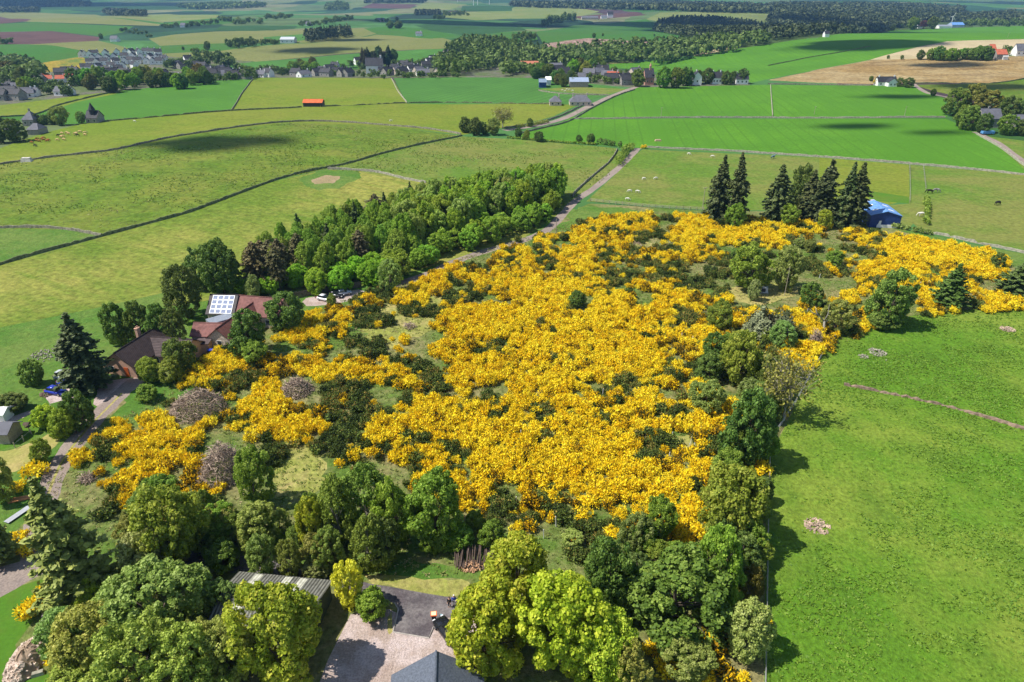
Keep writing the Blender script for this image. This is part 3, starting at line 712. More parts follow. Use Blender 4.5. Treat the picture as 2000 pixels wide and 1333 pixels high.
def mk(kind, seed):
    g = np.random.default_rng(seed)
    if kind in 'SMGDOYBL':
        H_, Rx = 10.0, 4.5
        if kind == 'S': a = crown_broad(g, H_, Rx, 190, 120, .105, .08, .55, (.5, 1.0))
        elif kind == 'M': a = crown_broad(g, H_, Rx, 185, 115, .10, .10, .7, (.45, 1.0))
        elif kind == 'G': a = crown_broad(g, H_, Rx, 200, 100, .10, .08, .75, (.4, .95))
        elif kind == 'D': a = crown_broad(g, H_, Rx, 185, 115, .105, .06, .6, (.5, 1.05))
        elif kind == 'O': a = crown_broad(g, H_, Rx, 260, 70, .09, .05, .7, (.35, .8))
        elif kind == 'B': a = crown_broad(g, H_, Rx, 270, 62, .09, .08, .75, (.35, .8), cone=.3)
        elif kind == 'L': a = crown_broad(g, H_, Rx, 170, 100, .11, .06, .4, (.6, 1.1))
        else: a = crown_broad(g, H_, Rx, 110, 60, .16, .05, .7, (.5, 1.1))
        C, U, V, t, p = a
        idx = g.choice(len(p), 14, replace=False)
        limbs = [(tuple(p[i]), float(np.clip(p[i][2] / H_ * .7, .2, .9))) for i in idx]
        tm = trunk_mb(H_ * .82, .26, limbs, g)
        tmat = PALEBARK if kind == 'B' else BARK
    elif kind in 'CEP':
        H_, Rx = 20.0, (3.6 if kind == 'C' else 4.0)
        cs, us, vs, ts = [], [], [], []
        nlev = 30 if kind != 'P' else 22
        limbs = []
        for i in range(nlev):
            f = (i + .5) / nlev
            if kind == 'P' : zb = H_ * (.28 + .70 * f); rad = Rx * (1.1 * min(1, (1 - f) * 2.5) ** .6) * (.7 + .5 * g.random())
            elif kind == 'E': zb = H_ * (.03 + .95 * f); rad = Rx * (1 - f ** 1.7) * (.85 + .25 * g.random())
            else: zb = H_ * (.05 + .94 * f); rad = Rx * min(1, (1 - f) * 1.7) ** .8 * (.72 + .42 * g.random())
            nb = int(9 + 3 * g.random()) if f < .85 else 5
            for j in range(nb):
                th = 2 * math.pi * (j / nb) + i * 1.9 + g.normal() * .18
                L_ = max(.25, rad * (.42 + .75 * g.random()))
                tipz = -.22 * L_ if kind != 'E' else .25 * L_
                bt = g.random()
                n = int(6 + L_ * 12)
                s = (np.arange(n) + g.random(n)) / n
                s = s ** .75
                side = np.array([-math.sin(th), math.cos(th), 0])
                out = np.array([math.cos(th), math.sin(th), 0])
                wid = (.5 * (1 - s) + .22) * min(1.0, L_ / 2.2)
                q = out * (s * L_)[:, None] + side * (g.uniform(-1, 1, n) * wid)[:, None]
                q[:, 2] += zb + tipz * s ** 1.6 - .18 * g.random(n)
                q[:, 2] += g.normal(size=n) * .14
                nrm = np.tile(out * .45 + np.array([0, 0, 1.0]), (n, 1))
                u, v = leaf_axes(nrm, .12 + .09 * g.random(n), g, .65, 1.6)
                cs.append(q); us.append(u); vs.append(v); ts.append(np.clip(.1 + .3 * bt + .25 * s + .35 * g.random(n), 0, 1))
                if j % 3 == 0 and f < .8: limbs.append(((math.cos(th) * L_ * .8, math.sin(th) * L_ * .8, zb + tipz * .7), min(.95, zb / (H_ * .98))))
        C, U, V, t = [np.concatenate(k) for k in (cs, us, vs, ts)]
        tm = trunk_mb(H_ * .98, .32, [], g)
        for q, f in limbs: tm.tube([(0, 0, q[2] + .3), q], [.07, .02], 4)
        tmat = BARK
    elif kind == 'W':   # weeping crown
        H_, Rx = 8.0, 5.0
        cs, us, vs, ts = [], [], [], []
        for i in range(260):
            d = sphere_dirs(1, g, .9)[0]
            a0 = math.atan2(d[1], d[0]) ; rr = Rx * (.25 + .75 * math.sqrt(g.random()))
            zt = H_ * (1 - .45 * (rr / Rx) ** 2) * (.6 + .55 * g.random()) * (1 + .25 * math.sin(a0 * 3))
            n = 26; s = np.linspace(0, 1, n)
            r = rr + .9 * s ** .8
            q = np.column_stack([np.cos(a0) * r, np.sin(a0) * r, zt - s ** 1.5 * zt * .62]) + g.normal(size=(n, 3)) * .22
            nrm = np.tile(np.array([math.cos(a0) * .8, math.sin(a0) * .8, .6]), (n, 1))
            u, v = leaf_axes(nrm, .12 + .05 * g.random(n), g, .4, 1.6)
            cs.append(q); us.append(u); vs.append(v); ts.append(np.clip(.5 * g.random() + .5 * g.random(n), 0, 1))
        C, U, V, t = [np.concatenate(k) for k in (cs, us, vs, ts)]
        tm = trunk_mb(H_ * .8, .25, [((2, 1, 6), .5), ((-2, 1, 6), .5), ((0, -2, 6), .6)], g); tmat = BARK
    elif kind == 'T':   # nearly bare twiggy tree
        H_, Rx = 9.0, 3.5
        tm = trunk_mb(H_ * .6, .22, [], g); tmat = PALEBARK
        ends = []
        for i in range(46):
            a0 = g.random() * 6.28; b = Vector((0, 0, H_ * (.15 + .4 * g.random())))
            rr = Rx * (.4 + .6 * g.random()); e = Vector((math.cos(a0) * rr, math.sin(a0) * rr, H_ * (.55 + .45 * g.random()) * (1 - .3 * rr / Rx)))
            mid = b.lerp(e, .45) + Vector((0, 0, .7)); tm.tube([b, mid, e], [.09, .055, .02], 4)
            for k in range(4):
                e2 = e + Vector(g.normal(size=3)) * .9; tm.tube([mid.lerp(e, .3 + .7 * g.random()), e2], [.035, .012], 3); ends.append(tuple(e2))
            ends.append(tuple(e))
        p = np.array(ends)
        C, U, V, ct = blob_leaves(p, np.full(len(p), .55), 9, .11, g); t = g.random(len(C)) * .8
    key = kind
    crown = quads('crown', C, U, V, t, LM['O' if kind == 'T' else kind])
    tr = tm.mesh('trunk', tmat, True)
    PROTO.setdefault(kind, []).append((tr, crown, H_, Rx))

for i_, k_ in enumerate('SSSSMMMMMGGGDDDDOOOYBBBBLLCCCCCEEPPPWWTT'): mk(k_, 100 + i_ * 7)

NAMES = {'S': 'sycamore_tree', 'M': 'broadleaf_tree', 'G': 'broadleaf_tree', 'D': 'broadleaf_tree', 'O': 'hawthorn_tree', 'Y': 'golden_tree', 'B': 'birch_tree',
         'L': 'whitebeam_tree', 'C': 'spruce_tree', 'E': 'cypress_tree', 'P': 'pine_tree', 'W': 'weeping_tree', 'T': 'bare_tree'}

def plant(p, h, r, kind, label, group=None, cat='tree', name=None, col=(1, 1, 1), var=None, small=False):
    """one tree: an Empty at its foot with a trunk and a crown"""
    L_ = PROTO[kind]
    tr, cr, H_, Rx = L_[rnd.randrange(len(L_)) if var is None else var % len(L_)]
    o = empty(name or NAMES[kind], (p[0], p[1], p[2] - 0.05), rnd.uniform(0, 6.28), label, cat, group)
    j = [c * rnd.uniform(.88, 1.12) for c in col]
    o.rotation_euler[0] = rnd.uniform(-.045, .045); o.rotation_euler[1] = rnd.uniform(-.045, .045)
    for nm, me in (('trunk', tr), ('crown', cr)):
        c = bpy.data.objects.new(nm, me); COL.objects.link(c); c.parent = o
        c.scale = (r / Rx, r / Rx, h / H_)
        c.color = (*j, 1)
    return o

def tb(x, ytop, ybot, wpx, kind, label, group=None, **kw):
    """a tree whose crown covers the given photo box, set on the ground at its true size"""
    conif = kind in 'CEP'
    ym = (ytop + ybot) / 2
    yb = ybot
    for _ in range(6):
        p = P(x, yb); dep = proj(*p)[2]; s = F / dep
        Rr = wpx / 2 / s
        dl = math.atan2(CAM_Z - p[2], p[1]); c, si = math.cos(dl), math.sin(dl)
        if conif or kind == 'W':
            yb = ybot - Rr * si * s * .55
            h = hgt(p, ytop)
        else:
            e = ((ybot - ytop) / 2 / s) ** 2 - (Rr * si) ** 2
            h = min(max(math.sqrt(max(e, 0)) / (.45 * c), 1.15 * Rr), (2.2 if ybot < 300 else 2.7 if wpx > 110 else 3.5) * Rr)
            semi = math.sqrt((.45 * h * c) ** 2 + (Rr * si) ** 2) * s * .93
            yb = max(ytop + semi, ym - 4) + .55 * h * c * s
    p = P(x, yb)
    return plant(p, h, Rr, kind, label, group, **kw)

# ------------------------------------------------------------------ gorse
GM = leafmat('gorse_flowers', [(0, (.035, .055, .014)), (.18, (.07, .09, .02)), (.30, (.30, .17, .012)), (.45, (.84, .49, .008)), (.7, (.98, .71, .012)), (1, (1.0, .86, .05))], transl=.22, rough=.8, spec=.1)
GD = leafmat('gorse_spines', [(0, (.05, .07, .018)), (.5, (.11, .155, .032)), (.85, (.20, .27, .05)), (1, (.34, .24, .06))], transl=.1, rough=.8, spec=.1)

def gorse_arrays(g, kind):
    nb = 9
    a = g.random(nb) * 6.28; rr = np.sqrt(g.random(nb)) * 1.0
    c = np.column_stack([np.cos(a) * rr, np.sin(a) * rr, .55 + .55 * g.random(nb) - .25 * rr])
    r = g.uniform(.42, .72, nb)
    per = 60
    C, U, V, ct = blob_leaves(c, r * .88, per, .082, g, .35, .55, .9, 1.25)
    n = len(C)
    # flowering shoots stand out of the clumps like spikes
    sh = g.random(n) < .5
    ci = np.repeat(np.arange(nb), per); od = C - c[ci]; od /= (np.linalg.norm(od, axis=1)[:, None] + 1e-6); od[:, 2] += .5
    od += g.normal(size=od.shape) * .25; od /= np.linalg.norm(od, axis=1)[:, None]
    pr = np.cross(od, g.normal(size=od.shape)); pr /= (np.linalg.norm(pr, axis=1)[:, None] + 1e-6)
    U[sh] = pr[sh] * .045; V[sh] = od[sh] * (.13 + .10 * g.random(n))[sh][:, None]; C[sh] += od[sh] * .08
    C = C + np.column_stack([np.zeros(n), np.zeros(n), g.random(n) ** 3 * .28])
    if kind == 'y':
        t = .52 + .48 * g.random(n); dk = g.random(n) < (.10 + .10 * (C[:, 2] < .45)); t[dk] = .35 * g.random(dk.sum())
    elif kind == 'o':
        t = .30 + .35 * g.random(n); dk = g.random(n) < .45; t[dk] = .25 * g.random(dk.sum())
    else:
        t = g.random(n) ** 1.2
    C[:, 2] = np.maximum(C[:, 2], .05)
    return C, U, V, t

gg = np.random.default_rng(5)
GA = {k: [gorse_arrays(gg, k) for _ in range(n)] for k, n in (('y', 10), ('o', 5), ('d', 6))}
GMESH = {k: [quads('gorse_' + {'y': 'bloom', 'o': 'faded', 'd': 'green'}[k], *a, GD if k == 'd' else GM) for a in v] for k, v in GA.items()}
for _mm in sum(GMESH.values(), []): pass
# stems: one shared mesh
_m = MB()
for k in range(7):
    a = k * .9; _m.tube([(math.cos(a) * .12, math.sin(a) * .12, -.1), (math.cos(a) * .45, math.sin(a) * .45, .55)], [.06, .025], 4)
GSTEM = _m.mesh('stems', BARK)

# how densely the photo's hillside flowers, 40 x 30 px cells from (120, 420):
# 0-4 share in bloom, d unflowered gorse, m mixed, g low scrub
GRID = [
 "........................" + ".23331431223" + "3221111....",
 "......................13" + "2422dm334433" + "21223344 3.."[:11],
 ".....................332" + "33222231g1.1" + "gg113444332",
 "..................332322" + "33mm2mdgg.1." + ".22444223422"[:11],
 "................133133 43"[:24].replace(' ', '3') + "432m33mmg..." + "..g3332 2.32."[:11].replace(' ', '2'),
 "..............3243211" + "244" + "4243d33m32.." + "2131..33.332"[:11],
 "...........33321112 4444"[:24].replace(' ', '4') + "444344dmm333"[:12] + "31243.22.33",
 "..........2332111g24433" + "4" + "444343342..2" + "3213......."[:11],
 ".......3111121.g d3233 33"[:24].replace(' ', '3') + "444442233124" + "42........."[:11],
 "......2332223323 2m344433"[:24].replace(' ', '2') + "433443 2...23"[:12].replace(' ', '2') + "3..........",
 "......331232433 3m23444 24"[:24].replace(' ', '3') + "4343m34...12" + "...........",
 "......142331 2ddm2d43m224"[:24].replace(' ', '.') + "43223 23....2"[:12].replace(' ', '2') + "...........",
 ".......13431mmmd2344 34m3"[:24].replace(' ', '4') + "44243 3 323..."[:12].replace(' ', '3') + "...........",
 ".1214332333 3mm334244442 3"[:24].replace(' ', '3') + "443443433..." + "...........",
 "1324442122 33dm432344 44dm"[:24].replace(' ', '3') + "34442d13...." + "...........",
 "434343 32...1g2233434 4423"[:24].replace(' ', '3') + "44432122.3.." + "...........",
 "2.1241 2....211.2343 33333"[:24].replace(' ', '3') + "433344 43.32."[:12].replace(' ', '4') + "...........",
 "..232 12...111...2123 2323"[:24].replace(' ', '2') + "34443432.22." + "...........",
 "..14311 1..........31g32"[:24].replace(' ', '1') + "32 2333 44...."[:12].replace(' ', '2') + "...........",
 "....................g g43"[:24].replace(' ', 'g') + "g333 2244...."[:12].replace(' ', '2') + "...........",
 "......................3." + ".343143 2...."[:12].replace(' ', '3') + "...........",
 "........................" + "21.22312...." + "...........",
]
GRID = [(r_.replace(' ', '.') + '.' * 47)[:47] for r_ in GRID]
YP = {'.': (0, .02), '1': (.21, .25), '2': (.44, .27), '3': (.71, .19), '4': (.93, .045), 'd': (.03, .70), 'm': (.26, .55), 'g': (.03, .5)}
GY = np.array([[YP[c][0] for c in r_] for r_ in GRID]); GDk = np.array([[YP[c][1] for c in r_] for r_ in GRID])

def samp(A, px, py):
    x = np.clip((px - 120) / 40 - .5, 0, 45.999); y = np.clip((py - 420) / 30 - .5, 0, 20.999)
    i = x.astype(int); j = y.astype(int); fx = x - i; fy = y - j
    fx = np.clip((fx - .5) * 1.6 + .5, 0, 1); fy = np.clip((fy - .5) * 1.6 + .5, 0, 1)
    return (A[j, i] * (1 - fx) + A[j, i + 1] * fx) * (1 - fy) + (A[j + 1, i] * (1 - fx) + A[j + 1, i + 1] * fx) * fy

def inpoly(px, py, poly):
    c = np.zeros(len(px), bool); n = len(poly)
    for i in range(n):
        x1, y1 = poly[i]; x2, y2 = poly[(i + 1) % n]
        k = ((y1 > py) != (y2 > py)) & (px < (x2 - x1) * (py - y1) / (y2 - y1 + 1e-12) + x1)
        c ^= k
    return c

HILL = [(136, 965), (150, 900), (175, 862), (222, 825), (285, 800), (330, 760), (360, 720), (372, 700), (440, 675), (475, 672), (530, 660), (540, 640), (590, 615), (700, 578), (750, 560), (815, 552), (900, 505), (960, 480), (1045, 460), (1120, 432), (1200, 425), (1320, 420), (1500, 430), (1690, 450), (1780, 464), (1880, 482), (1960, 500), (1995, 560), (2040, 600), (1900, 612), (1850, 612), (1720, 635), (1655, 668), (1590, 700), (1555, 775), (1500, 880), (1490, 1000), (1480, 1090), (1000, 1090), (560, 1000), (300, 1010), (140, 1010)]
HOLES = [[(1425, 600), (1425, 560), (1500, 545), (1565, 555), (1565, 585), (1500, 612)],
         [(335, 835), (345, 775), (440, 765), (452, 800), (400, 835)], [(395, 950), (400, 860), (485, 845), (490, 900), (440, 955)], [(545, 775), (550, 738), (612, 738), (618, 775)]]

def vnoise(x, y, s, seed):
    g = np.random.default_rng(seed); A = g.random((97, 97))
    u = (x / s) % 96; v = (y / s) % 96; i = u.astype(int); j = v.astype(int); fx = u - i; fy = v - j
    fx = fx * fx * (3 - 2 * fx); fy = fy * fy * (3 - 2 * fy)
    return (A[j, i] * (1 - fx) + A[j, i + 1] * fx) * (1 - fy) + (A[j + 1, i] * (1 - fx) + A[j + 1, i + 1] * fx) * fy

def build_gorse():
    g = np.random.default_rng(21)
    sp = 1.55
    xs, ys = np.meshgrid(np.arange(-110, 190, sp), np.arange(60, 262, sp))
    x = (xs + g.uniform(-.7, .7, xs.shape)).ravel(); y = (ys + g.uniform(-.75, .75, ys.shape)).ravel()
    z = Hf(x, y)
    bx, by, _ = proj(x, y, z); px, py, dep = proj(x, y, z + 1.0)
    ok = inpoly(bx, by - 3, HILL)
    for h in HOLES: ok &= ~inpoly(bx, by, h)
    Y = samp(GY, px, py); D = samp(GDk, px, py)
    nz = .36 * vnoise(x, y, 5.5, 1) + .34 * vnoise(x, y, 2.6, 2) + .30 * g.random(len(x))
    nz = np.clip((nz - .5) * 2.1 + .5, 0, 1)
    isY = ok & (nz < Y * 1.04 - .02)
    isD = ok & ~isY & (np.clip((vnoise(x, y, 5, 3) - .5) * 1.8 + .5, 0, 1) < D / np.maximum(1 - Y, .05))
    isO = isY & (g.random(len(x)) < np.where(Y < .6, .35, .05))
    isD |= False
    items = []
    for i in np.nonzero(isY | isD)[0]:
        k = 'd' if isD[i] else ('o' if isO[i] else 'y')
        s = g.uniform(.62, 1.25) if k != 'd' else g.uniform(.5, 1.15)
        if k != 'd' and Y[i] < .4: s *= .8
        items.append((dep[i], k, x[i], y[i], z[i], s, s * g.uniform(.85, 1.45), g.random() * 6.28, int(g.integers(0, 100))))
    return items

def gorse_single(it, label, group=None, col=1.0):
    _, k, x, y, z, s, sz, a, v = it
    o = empty('gorse_bush', (x, y, z - .05), a, label, 'gorse', group)
    me = GMESH[k][v % len(GMESH[k])]
    for nm, m in (('stems', GSTEM), ('foliage', me)):
        c = bpy.data.objects.new(nm, m); COL.objects.link(c); c.parent = o; c.scale = (s, s, sz)
    return o

def stuff_mesh(name, items, kinds, label, mat, cat='gorse'):
    cs, us, vs, ts = [], [], [], []
    for _, k, x, y, z, s, sz, a, v in items:
        if k not in kinds: continue
        C, U, V, t = GA[k][v % len(GA[k])]
        ca, sa = math.cos(a), math.sin(a)
        M_ = np.array([[ca * s, -sa * s, 0], [sa * s, ca * s, 0], [0, 0, sz]]).T
        cs.append(C @ M_ + np.array([x, y, z - .05])); us.append(U @ M_); vs.append(V @ M_)
        ts.append(np.clip(t + .30 * math.sin(a * 5.3) * (.45 if k != 'd' else 1.2), 0, 1))
    me = quads(name, *[np.concatenate(q).astype(np.float32) for q in (cs, us, vs, ts)], mat)
    o = link(name, me); tag(o, label, cat, None, 'stuff'); return o

GI = build_gorse()
GI.sort(key=lambda q: q[0] / q[5])
yi = [q for q in GI if q[1] in 'yo']; di = [q for q in GI if q[1] == 'd']
print('gorse', len(yi), len(di))
for q in yi[:200]: gorse_single(q, 'golden yellow flowering gorse bush at the near edge of the hillside thicket', 'flowering gorse bushes at the near edge of the thicket')
for q in di[:60]: gorse_single(q, 'dark green gorse bush out of bloom among the nearer flowering ones', 'unflowered gorse bushes on the near hillside')
stuff_mesh('gorse_thicket', yi[200:], 'yo', 'dense mass of yellow flowering gorse covering the hillside', GM)
stuff_mesh('green_gorse_thicket', di[60:], 'd', 'dark unflowered gorse and broom between the yellow bushes', GD)

# rough grass tufts on the hillside and dock plants in the right pasture
TUFT = leafmat('tuft_grass', [(0, (.12, .20, .03)), (.4, (.20, .29, .05)), (.7, (.36, .35, .12)), (1, (.58, .48, .27))], transl=.3, spec=.1)
DOCK = leafmat('dock_leaves', [(0, (.08, .17, .018)), (.5, (.16, .29, .025)), (.85, (.25, .38, .04)), (1, (.38, .42, .1))], transl=.3, spec=.3)

def scatter(name, n, x0, x1, y0, y1, test, size, per, hgt_, mat, label, cat, seed, tintf=None, horiz=.6):
    g = np.random.default_rng(seed)
    x = g.uniform(x0, x1, n); y = g.uniform(y0, y1, n)
    px, py, dep = proj(x, y, Hf(x, y))
    k = test(x, y, px, py)
    x, y = x[k], y[k]; m = len(x)
    X = np.repeat(x, per) + g.normal(size=m * per) * hgt_ * .7; Y = np.repeat(y, per) + g.normal(size=m * per) * hgt_ * .7
    Z = Hf(X, Y) + g.random(m * per) * hgt_
    d = sphere_dirs(m * per, g, horiz)
    u, v = leaf_axes(d, size * (.6 + .8 * g.random(m * per)), g, .4, 1.9)
    t = np.clip(g.random(m * per) * .6 + (tintf(X, Y) if tintf else .2), 0, 1)
    me = quads(name, np.column_stack([X, Y, Z]), u, v, t, mat)
    o = link(name, me); tag(o, label, cat, None, 'stuff'); return o

RP = [(1494, 1520), (1498, 1200), (1504, 900), (1564, 780), (1616, 680), (1644, 655), (1700, 632), (1850, 612), (2000, 604), (2500, 566), (2900, 1520)]
scatter('grass_tufts', 52000, -120, 190, 50, 262, lambda x, y, px, py: inpoly(px, py, HILL + []) | (inpoly(px, py, [(0, 1500), (60, 1010), (130, 880), (330, 760), (560, 960), (1100, 1050), (1480, 1000), (1490, 1500)]) & (py < 1125)),
        .055, 9, .26, TUFT, 'rough grass, bramble and dead stems between the gorse bushes', 'grass', 31, lambda X, Y: .75 * (vnoise(X, Y, 7, 8) - .25))
FL = [(0, 322), (250, 290), (560, 241), (903, 266), (1205, 291), (1190, 343), (1090, 420), (830, 358), (640, 331), (540, 352), (370, 416), (200, 462), (130, 449), (0, 446)]
scatter('pasture_tufts', 100000, -330, 90, 130, 560, lambda x, y, px, py: inpoly(px, py, FL) & (np.random.default_rng(5).random(len(x)) < np.clip((vnoise(x + y * .6, y, 14, 51) - .38) * 3, .05, .9)),
        .13, 2, .22, TUFT, 'tussocks and weeds scattered over the left pastures', 'grass', 33, lambda X, Y: .55 * (vnoise(X, Y, 20, 9) - .45))
def dock_test(x, y, px, py):
    b = vnoise(x * .8 + y * .35, y * 1.2 - x * .3, 9, 41) * .6 + vnoise(x, y, 3.3, 42) * .4
    return inpoly(px, py, RP) & (np.random.default_rng(3).random(len(x)) < np.clip((b - .44) * 5, .08, 1))
scatter('dock_plants', 300000, 20, 330, 45, 235, dock_test, .066, 4, .15, DOCK, 'clumps of broad dock leaves growing through the right pasture', 'weeds', 32, None, 1.2)
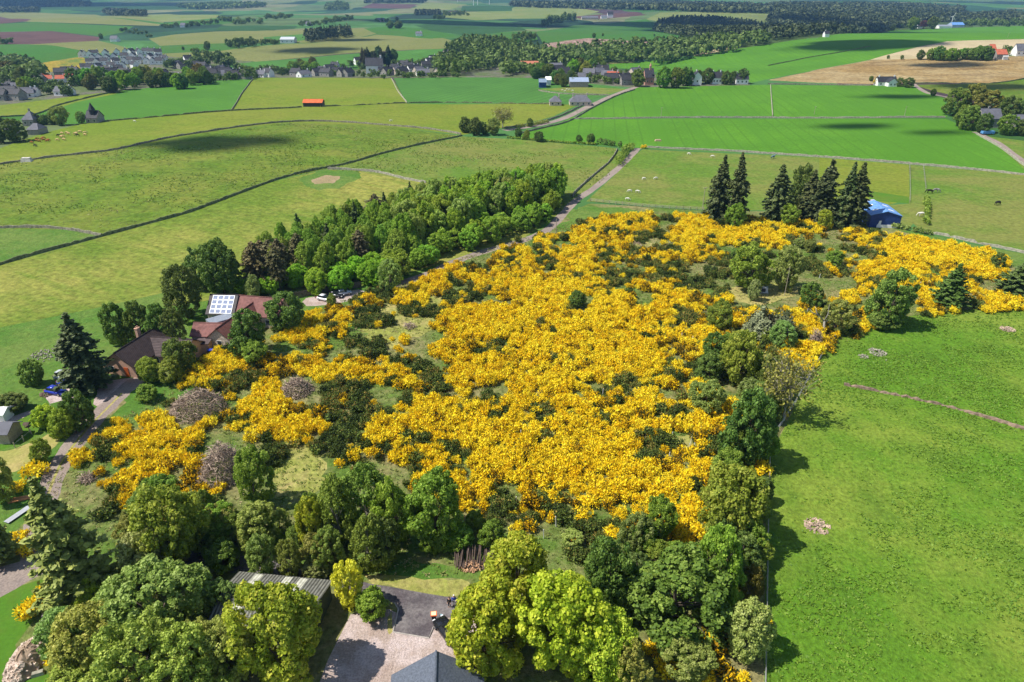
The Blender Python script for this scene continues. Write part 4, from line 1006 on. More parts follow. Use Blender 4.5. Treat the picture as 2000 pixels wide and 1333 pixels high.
# ------------------------------------------------------------------ trees near the camera (photo boxes: x, top, bottom, width)
NEAR = [
 (560, 1148, 1350, 165, 'S', 'bright green sycamore left of the gravel yard, its shadow on the gravel'),
 (320, 1095, 1275, 200, 'G', 'large grey green tree left of the ribbed roof shed'),
 (170, 930, 1205, 150, 'E', 'tall dark olive conifer beside the bend of the lane at lower left'),
 (340, 965, 1120, 145, 'M', 'rounded mid green tree behind the large grey green tree'),
 (300, 1040, 1150, 105, 'L', 'pale leaved bright tree between the olive conifer and the shed'),
 (185, 1195, 1330, 140, 'O', 'olive hawthorn above the rubble mound'),
 (290, 1215, 1390, 170, 'O', 'olive hawthorn right of the rubble mound, below the grey green tree'),
 (385, 1245, 1400, 150, 'O', 'olive hawthorn at the bottom edge, left of the bright sycamore'),
 (150, 1290, 1400, 130, 'O', 'olive hawthorn at the bottom edge beside the rubble mound'),
 (455, 1210, 1350, 115, 'O', 'yellowish hawthorn against the ribbed roof shed'),
 (330, 1290, 1420, 150, 'O', 'olive hawthorn lowest at the bottom edge'),
 (235, 1160, 1260, 110, 'G', 'greyish bush below the small bright green bush'),
 (195, 1138, 1205, 62, 'S', 'small bright green bush beside the tall olive conifer'),
 (500, 850, 1020, 74, 'M', 'narrow dark green tree beside the second brush pile'),
 (505, 985, 1075, 90, 'G', 'green bush at the foot of the narrow dark tree'),
 (722, 882, 1060, 112, 'B', 'tallest airy birch in front of the gorse'),
 (668, 925, 1075, 90, 'B', 'airy birch at the left side of the tallest birch'),
 (775, 925, 1080, 84, 'M', 'green tree at the right side of the tallest birch'),
 (618, 965, 1085, 70, 'S', 'bright green tree left of the three airy birches'),
 (855, 880, 1112, 118, 'M', 'tall green tree behind the two people'),
 (722, 1012, 1118, 92, 'B', 'small yellowish birch above the golden tree'),
 (688, 1104, 1190, 66, 'Y', 'golden leaved tree beside the drive'),
 (728, 1148, 1212, 66, 'M', 'round dark green bush under the golden tree'),
 (1003, 1045, 1235, 155, 'S', 'yellow green sycamore right of the log pile'),
 (945, 1130, 1350, 155, 'S', 'yellow green sycamore right of the black car'),
 (1095, 1100, 1350, 170, 'S', 'tallest yellow green sycamore, centre of the bottom edge'),
 (1172, 1195, 1370, 125, 'S', 'pale yellow green sycamore right of the tallest one'),
 (1230, 1265, 1370, 80, 'O', 'olive bush with pale leaves at the bottom edge right of the sycamores'),
 (1182, 1055, 1225, 105, 'D', 'dark green tree behind the tallest sycamore'),
 (1315, 1072, 1255, 205, 'D', 'wide deep green tree below the lower edge of the gorse'),
 (1400, 1050, 1180, 100, 'M', 'green tree between the wide deep green tree and the fence'),
 (1425, 905, 1085, 130, 'M', 'grey green tree at the right edge of the gorse'),
 (1452, 775, 905, 100, 'D', 'dark tree casting a shadow over the pasture fence'),
 (1453, 1185, 1288, 92, 'L', 'round pale green tree beside the pasture fence'),
 (1375, 745, 808, 70, 'G', 'grey weeping bush at the right side of the gorse'),
 (1530, 690, 822, 86, 'T', 'nearly bare twiggy tree beside the pasture fence'),
 (1492, 690, 790, 50, 'D', 'dark ivy clad tree left of the bare twiggy tree'),
 (1440, 655, 750, 80, 'M', 'silvery green tree above the grey weeping bush'),
 (1385, 690, 742, 56, 'D', 'low dark bush left of the silvery green tree'),
 (1498, 608, 668, 84, 'W', 'grey weeping bush below the memorial mound'),
 (1462, 482, 565, 84, 'M', 'ivy covered tree behind the memorial stone'),
 (1532, 485, 560, 62, 'G', 'grey green tree right of the ivy covered tree'),
 (1470, 540, 600, 24, 'L', 'thin pale ivy stem tree in front of the memorial mound'),
 (1730, 535, 632, 82, 'D', 'spreading green tree in the gorse near the top of the pasture', (1.5, 1.6, 1.2)),
 (1848, 512, 606, 68, 'E', 'dark rounded conifer in the gorse left of the right edge', (.45, .62, .5)),
 (1985, 505, 585, 84, 'E', 'dark conifer at the right edge beyond the gorse', (.45, .62, .5)),
 (1578, 555, 602, 44, 'D', 'dark green shrub right of the memorial mound'),
 (1945, 495, 525, 28, 'D', 'small dark shrub at the far corner of the gorse'),
 (1125, 568, 600, 36, 'D', 'small very dark bush among the yellow gorse'),
 (1720, 605, 640, 60, 'D', 'low shrubs at the foot of the spreading green tree'),
 (1630, 590, 650, 60, 'G', 'scrubby grey green bush beside the dead tree'),
 (1398, 300, 432, 50, 'C', 'tall spruce, leftmost of the spruces above the gorse'),
 (1436, 295, 438, 46, 'C', 'tall spruce right beside the leftmost spruce'),
 (1515, 320, 440, 62, 'C', 'spruce at the left end of the dense spruce clump'),
 (1557, 318, 425, 50, 'D', 'dark green broad tree inside the spruce clump'),
 (1600, 308, 440, 58, 'C', 'tall spruce in the middle of the dense clump'),
 (1640, 314, 445, 46, 'C', 'spruce right of the middle of the dense clump'),
 (1658, 316, 448, 60, 'C', 'spruce at the right end of the clump next to the blue shed'),
 (1578, 330, 432, 50, 'C', 'spruce standing behind the middle of the clump'),
 (1435, 400, 442, 40, 'M', 'bright green bush at the foot of the leftmost spruces'),
 (1538, 402, 442, 40, 'M', 'bright green bush at the foot of the dense spruce clump'),
 (1610, 412, 446, 28, 'S', 'small yellow green sapling in front of the spruce clump'),
 (178, 610, 772, 92, 'C', 'tall dark spruce beside the bungalow forecourt'),
 (168, 765, 835, 62, 'D', 'dark bush below the tall dark spruce'),
 (128, 800, 855, 52, 'M', 'light green bush between the lawn and the lane'),
 (70, 705, 752, 46, 'D', 'small round tree above the blue cars', (1.4, 1.5, 1.2)),
 (30, 765, 806, 62, 'D', 'dark hedge bush left of the blue cars'),
 (98, 790, 835, 50, 'S', 'yellow green bush beside the lawn with the bird table'),
 (240, 598, 672, 54, 'D', 'left end tree of the dark hedge behind the bungalow'),
 (278, 595, 668, 52, 'D', 'second dark tree of the hedge behind the bungalow'),
 (315, 600, 672, 52, 'D', 'third dark tree of the hedge behind the bungalow'),
 (348, 608, 675, 48, 'O', 'right end tree of the hedge behind the bungalow', (.6, .6, .6)),
 (366, 525, 618, 78, 'O', 'dark olive tree beside the solar roofed house', (.5, .5, .5)),
 (400, 488, 560, 70, 'D', 'dark tree behind the olive tree at the left end of the wood'),
 (440, 478, 575, 78, 'D', 'tall dark tree behind the solar roofed house'),
 (565, 574, 645, 74, 'D', 'dark green tree with a pale top right of the red roofs', (1.3, 1.3, 1.2)),
 (490, 612, 692, 78, 'D', 'dark green tree in front of the red roofed wing'),
 (500, 665, 712, 55, 'M', 'green bush below the dark tree of the red roofed wing'),
 (362, 662, 725, 64, 'D', 'dark tree between the bungalow and the cream stone house'),
 (300, 700, 748, 52, 'M', 'green bush in front of the bungalow windows'),
 (338, 700, 748, 52, 'M', 'green bush in front of the bungalow wing'),
 (290, 750, 785, 44, 'M', 'low green bush beside the shaded forecourt'),
 (650, 575, 600, 20, 'M', 'small green bush beside the white car'),
 (765, 510, 566, 48, 'G', 'grey green tree beside the wooden pole at the track'),
 (15, 870, 1010, 60, 'G', 'tall green tree at the left edge beside the garden'),
 (5, 975, 1110, 70, 'E', 'dark conifer at the left edge above the lane junction'),
 (85, 860, 905, 40, 'M', 'green bush beside the lane opposite the gorse'),
 (130, 1075, 1120, 0.1, 'M', ''),
 (515, 1050, 1130, 60, 'G', 'thin grey green tree behind the ribbed roof shed'),
 (575, 1060, 1130, 55, 'O', 'olive shrub behind the ribbed roof shed', (.8, .85, .8)),
 (620, 1085, 1135, 60, 'O', 'twiggy grey shrub between the shed and the golden tree', (.9, .9, 1.2)),
 (440, 1055, 1120, 70, 'M', 'dark green bushes behind the lane by the shed', (.7, .8, .7)),
 (1340, 1255, 1345, 100, 'G', 'olive green bush at the bottom right among the orange gorse'),
 (1462, 1105, 1190, 50, 'O', 'dull brownish bush beside the pasture fence', (.55, .42, .4)),
 (1120, 1035, 1075, 50, 'G', 'scrubby bush at the lower edge of the gorse'),
 (640, 1180, 1235, 0.1, 'M', ''),
 (760, 1020, 1100, 60, 'D', 'dark tree in the gap between the birches'),
 (960, 960, 1040, 0.1, 'M', ''),
]
for t_ in NEAR:
    x, a, b_, w_, k, lb = t_[:6]
    if not lb: continue
    tb(x, a, b_, w_, k, lb, col=t_[6] if len(t_) > 6 else ((1.2, 1.15, 1.1) if k in 'GMOBE' else (1.1, 1.1, 1)))

# undergrowth filling the lower edge of the slope and the strip by the fence
def thicket(poly, n, kinds, hpx, wpx, label, group, seed, cat='bush', name='bush'):
    g = np.random.default_rng(seed); xs = [q[0] for q in poly]; ys = [q[1] for q in poly]; k = 0
    while k < n:
        x, y = g.uniform(min(xs), max(xs)), g.uniform(min(ys), max(ys))
        if not inpoly(np.array([x]), np.array([y]), poly)[0]: continue
        k += 1; f = g.uniform(.7, 1.3)
        tb(x, y - hpx * f, y, wpx * f * g.uniform(.8, 1.2), kinds[g.integers(len(kinds))], label, group, cat=cat, name=name)
thicket([(240, 1010), (330, 960), (470, 1000), (600, 1010), (640, 1060), (650, 1120), (430, 1120), (260, 1120)], 26, 'MMGOB', 62, 56, 'green bush in the thicket between the lower gorse and the ribbed roof shed', 'bushes between the lower gorse and the shed', 61)
thicket([(1060, 1060), (1180, 1075), (1400, 1040), (1470, 1100), (1440, 1190), (1230, 1210), (1120, 1130)], 16, 'MGDM', 66, 60, 'green bush below the lower right corner of the gorse', 'bushes below the lower right of the gorse', 62)
thicket([(1380, 900), (1470, 880), (1480, 1050), (1400, 1060)], 12, 'GMMD', 56, 52, 'bush in the strip between the gorse and the pasture fence', 'bushes beside the pasture fence', 63)
thicket([(1390, 640), (1500, 640), (1560, 700), (1500, 850), (1420, 820), (1380, 720)], 17, 'GDMM', 44, 46, 'scrubby bush among the trees at the right side of the gorse', 'scrub at the right side of the gorse', 64)
thicket([(1430, 470), (1560, 470), (1650, 520), (1640, 600), (1570, 560), (1420, 560)], 9, 'GMG', 26, 28, 'low scrub around the memorial mound', 'scrub around the memorial mound', 65)
thicket([(1440, 830), (1492, 840), (1490, 1000), (1480, 1180), (1430, 1180), (1430, 900)], 14, 'MGMD', 50, 44, 'green hedgerow bush hard against the pasture fence', 'hedgerow bushes along the pasture fence', 69)
thicket([(120, 1240), (250, 1200), (480, 1210), (500, 1330), (150, 1330)], 10, 'OGO', 80, 80, 'yellow olive hawthorn among the trees at the lower left corner', 'hawthorns at the lower left corner', 66, 'tree', 'hawthorn_tree')
thicket([(700, 1075), (950, 1030), (1000, 1060), (960, 1080), (760, 1110)], 7, 'MMB', 44, 46, 'green bush between the birches and the log stack', 'bushes by the log stack', 68)

# single flowering bushes off the hillside
def bush_at(x, y, wpx, label, k='y', group=None, hs=1.0):
    p = P(x, y); s = wpx / 2 / (F / proj(*p)[2]) / 1.25
    gorse_single((0, k, p[0], p[1], p[2], s, s * hs, rnd.random() * 6, rnd.randrange(50)), label, group)
for (x, y, w_, lb, *r_) in [
 (75, 930, 46, 'yellow gorse bush left of the lane, opposite the hillside'),
 (40, 955, 30, 'small yellow gorse bush at the left edge by the planks'),
 (52, 1080, 40, 'orange yellow gorse bush beside the lane junction'),
 (40, 1055, 34, 'yellow gorse bush just above the lane junction'),
 (85, 1165, 36, 'gorse bush between the lawn and the tall olive conifer'),
 (52, 1205, 52, 'big round yellow gorse bush at the edge of the lawn'),
 (68, 1190, 44, 'yellow gorse bush behind the big round one at the lawn'),
 (105, 1265, 36, 'upper yellow gorse bush right of the rubble mound'),
 (108, 1300, 38, 'lower yellow gorse bush right of the rubble mound'),
 (1468, 955, 50, 'yellow gorse bush between the trees and the pasture fence'),
 (1470, 935, 40, 'upper yellow gorse bush against the pasture fence'),
 (1465, 1125, 34, 'bright gorse bush by the fence next to the brownish bush'),
 (1490, 1215, 30, 'gorse bush half hidden behind the round pale green tree'),
 (1270, 1270, 40, 'small gorse bush below the wide deep green tree'),
 (1300, 1310, 52, 'yellow gorse bush among brown ones at the bottom edge'),
 (1355, 1255, 60, 'rusty brown gorse bush below the wide deep green tree', 'o'),
 (1395, 1275, 66, 'large rusty gorse bush at the bottom right', 'o'),
 (1405, 1320, 60, 'rusty gorse bush at the very bottom beside the pasture', 'o'),
 (1380, 1330, 36, 'small yellow gorse bush at the very bottom', 'y'),
 (1450, 1335, 34, 'orange gorse bush at the foot of the pasture fence', 'y'),
 (1415, 1235, 40, 'orange brown gorse bush left of the round pale green tree', 'o'),
 (430, 1045, 44, 'rusty orange gorse bush below the narrow dark tree', 'o'),
 (455, 1050, 34, 'faded gorse bush right of the rusty one', 'o'),
 (1257, 290, 12, 'small gorse bush where the track meets the crop field', 'y')]:
    bush_at(x, y, w_, lb, r_[0] if r_ else 'y')

# ------------------------------------------------------------------ the wood along the track
WOODP = [(470, 575), (520, 530), (560, 500), (640, 470), (720, 440), (820, 418), (920, 398), (1010, 382), (1085, 378), (1105, 402), (1050, 440), (950, 478), (850, 512), (760, 556), (700, 566), (600, 578)]
g = np.random.default_rng(77)
cnt = 0; pts_ = []
while cnt < 165:
    x = g.uniform(470, 1105); y = g.uniform(378, 578)
    if not inpoly(np.array([x]), np.array([y]), WOODP)[0]: continue
    p = P(x, y)
    if any((p[0] - q[0]) ** 2 + (p[1] - q[1]) ** 2 < 3.9 ** 2 for q in pts_): 
        if g.random() < .97: continue
    pts_.append(p); cnt += 1
    front = y > np.interp(x, [470, 560, 700, 850, 950, 1050, 1105], [560, 560, 545, 488, 452, 418, 390])
    if front and x < 760: k, h, r, lb = 'S', g.uniform(4.5, 6.5), g.uniform(2.8, 3.8), 'low bright green tree along the front of the wood by the parking area'; c = (.75, 1.05, .8)
    elif front: k, h, r, lb = 'M', g.uniform(5, 8), g.uniform(3, 4), 'green tree on the track side of the wood'; c = (1.2, 1.35, 1)
    elif x < 800 and g.random() < .10 and y > 440: k, h, r, lb = 'P', g.uniform(10, 13), g.uniform(2.6, 3.4), 'brown needled pine inside the left half of the wood'; c = (1, 1, 1)
    elif g.random() < .12: k, h, r, lb = 'C', g.uniform(10, 13), g.uniform(2, 2.6), 'dark spruce inside the wood by the track'; c = (1, 1.2, 1)
    elif x < 780: k, h, r, lb = 'B', g.uniform(9, 11), g.uniform(2.8, 3.8), 'light green birch in the left half of the wood'; c = (1.45, 1.4, 1.2)
    else: k, h, r, lb = ('M' if g.random() < .7 else 'G'), g.uniform(10, 13), g.uniform(3.4, 4.8), 'green broadleaf tree in the right half of the wood'; c = (1.3, 1.35, 1.1)
    plant(p, h, r, k, lb, {'S': 'bright trees along the front of the wood', 'P': 'brown pines in the wood', 'C': 'dark spruces in the wood', 'B': 'birches in the left half of the wood'}.get(k, 'trees on the track side of the wood' if front else 'trees in the right half of the wood'), col=c)
tb(505, 470, 575, 50, 'P', 'rust brown pine at the left end of the wood')
tb(548, 480, 575, 40, 'P', 'brownish pine second from the left end of the wood')
tb(498, 540, 590, 30, 'L', 'cream flowering tree in front of the left end of the wood')

# ------------------------------------------------------------------ middle distance trees
MID = [
 (907, 230, 265, 26, 'D', 'left dark tree of the small copse at the wall corner'), (930, 233, 268, 30, 'D', 'second dark tree of the copse at the wall corner'),
 (946, 240, 268, 20, 'D', 'slim tree in the middle of the copse at the wall corner'), (965, 233, 270, 28, 'G', 'right grey green tree of the copse at the wall corner'),
 (982, 211, 252, 38, 'T', 'thin pale barely leafed tree above the copse at the wall corner'),
 (1012, 252, 274, 16, 'D', 'small bushy tree right of the copse'), (1028, 256, 276, 16, 'M', 'pale green bushy tree right of the copse'), (1052, 259, 276, 22, 'D', 'round bushy tree at the foot of the crop field'),
 (1035, 233, 248, 14, 'D', 'dark thorn bush on the roadside wall'),
 (1131, 265, 280, 13, 'D', 'small tree on the field wall, left of two'), (1154, 263, 283, 18, 'D', 'small tree on the field wall, right of two'),
 (32, 237, 275, 42, 'D', 'large dark tree beside the left farmhouse'), (2, 245, 288, 30, 'D', 'dark tree cut by the left edge near the farm'), (5, 232, 250, 18, 'D', 'small tree at the left edge above the farm'),
 (70, 224, 243, 22, 'D', 'leftmost tree of the row right of the farmhouse'), (88, 226, 243, 20, 'D', 'second tree of the row right of the farmhouse'), (104, 223, 243, 20, 'D', 'third tree of the row right of the farmhouse'),
 (121, 212, 243, 34, 'G', 'taller pale topped tree ending the row at the farm'), (160, 220, 242, 20, 'G', 'round green tree left of the small turreted house'),
 (1245, 138, 175, 28, 'D', 'dark tree where the road reaches the hamlet', (1.3, 1.3, 1)),
 (1295, 136, 170, 34, 'D', 'round tree right of the pink church', (1.4, 1.5, 1)), (1320, 137, 170, 34, 'M', 'round green tree between the church and the white house', (.8, .8, .8)), (1340, 136, 168, 30, 'D', 'dark tree left of the white house'),
 (1362, 140, 166, 22, 'D', 'tree behind the white house'), (1382, 137, 166, 26, 'D', 'dark tree right of the white house'), (1403, 140, 160, 24, 'D', 'tree between the two white houses of the hamlet'), (1418, 142, 165, 22, 'D', 'dark tree left of the last house of the hamlet'), (1448, 138, 165, 24, 'D', 'tree at the right end of the hamlet'), (1432, 142, 164, 20, 'D', 'tree behind the last house of the hamlet'),
 (1701, 148, 168, 9, 'D', 'thin dark tree left of the white cottage'), (1711, 154, 167, 12, 'Y', 'yellow bush beside the white cottage'), (1755, 154, 168, 20, 'D', 'dark bush right of the white cottage chimney'), (1773, 154, 170, 22, 'D', 'dark tree right of the white cottage'),
 (1822, 175, 187, 12, 'D', 'lone dark bush by the lane below the cottage'),
 (1862, 175, 232, 46, 'D', 'large tree at the left end of the cluster around the stone house', (1.3, 1.2, 1)), (1890, 172, 225, 52, 'D', 'large brownish green tree in the cluster around the stone house', (1.5, 1.15, .9)),
 (1925, 184, 232, 56, 'D', 'broad dark tree behind the stone house', (1.5, 1.1, .9)), (1965, 195, 240, 44, 'D', 'dark tree right of the stone house'), (1995, 196, 245, 36, 'D', 'dark tree at the right edge behind the stone house'),
 (1878, 210, 245, 36, 'M', 'green tree at the lower left of the cluster'), (1893, 212, 256, 40, 'D', 'green tree in front of the cluster', (1.5, 1.6, 1.2)), (1918, 226, 258, 36, 'D', 'dark bush in front of the stone house'), (1965, 228, 262, 40, 'D', 'green tree right of the blue trailer', (1.4, 1.5, 1)), (1995, 235, 264, 30, 'D', 'tree at the right edge below the stone house'),
 (1796, 100, 117, 16, 'D', 'round tree at the left end of the row on the stubble'), (1734, 109, 117, 6, 'D', 'tiny bush left on the stubble edge'), (1761, 109, 116, 7, 'D', 'tiny bush right on the stubble edge'),
 (1558, 55, 70, 14, 'D', 'dark tree on the hill crest right of the tiny white house'),
 (1780, 37, 57, 24, 'M', 'olive tree left of the dark red tree on the crest', (.9, .8, .7)), (1803, 39, 57, 20, 'P', 'dark red tree on the crest by the barn', (1, .4, .6)), (1820, 36, 57, 20, 'M', 'olive tree right of the dark red tree on the crest', (.9, .8, .7)), (1743, 50, 61, 10, 'D', 'small dark tree on the crest left of the white cottage'),
 (198, 67, 82, 9, 'D', 'small dark tree above the hillside estate'), (358, 92, 101, 6, 'D', 'lone small tree in the beige field'), (406, 83, 97, 14, 'D', 'round tree at the left end of the upper village wood'),
 (762, 43, 55, 14, 'D', 'left round tree of the isolated group in the green field'), (778, 43, 55, 18, 'D', 'right round tree of the isolated group in the green field'), (776, 35, 45, 8, 'D', 'upper round tree of the isolated group in the green field'),
 (1160, 66, 76, 8, 'D', 'left spindly tree on top of the felled slope'), (1177, 66, 75, 5, 'D', 'second spindly tree on top of the felled slope'), (1278, 66, 80, 4, 'D', 'thin tree at the right end of the felled slope'), (1296, 71, 81, 6, 'D', 'small tree right of the felled slope'),
]
for t_ in MID:
    x, a, b_, w_, k, lb = t_[:6]
    tb(x, a, b_, w_, k, lb, col=t_[6] if len(t_) > 6 else (1, 1, 1))

FAR = []
KEEP = {1, 3, 8, 13, 14, 15, 18, 11}
def belt(n, line, hpx, wpx, kinds, label, group, seed, spread=4, col=(1.05, 1.1, 1.05)):
    g = np.random.default_rng(seed)
    if seed not in KEEP:
        xs = [q[0] for q in line]; ys = [q[1] for q in line]
        for i in range(n):
            x = xs[0] + (xs[-1] - xs[0]) * (i + g.random()) / n; y = np.interp(x, xs, ys) + g.uniform(-spread, spread)
            p = P(x, y); s = F / proj(*p)[2]; h = max(hgt(p, y - hpx * g.uniform(.7, 1.2)), 4); r = min(wpx * g.uniform(.8, 1.25) / 2 / s, h * .75)
            q = 14; a = g.random(q) * 6.28; rr = np.sqrt(g.random(q)) * r * .75
            c = np.column_stack([p[0] + np.cos(a) * rr, p[1] + np.sin(a) * rr, p[2] + h * g.uniform(.25, .85, q)])
            C, U, V, ct = blob_leaves(c, np.full(q, r * .42), 22, r * .11, g); tt = g.random()
            FAR.append((C, U, V, np.clip(.3 * tt + .6 * g.random(len(C)), 0, 1)))
        return
    xs = [q[0] for q in line]; ys = [q[1] for q in line]
    for i in range(n):
        x = xs[0] + (xs[-1] - xs[0]) * (i + g.random()) / n
        y = np.interp(x, xs, ys) + g.uniform(-spread, spread)
        h = hpx * g.uniform(.7, 1.2); w_ = wpx * g.uniform(.8, 1.25)
        tb(x, y - h, y, w_, kinds[g.integers(len(kinds))], label, group, col=[c * g.uniform(.75, 1.25) for c in col])
belt(14, [(-10, 172), (75, 168)], 34, 26, 'DDM', 'dark tree in the clump at the left edge of the village', 'trees at the left edge of the village', 1, 14)
belt(16, [(70, 178), (145, 178)], 18, 16, 'DMG', 'garden tree among the left village houses', 'garden trees among the left village houses', 2, 10)
belt(26, [(145, 176), (240, 174), (320, 168), (405, 165)], 34, 26, 'DDDM', 'dark tree in the thick belt below the hillside estate', 'belt of dark trees below the estate', 3, 7)
belt(14, [(320, 138), (400, 132)], 17, 14, 'DM', 'tree between the estate and the stone houses', 'trees between the estate and the stone houses', 4, 6)
belt(26, [(375, 125), (430, 122), (480, 150), (500, 152)], 22, 17, 'DM', 'tree on the wooded bank above the stone houses', 'trees on the bank above the stone houses', 5, 7)
belt(12, [(400, 162), (500, 152)], 15, 14, 'DGM', 'low tree behind the bright green field left of the village', 'low trees behind the left green field', 6, 4)
belt(13, [(505, 147), (560, 147)], 18, 14, 'D', 'dark tree in the belt behind the yellow green field', 'belt trees behind the yellow green field', 7, 3)
belt(7, [(570, 147), (620, 147)], 30, 18, 'DM', 'tall tree of the group left of the middle village houses', 'tall trees left of the middle village', 8, 2)
belt(26, [(620, 150), (780, 152), (900, 152)], 13, 13, 'DMG', 'low tree in front of the middle village houses', 'low trees in front of the middle village houses', 9, 3)
belt(14, [(640, 136), (830, 138)], 14, 12, 'DM', 'tree among the middle village houses', 'trees among the middle village houses', 10, 5)
belt(20, [(708, 128), (770, 130)], 36, 17, 'CCD', 'tall dark conifer of the clump behind the village', 'tall conifers of the clump behind the village', 11, 5, (.8, .9, .9))
belt(9, [(790, 128), (830, 130)], 14, 11, 'DM', 'tree right of the tall conifer clump', 'trees right of the conifer clump', 12, 3)
belt(8, [(1035, 150), (1080, 150)], 22, 20, 'DD', 'dark tree beside the orange roofed works', 'dark trees beside the orange roofed works', 13, 3)
belt(12, [(1080, 166), (1125, 168)], 24, 16, 'D', 'tree screening the grey roofed barn', 'trees screening the grey roofed barn', 14, 4)
belt(16, [(1110, 140), (1180, 142)], 24, 20, 'DM', 'dark tree behind the hamlet', 'dark trees behind the hamlet', 15, 6)
belt(26, [(1130, 158), (1245, 160)], 12, 11, 'DMGP', 'garden tree among the hamlet cottages', 'garden trees among the hamlet cottages', 16, 6)
belt(10, [(1190, 145), (1265, 150)], 14, 12, 'DM', 'tree between the hamlet and the hill field', 'trees between the hamlet and hill field', 17, 3)
belt(12, [(1812, 116), (1935, 116)], 22, 22, 'DM', 'tree of the long row standing on the stubble field', 'row of trees on the stubble field', 18, 2)
belt(6, [(1940, 108), (2010, 108)], 14, 16, 'DM', 'tree around the orange roofed farm', 'trees around the orange roofed farm', 19, 3)
belt(22, [(1880, 52), (2010, 50)], 13, 13, 'DD', 'tree of the row along the crest right of the barn', 'trees along the crest right of the barn', 20, 2)
belt(22, [(1530, 62), (1640, 58), (1740, 56), (1800, 53)], 9, 10, 'D', 'low dark tree along the hill crest', 'low trees along the hill crest', 21, 2)
belt(18, [(630, 47), (688, 38)], 9, 9, 'D', 'tree of the long upper copse', 'trees of the long upper copse', 22, 2)
belt(10, [(583, 50), (625, 50)], 8, 8, 'D', 'tree around the upper farm', 'trees around the upper farm', 23, 2)
belt(12, [(445, 93), (500, 92)], 17, 14, 'DM', 'tree of the upper wood left of the white shed', 'trees of the upper wood left of the white shed', 24, 3)
belt(10, [(502, 88), (545, 86)], 10, 10, 'D', 'tree beside the white shed', 'trees beside the white shed', 25, 2)
belt(10, [(318, 54), (350, 52)], 8, 7, 'D', 'tree of the small upper left group', 'trees of the small upper left group', 26, 2)
belt(24, [(360, 56), (400, 46), (440, 45), (512, 48)], 10, 10, 'D', 'tree of the upper left shelter belt', 'trees of the upper left shelter belt', 27, 3)
belt(14, [(516, 38), (570, 35)], 8, 9, 'D', 'tree of the row on the skyline of the green hill', 'row of trees on the green hill', 28, 2)
belt(9, [(735, 43), (760, 43)], 7, 6, 'D', 'tree around the small farm in the upper middle', 'trees around the small upper farm', 29, 1)
belt(16, [(1062, 52), (1125, 40)], 16, 14, 'DM', 'tree of the copse left of the ridge farm', 'trees of the copse left of the ridge farm', 30, 3)
belt(14, [(1000, 83), (1045, 80)], 17, 10, 'C', 'conifer of the small plantation left of the felled slope', 'conifers left of the felled slope', 31, 3, (1.2, 1.5, 1.3))
belt(9, [(848, 39), (868, 39)], 10, 7, 'D', 'tree beside the dark shelter belt', 'trees beside the dark shelter belt', 32, 1)
belt(12, [(866, 30), (915, 30)], 9, 8, 'C', 'conifer of the dark shelter belt in the upper middle', 'conifers of the upper middle shelter belt', 33, 2)
belt(8, [(1200, 152), (1235, 155)], 9, 8, 'D', 'dark shrub by the hamlet road', 'shrubs by the hamlet road', 34, 2)
belt(10, [(235, 62), (300, 70)], 6, 8, 'DG', 'bush in the hedged hollow at upper left', 'bushes in the hedged hollow', 35, 5)
belt(6, [(0, 86), (24, 86)], 12, 10, 'D', 'tree of the copse at the left edge above the green field', 'copse at the left edge', 36, 1)

_fm_ = quads('far_trees', *[np.concatenate([f[i] for f in FAR]) for i in range(4)], LM['D'])
tag(link('far_trees', _fm_), 'small dark trees scattered along the village, field edges and far copses', 'trees', None, 'stuff')

# hedge rows of many shrubs, one living hedge each
def hedge(line, h, wd, label, mat='D', per=26, seed=1, cat='hedge', name='hedge'):
    g = np.random.default_rng(seed)
    pts = [P(*q) for q in line]; cs = []
    for a, b_ in zip(pts[:-1], pts[1:]):
        n = max(2, int(np.linalg.norm(b_ - a) / (wd * .5)))
        for i in range(n):
            t = (i + g.random()) / n; cs.append(a + (b_ - a) * t)
    c = np.array(cs); c[:, :2] += g.normal(size=(len(c), 2)) * wd * .18; c[:, 2] = Hf(c[:, 0], c[:, 1]) + h * g.uniform(.35, .75, len(c))
    C, U, V, ct = blob_leaves(c, wd * g.uniform(.4, .65, len(c)), per, .16 + .02 * wd, g)
    me = quads(name, C, U, V, np.clip(.3 * ct + .7 * g.random(len(C)), 0, 1), LM[mat])
    return tag(link(name, me), label, cat)
hedge([(1168, 281), (1190, 285), (1215, 288)], 2.5, 2.6, 'dark hedge between the crop field and the pasture', 'D', 60, 2)
hedge([(1208, 325), (1214, 312), (1222, 300), (1232, 290)], 3.2, 3.0, 'hedge along the track where it meets the crop field', 'M', 60, 3)
hedge([(990, 270), (1040, 275), (1100, 280), (1165, 284)], 1.0, 1.2, 'thin scrubby line of bushes along the wall below the crop', 'M', 20, 4)
hedge([(1808, 440), (1811, 415), (1809, 392)], 2.2, 1.6, 'narrow hedge right of the blue shed', 'M', 40, 5)
hedge([(1705, 440), (1760, 448), (1820, 460)], 1.3, 1.6, 'brambly hedge below the blue shed', 'G', 40, 6)
hedge([(1010, 250), (1040, 246), (1070, 240)], 1.6, 1.8, 'bushes with gorse along the roadside wall', 'O', 36, 7)
hedge([(88, 838), (125, 812), (165, 788)], 1.8, 2.2, 'dark hedge along the inside of the lane', 'D', 60, 8)
hedge([(0, 800), (40, 790)], 2.0, 3, 'dark hedge at the left edge above the gravel path', 'D', 60, 9)
hedge([(0, 240), (30, 243)], 2.0, 3, 'hedge at the left edge above the farm', 'D', 30, 10)

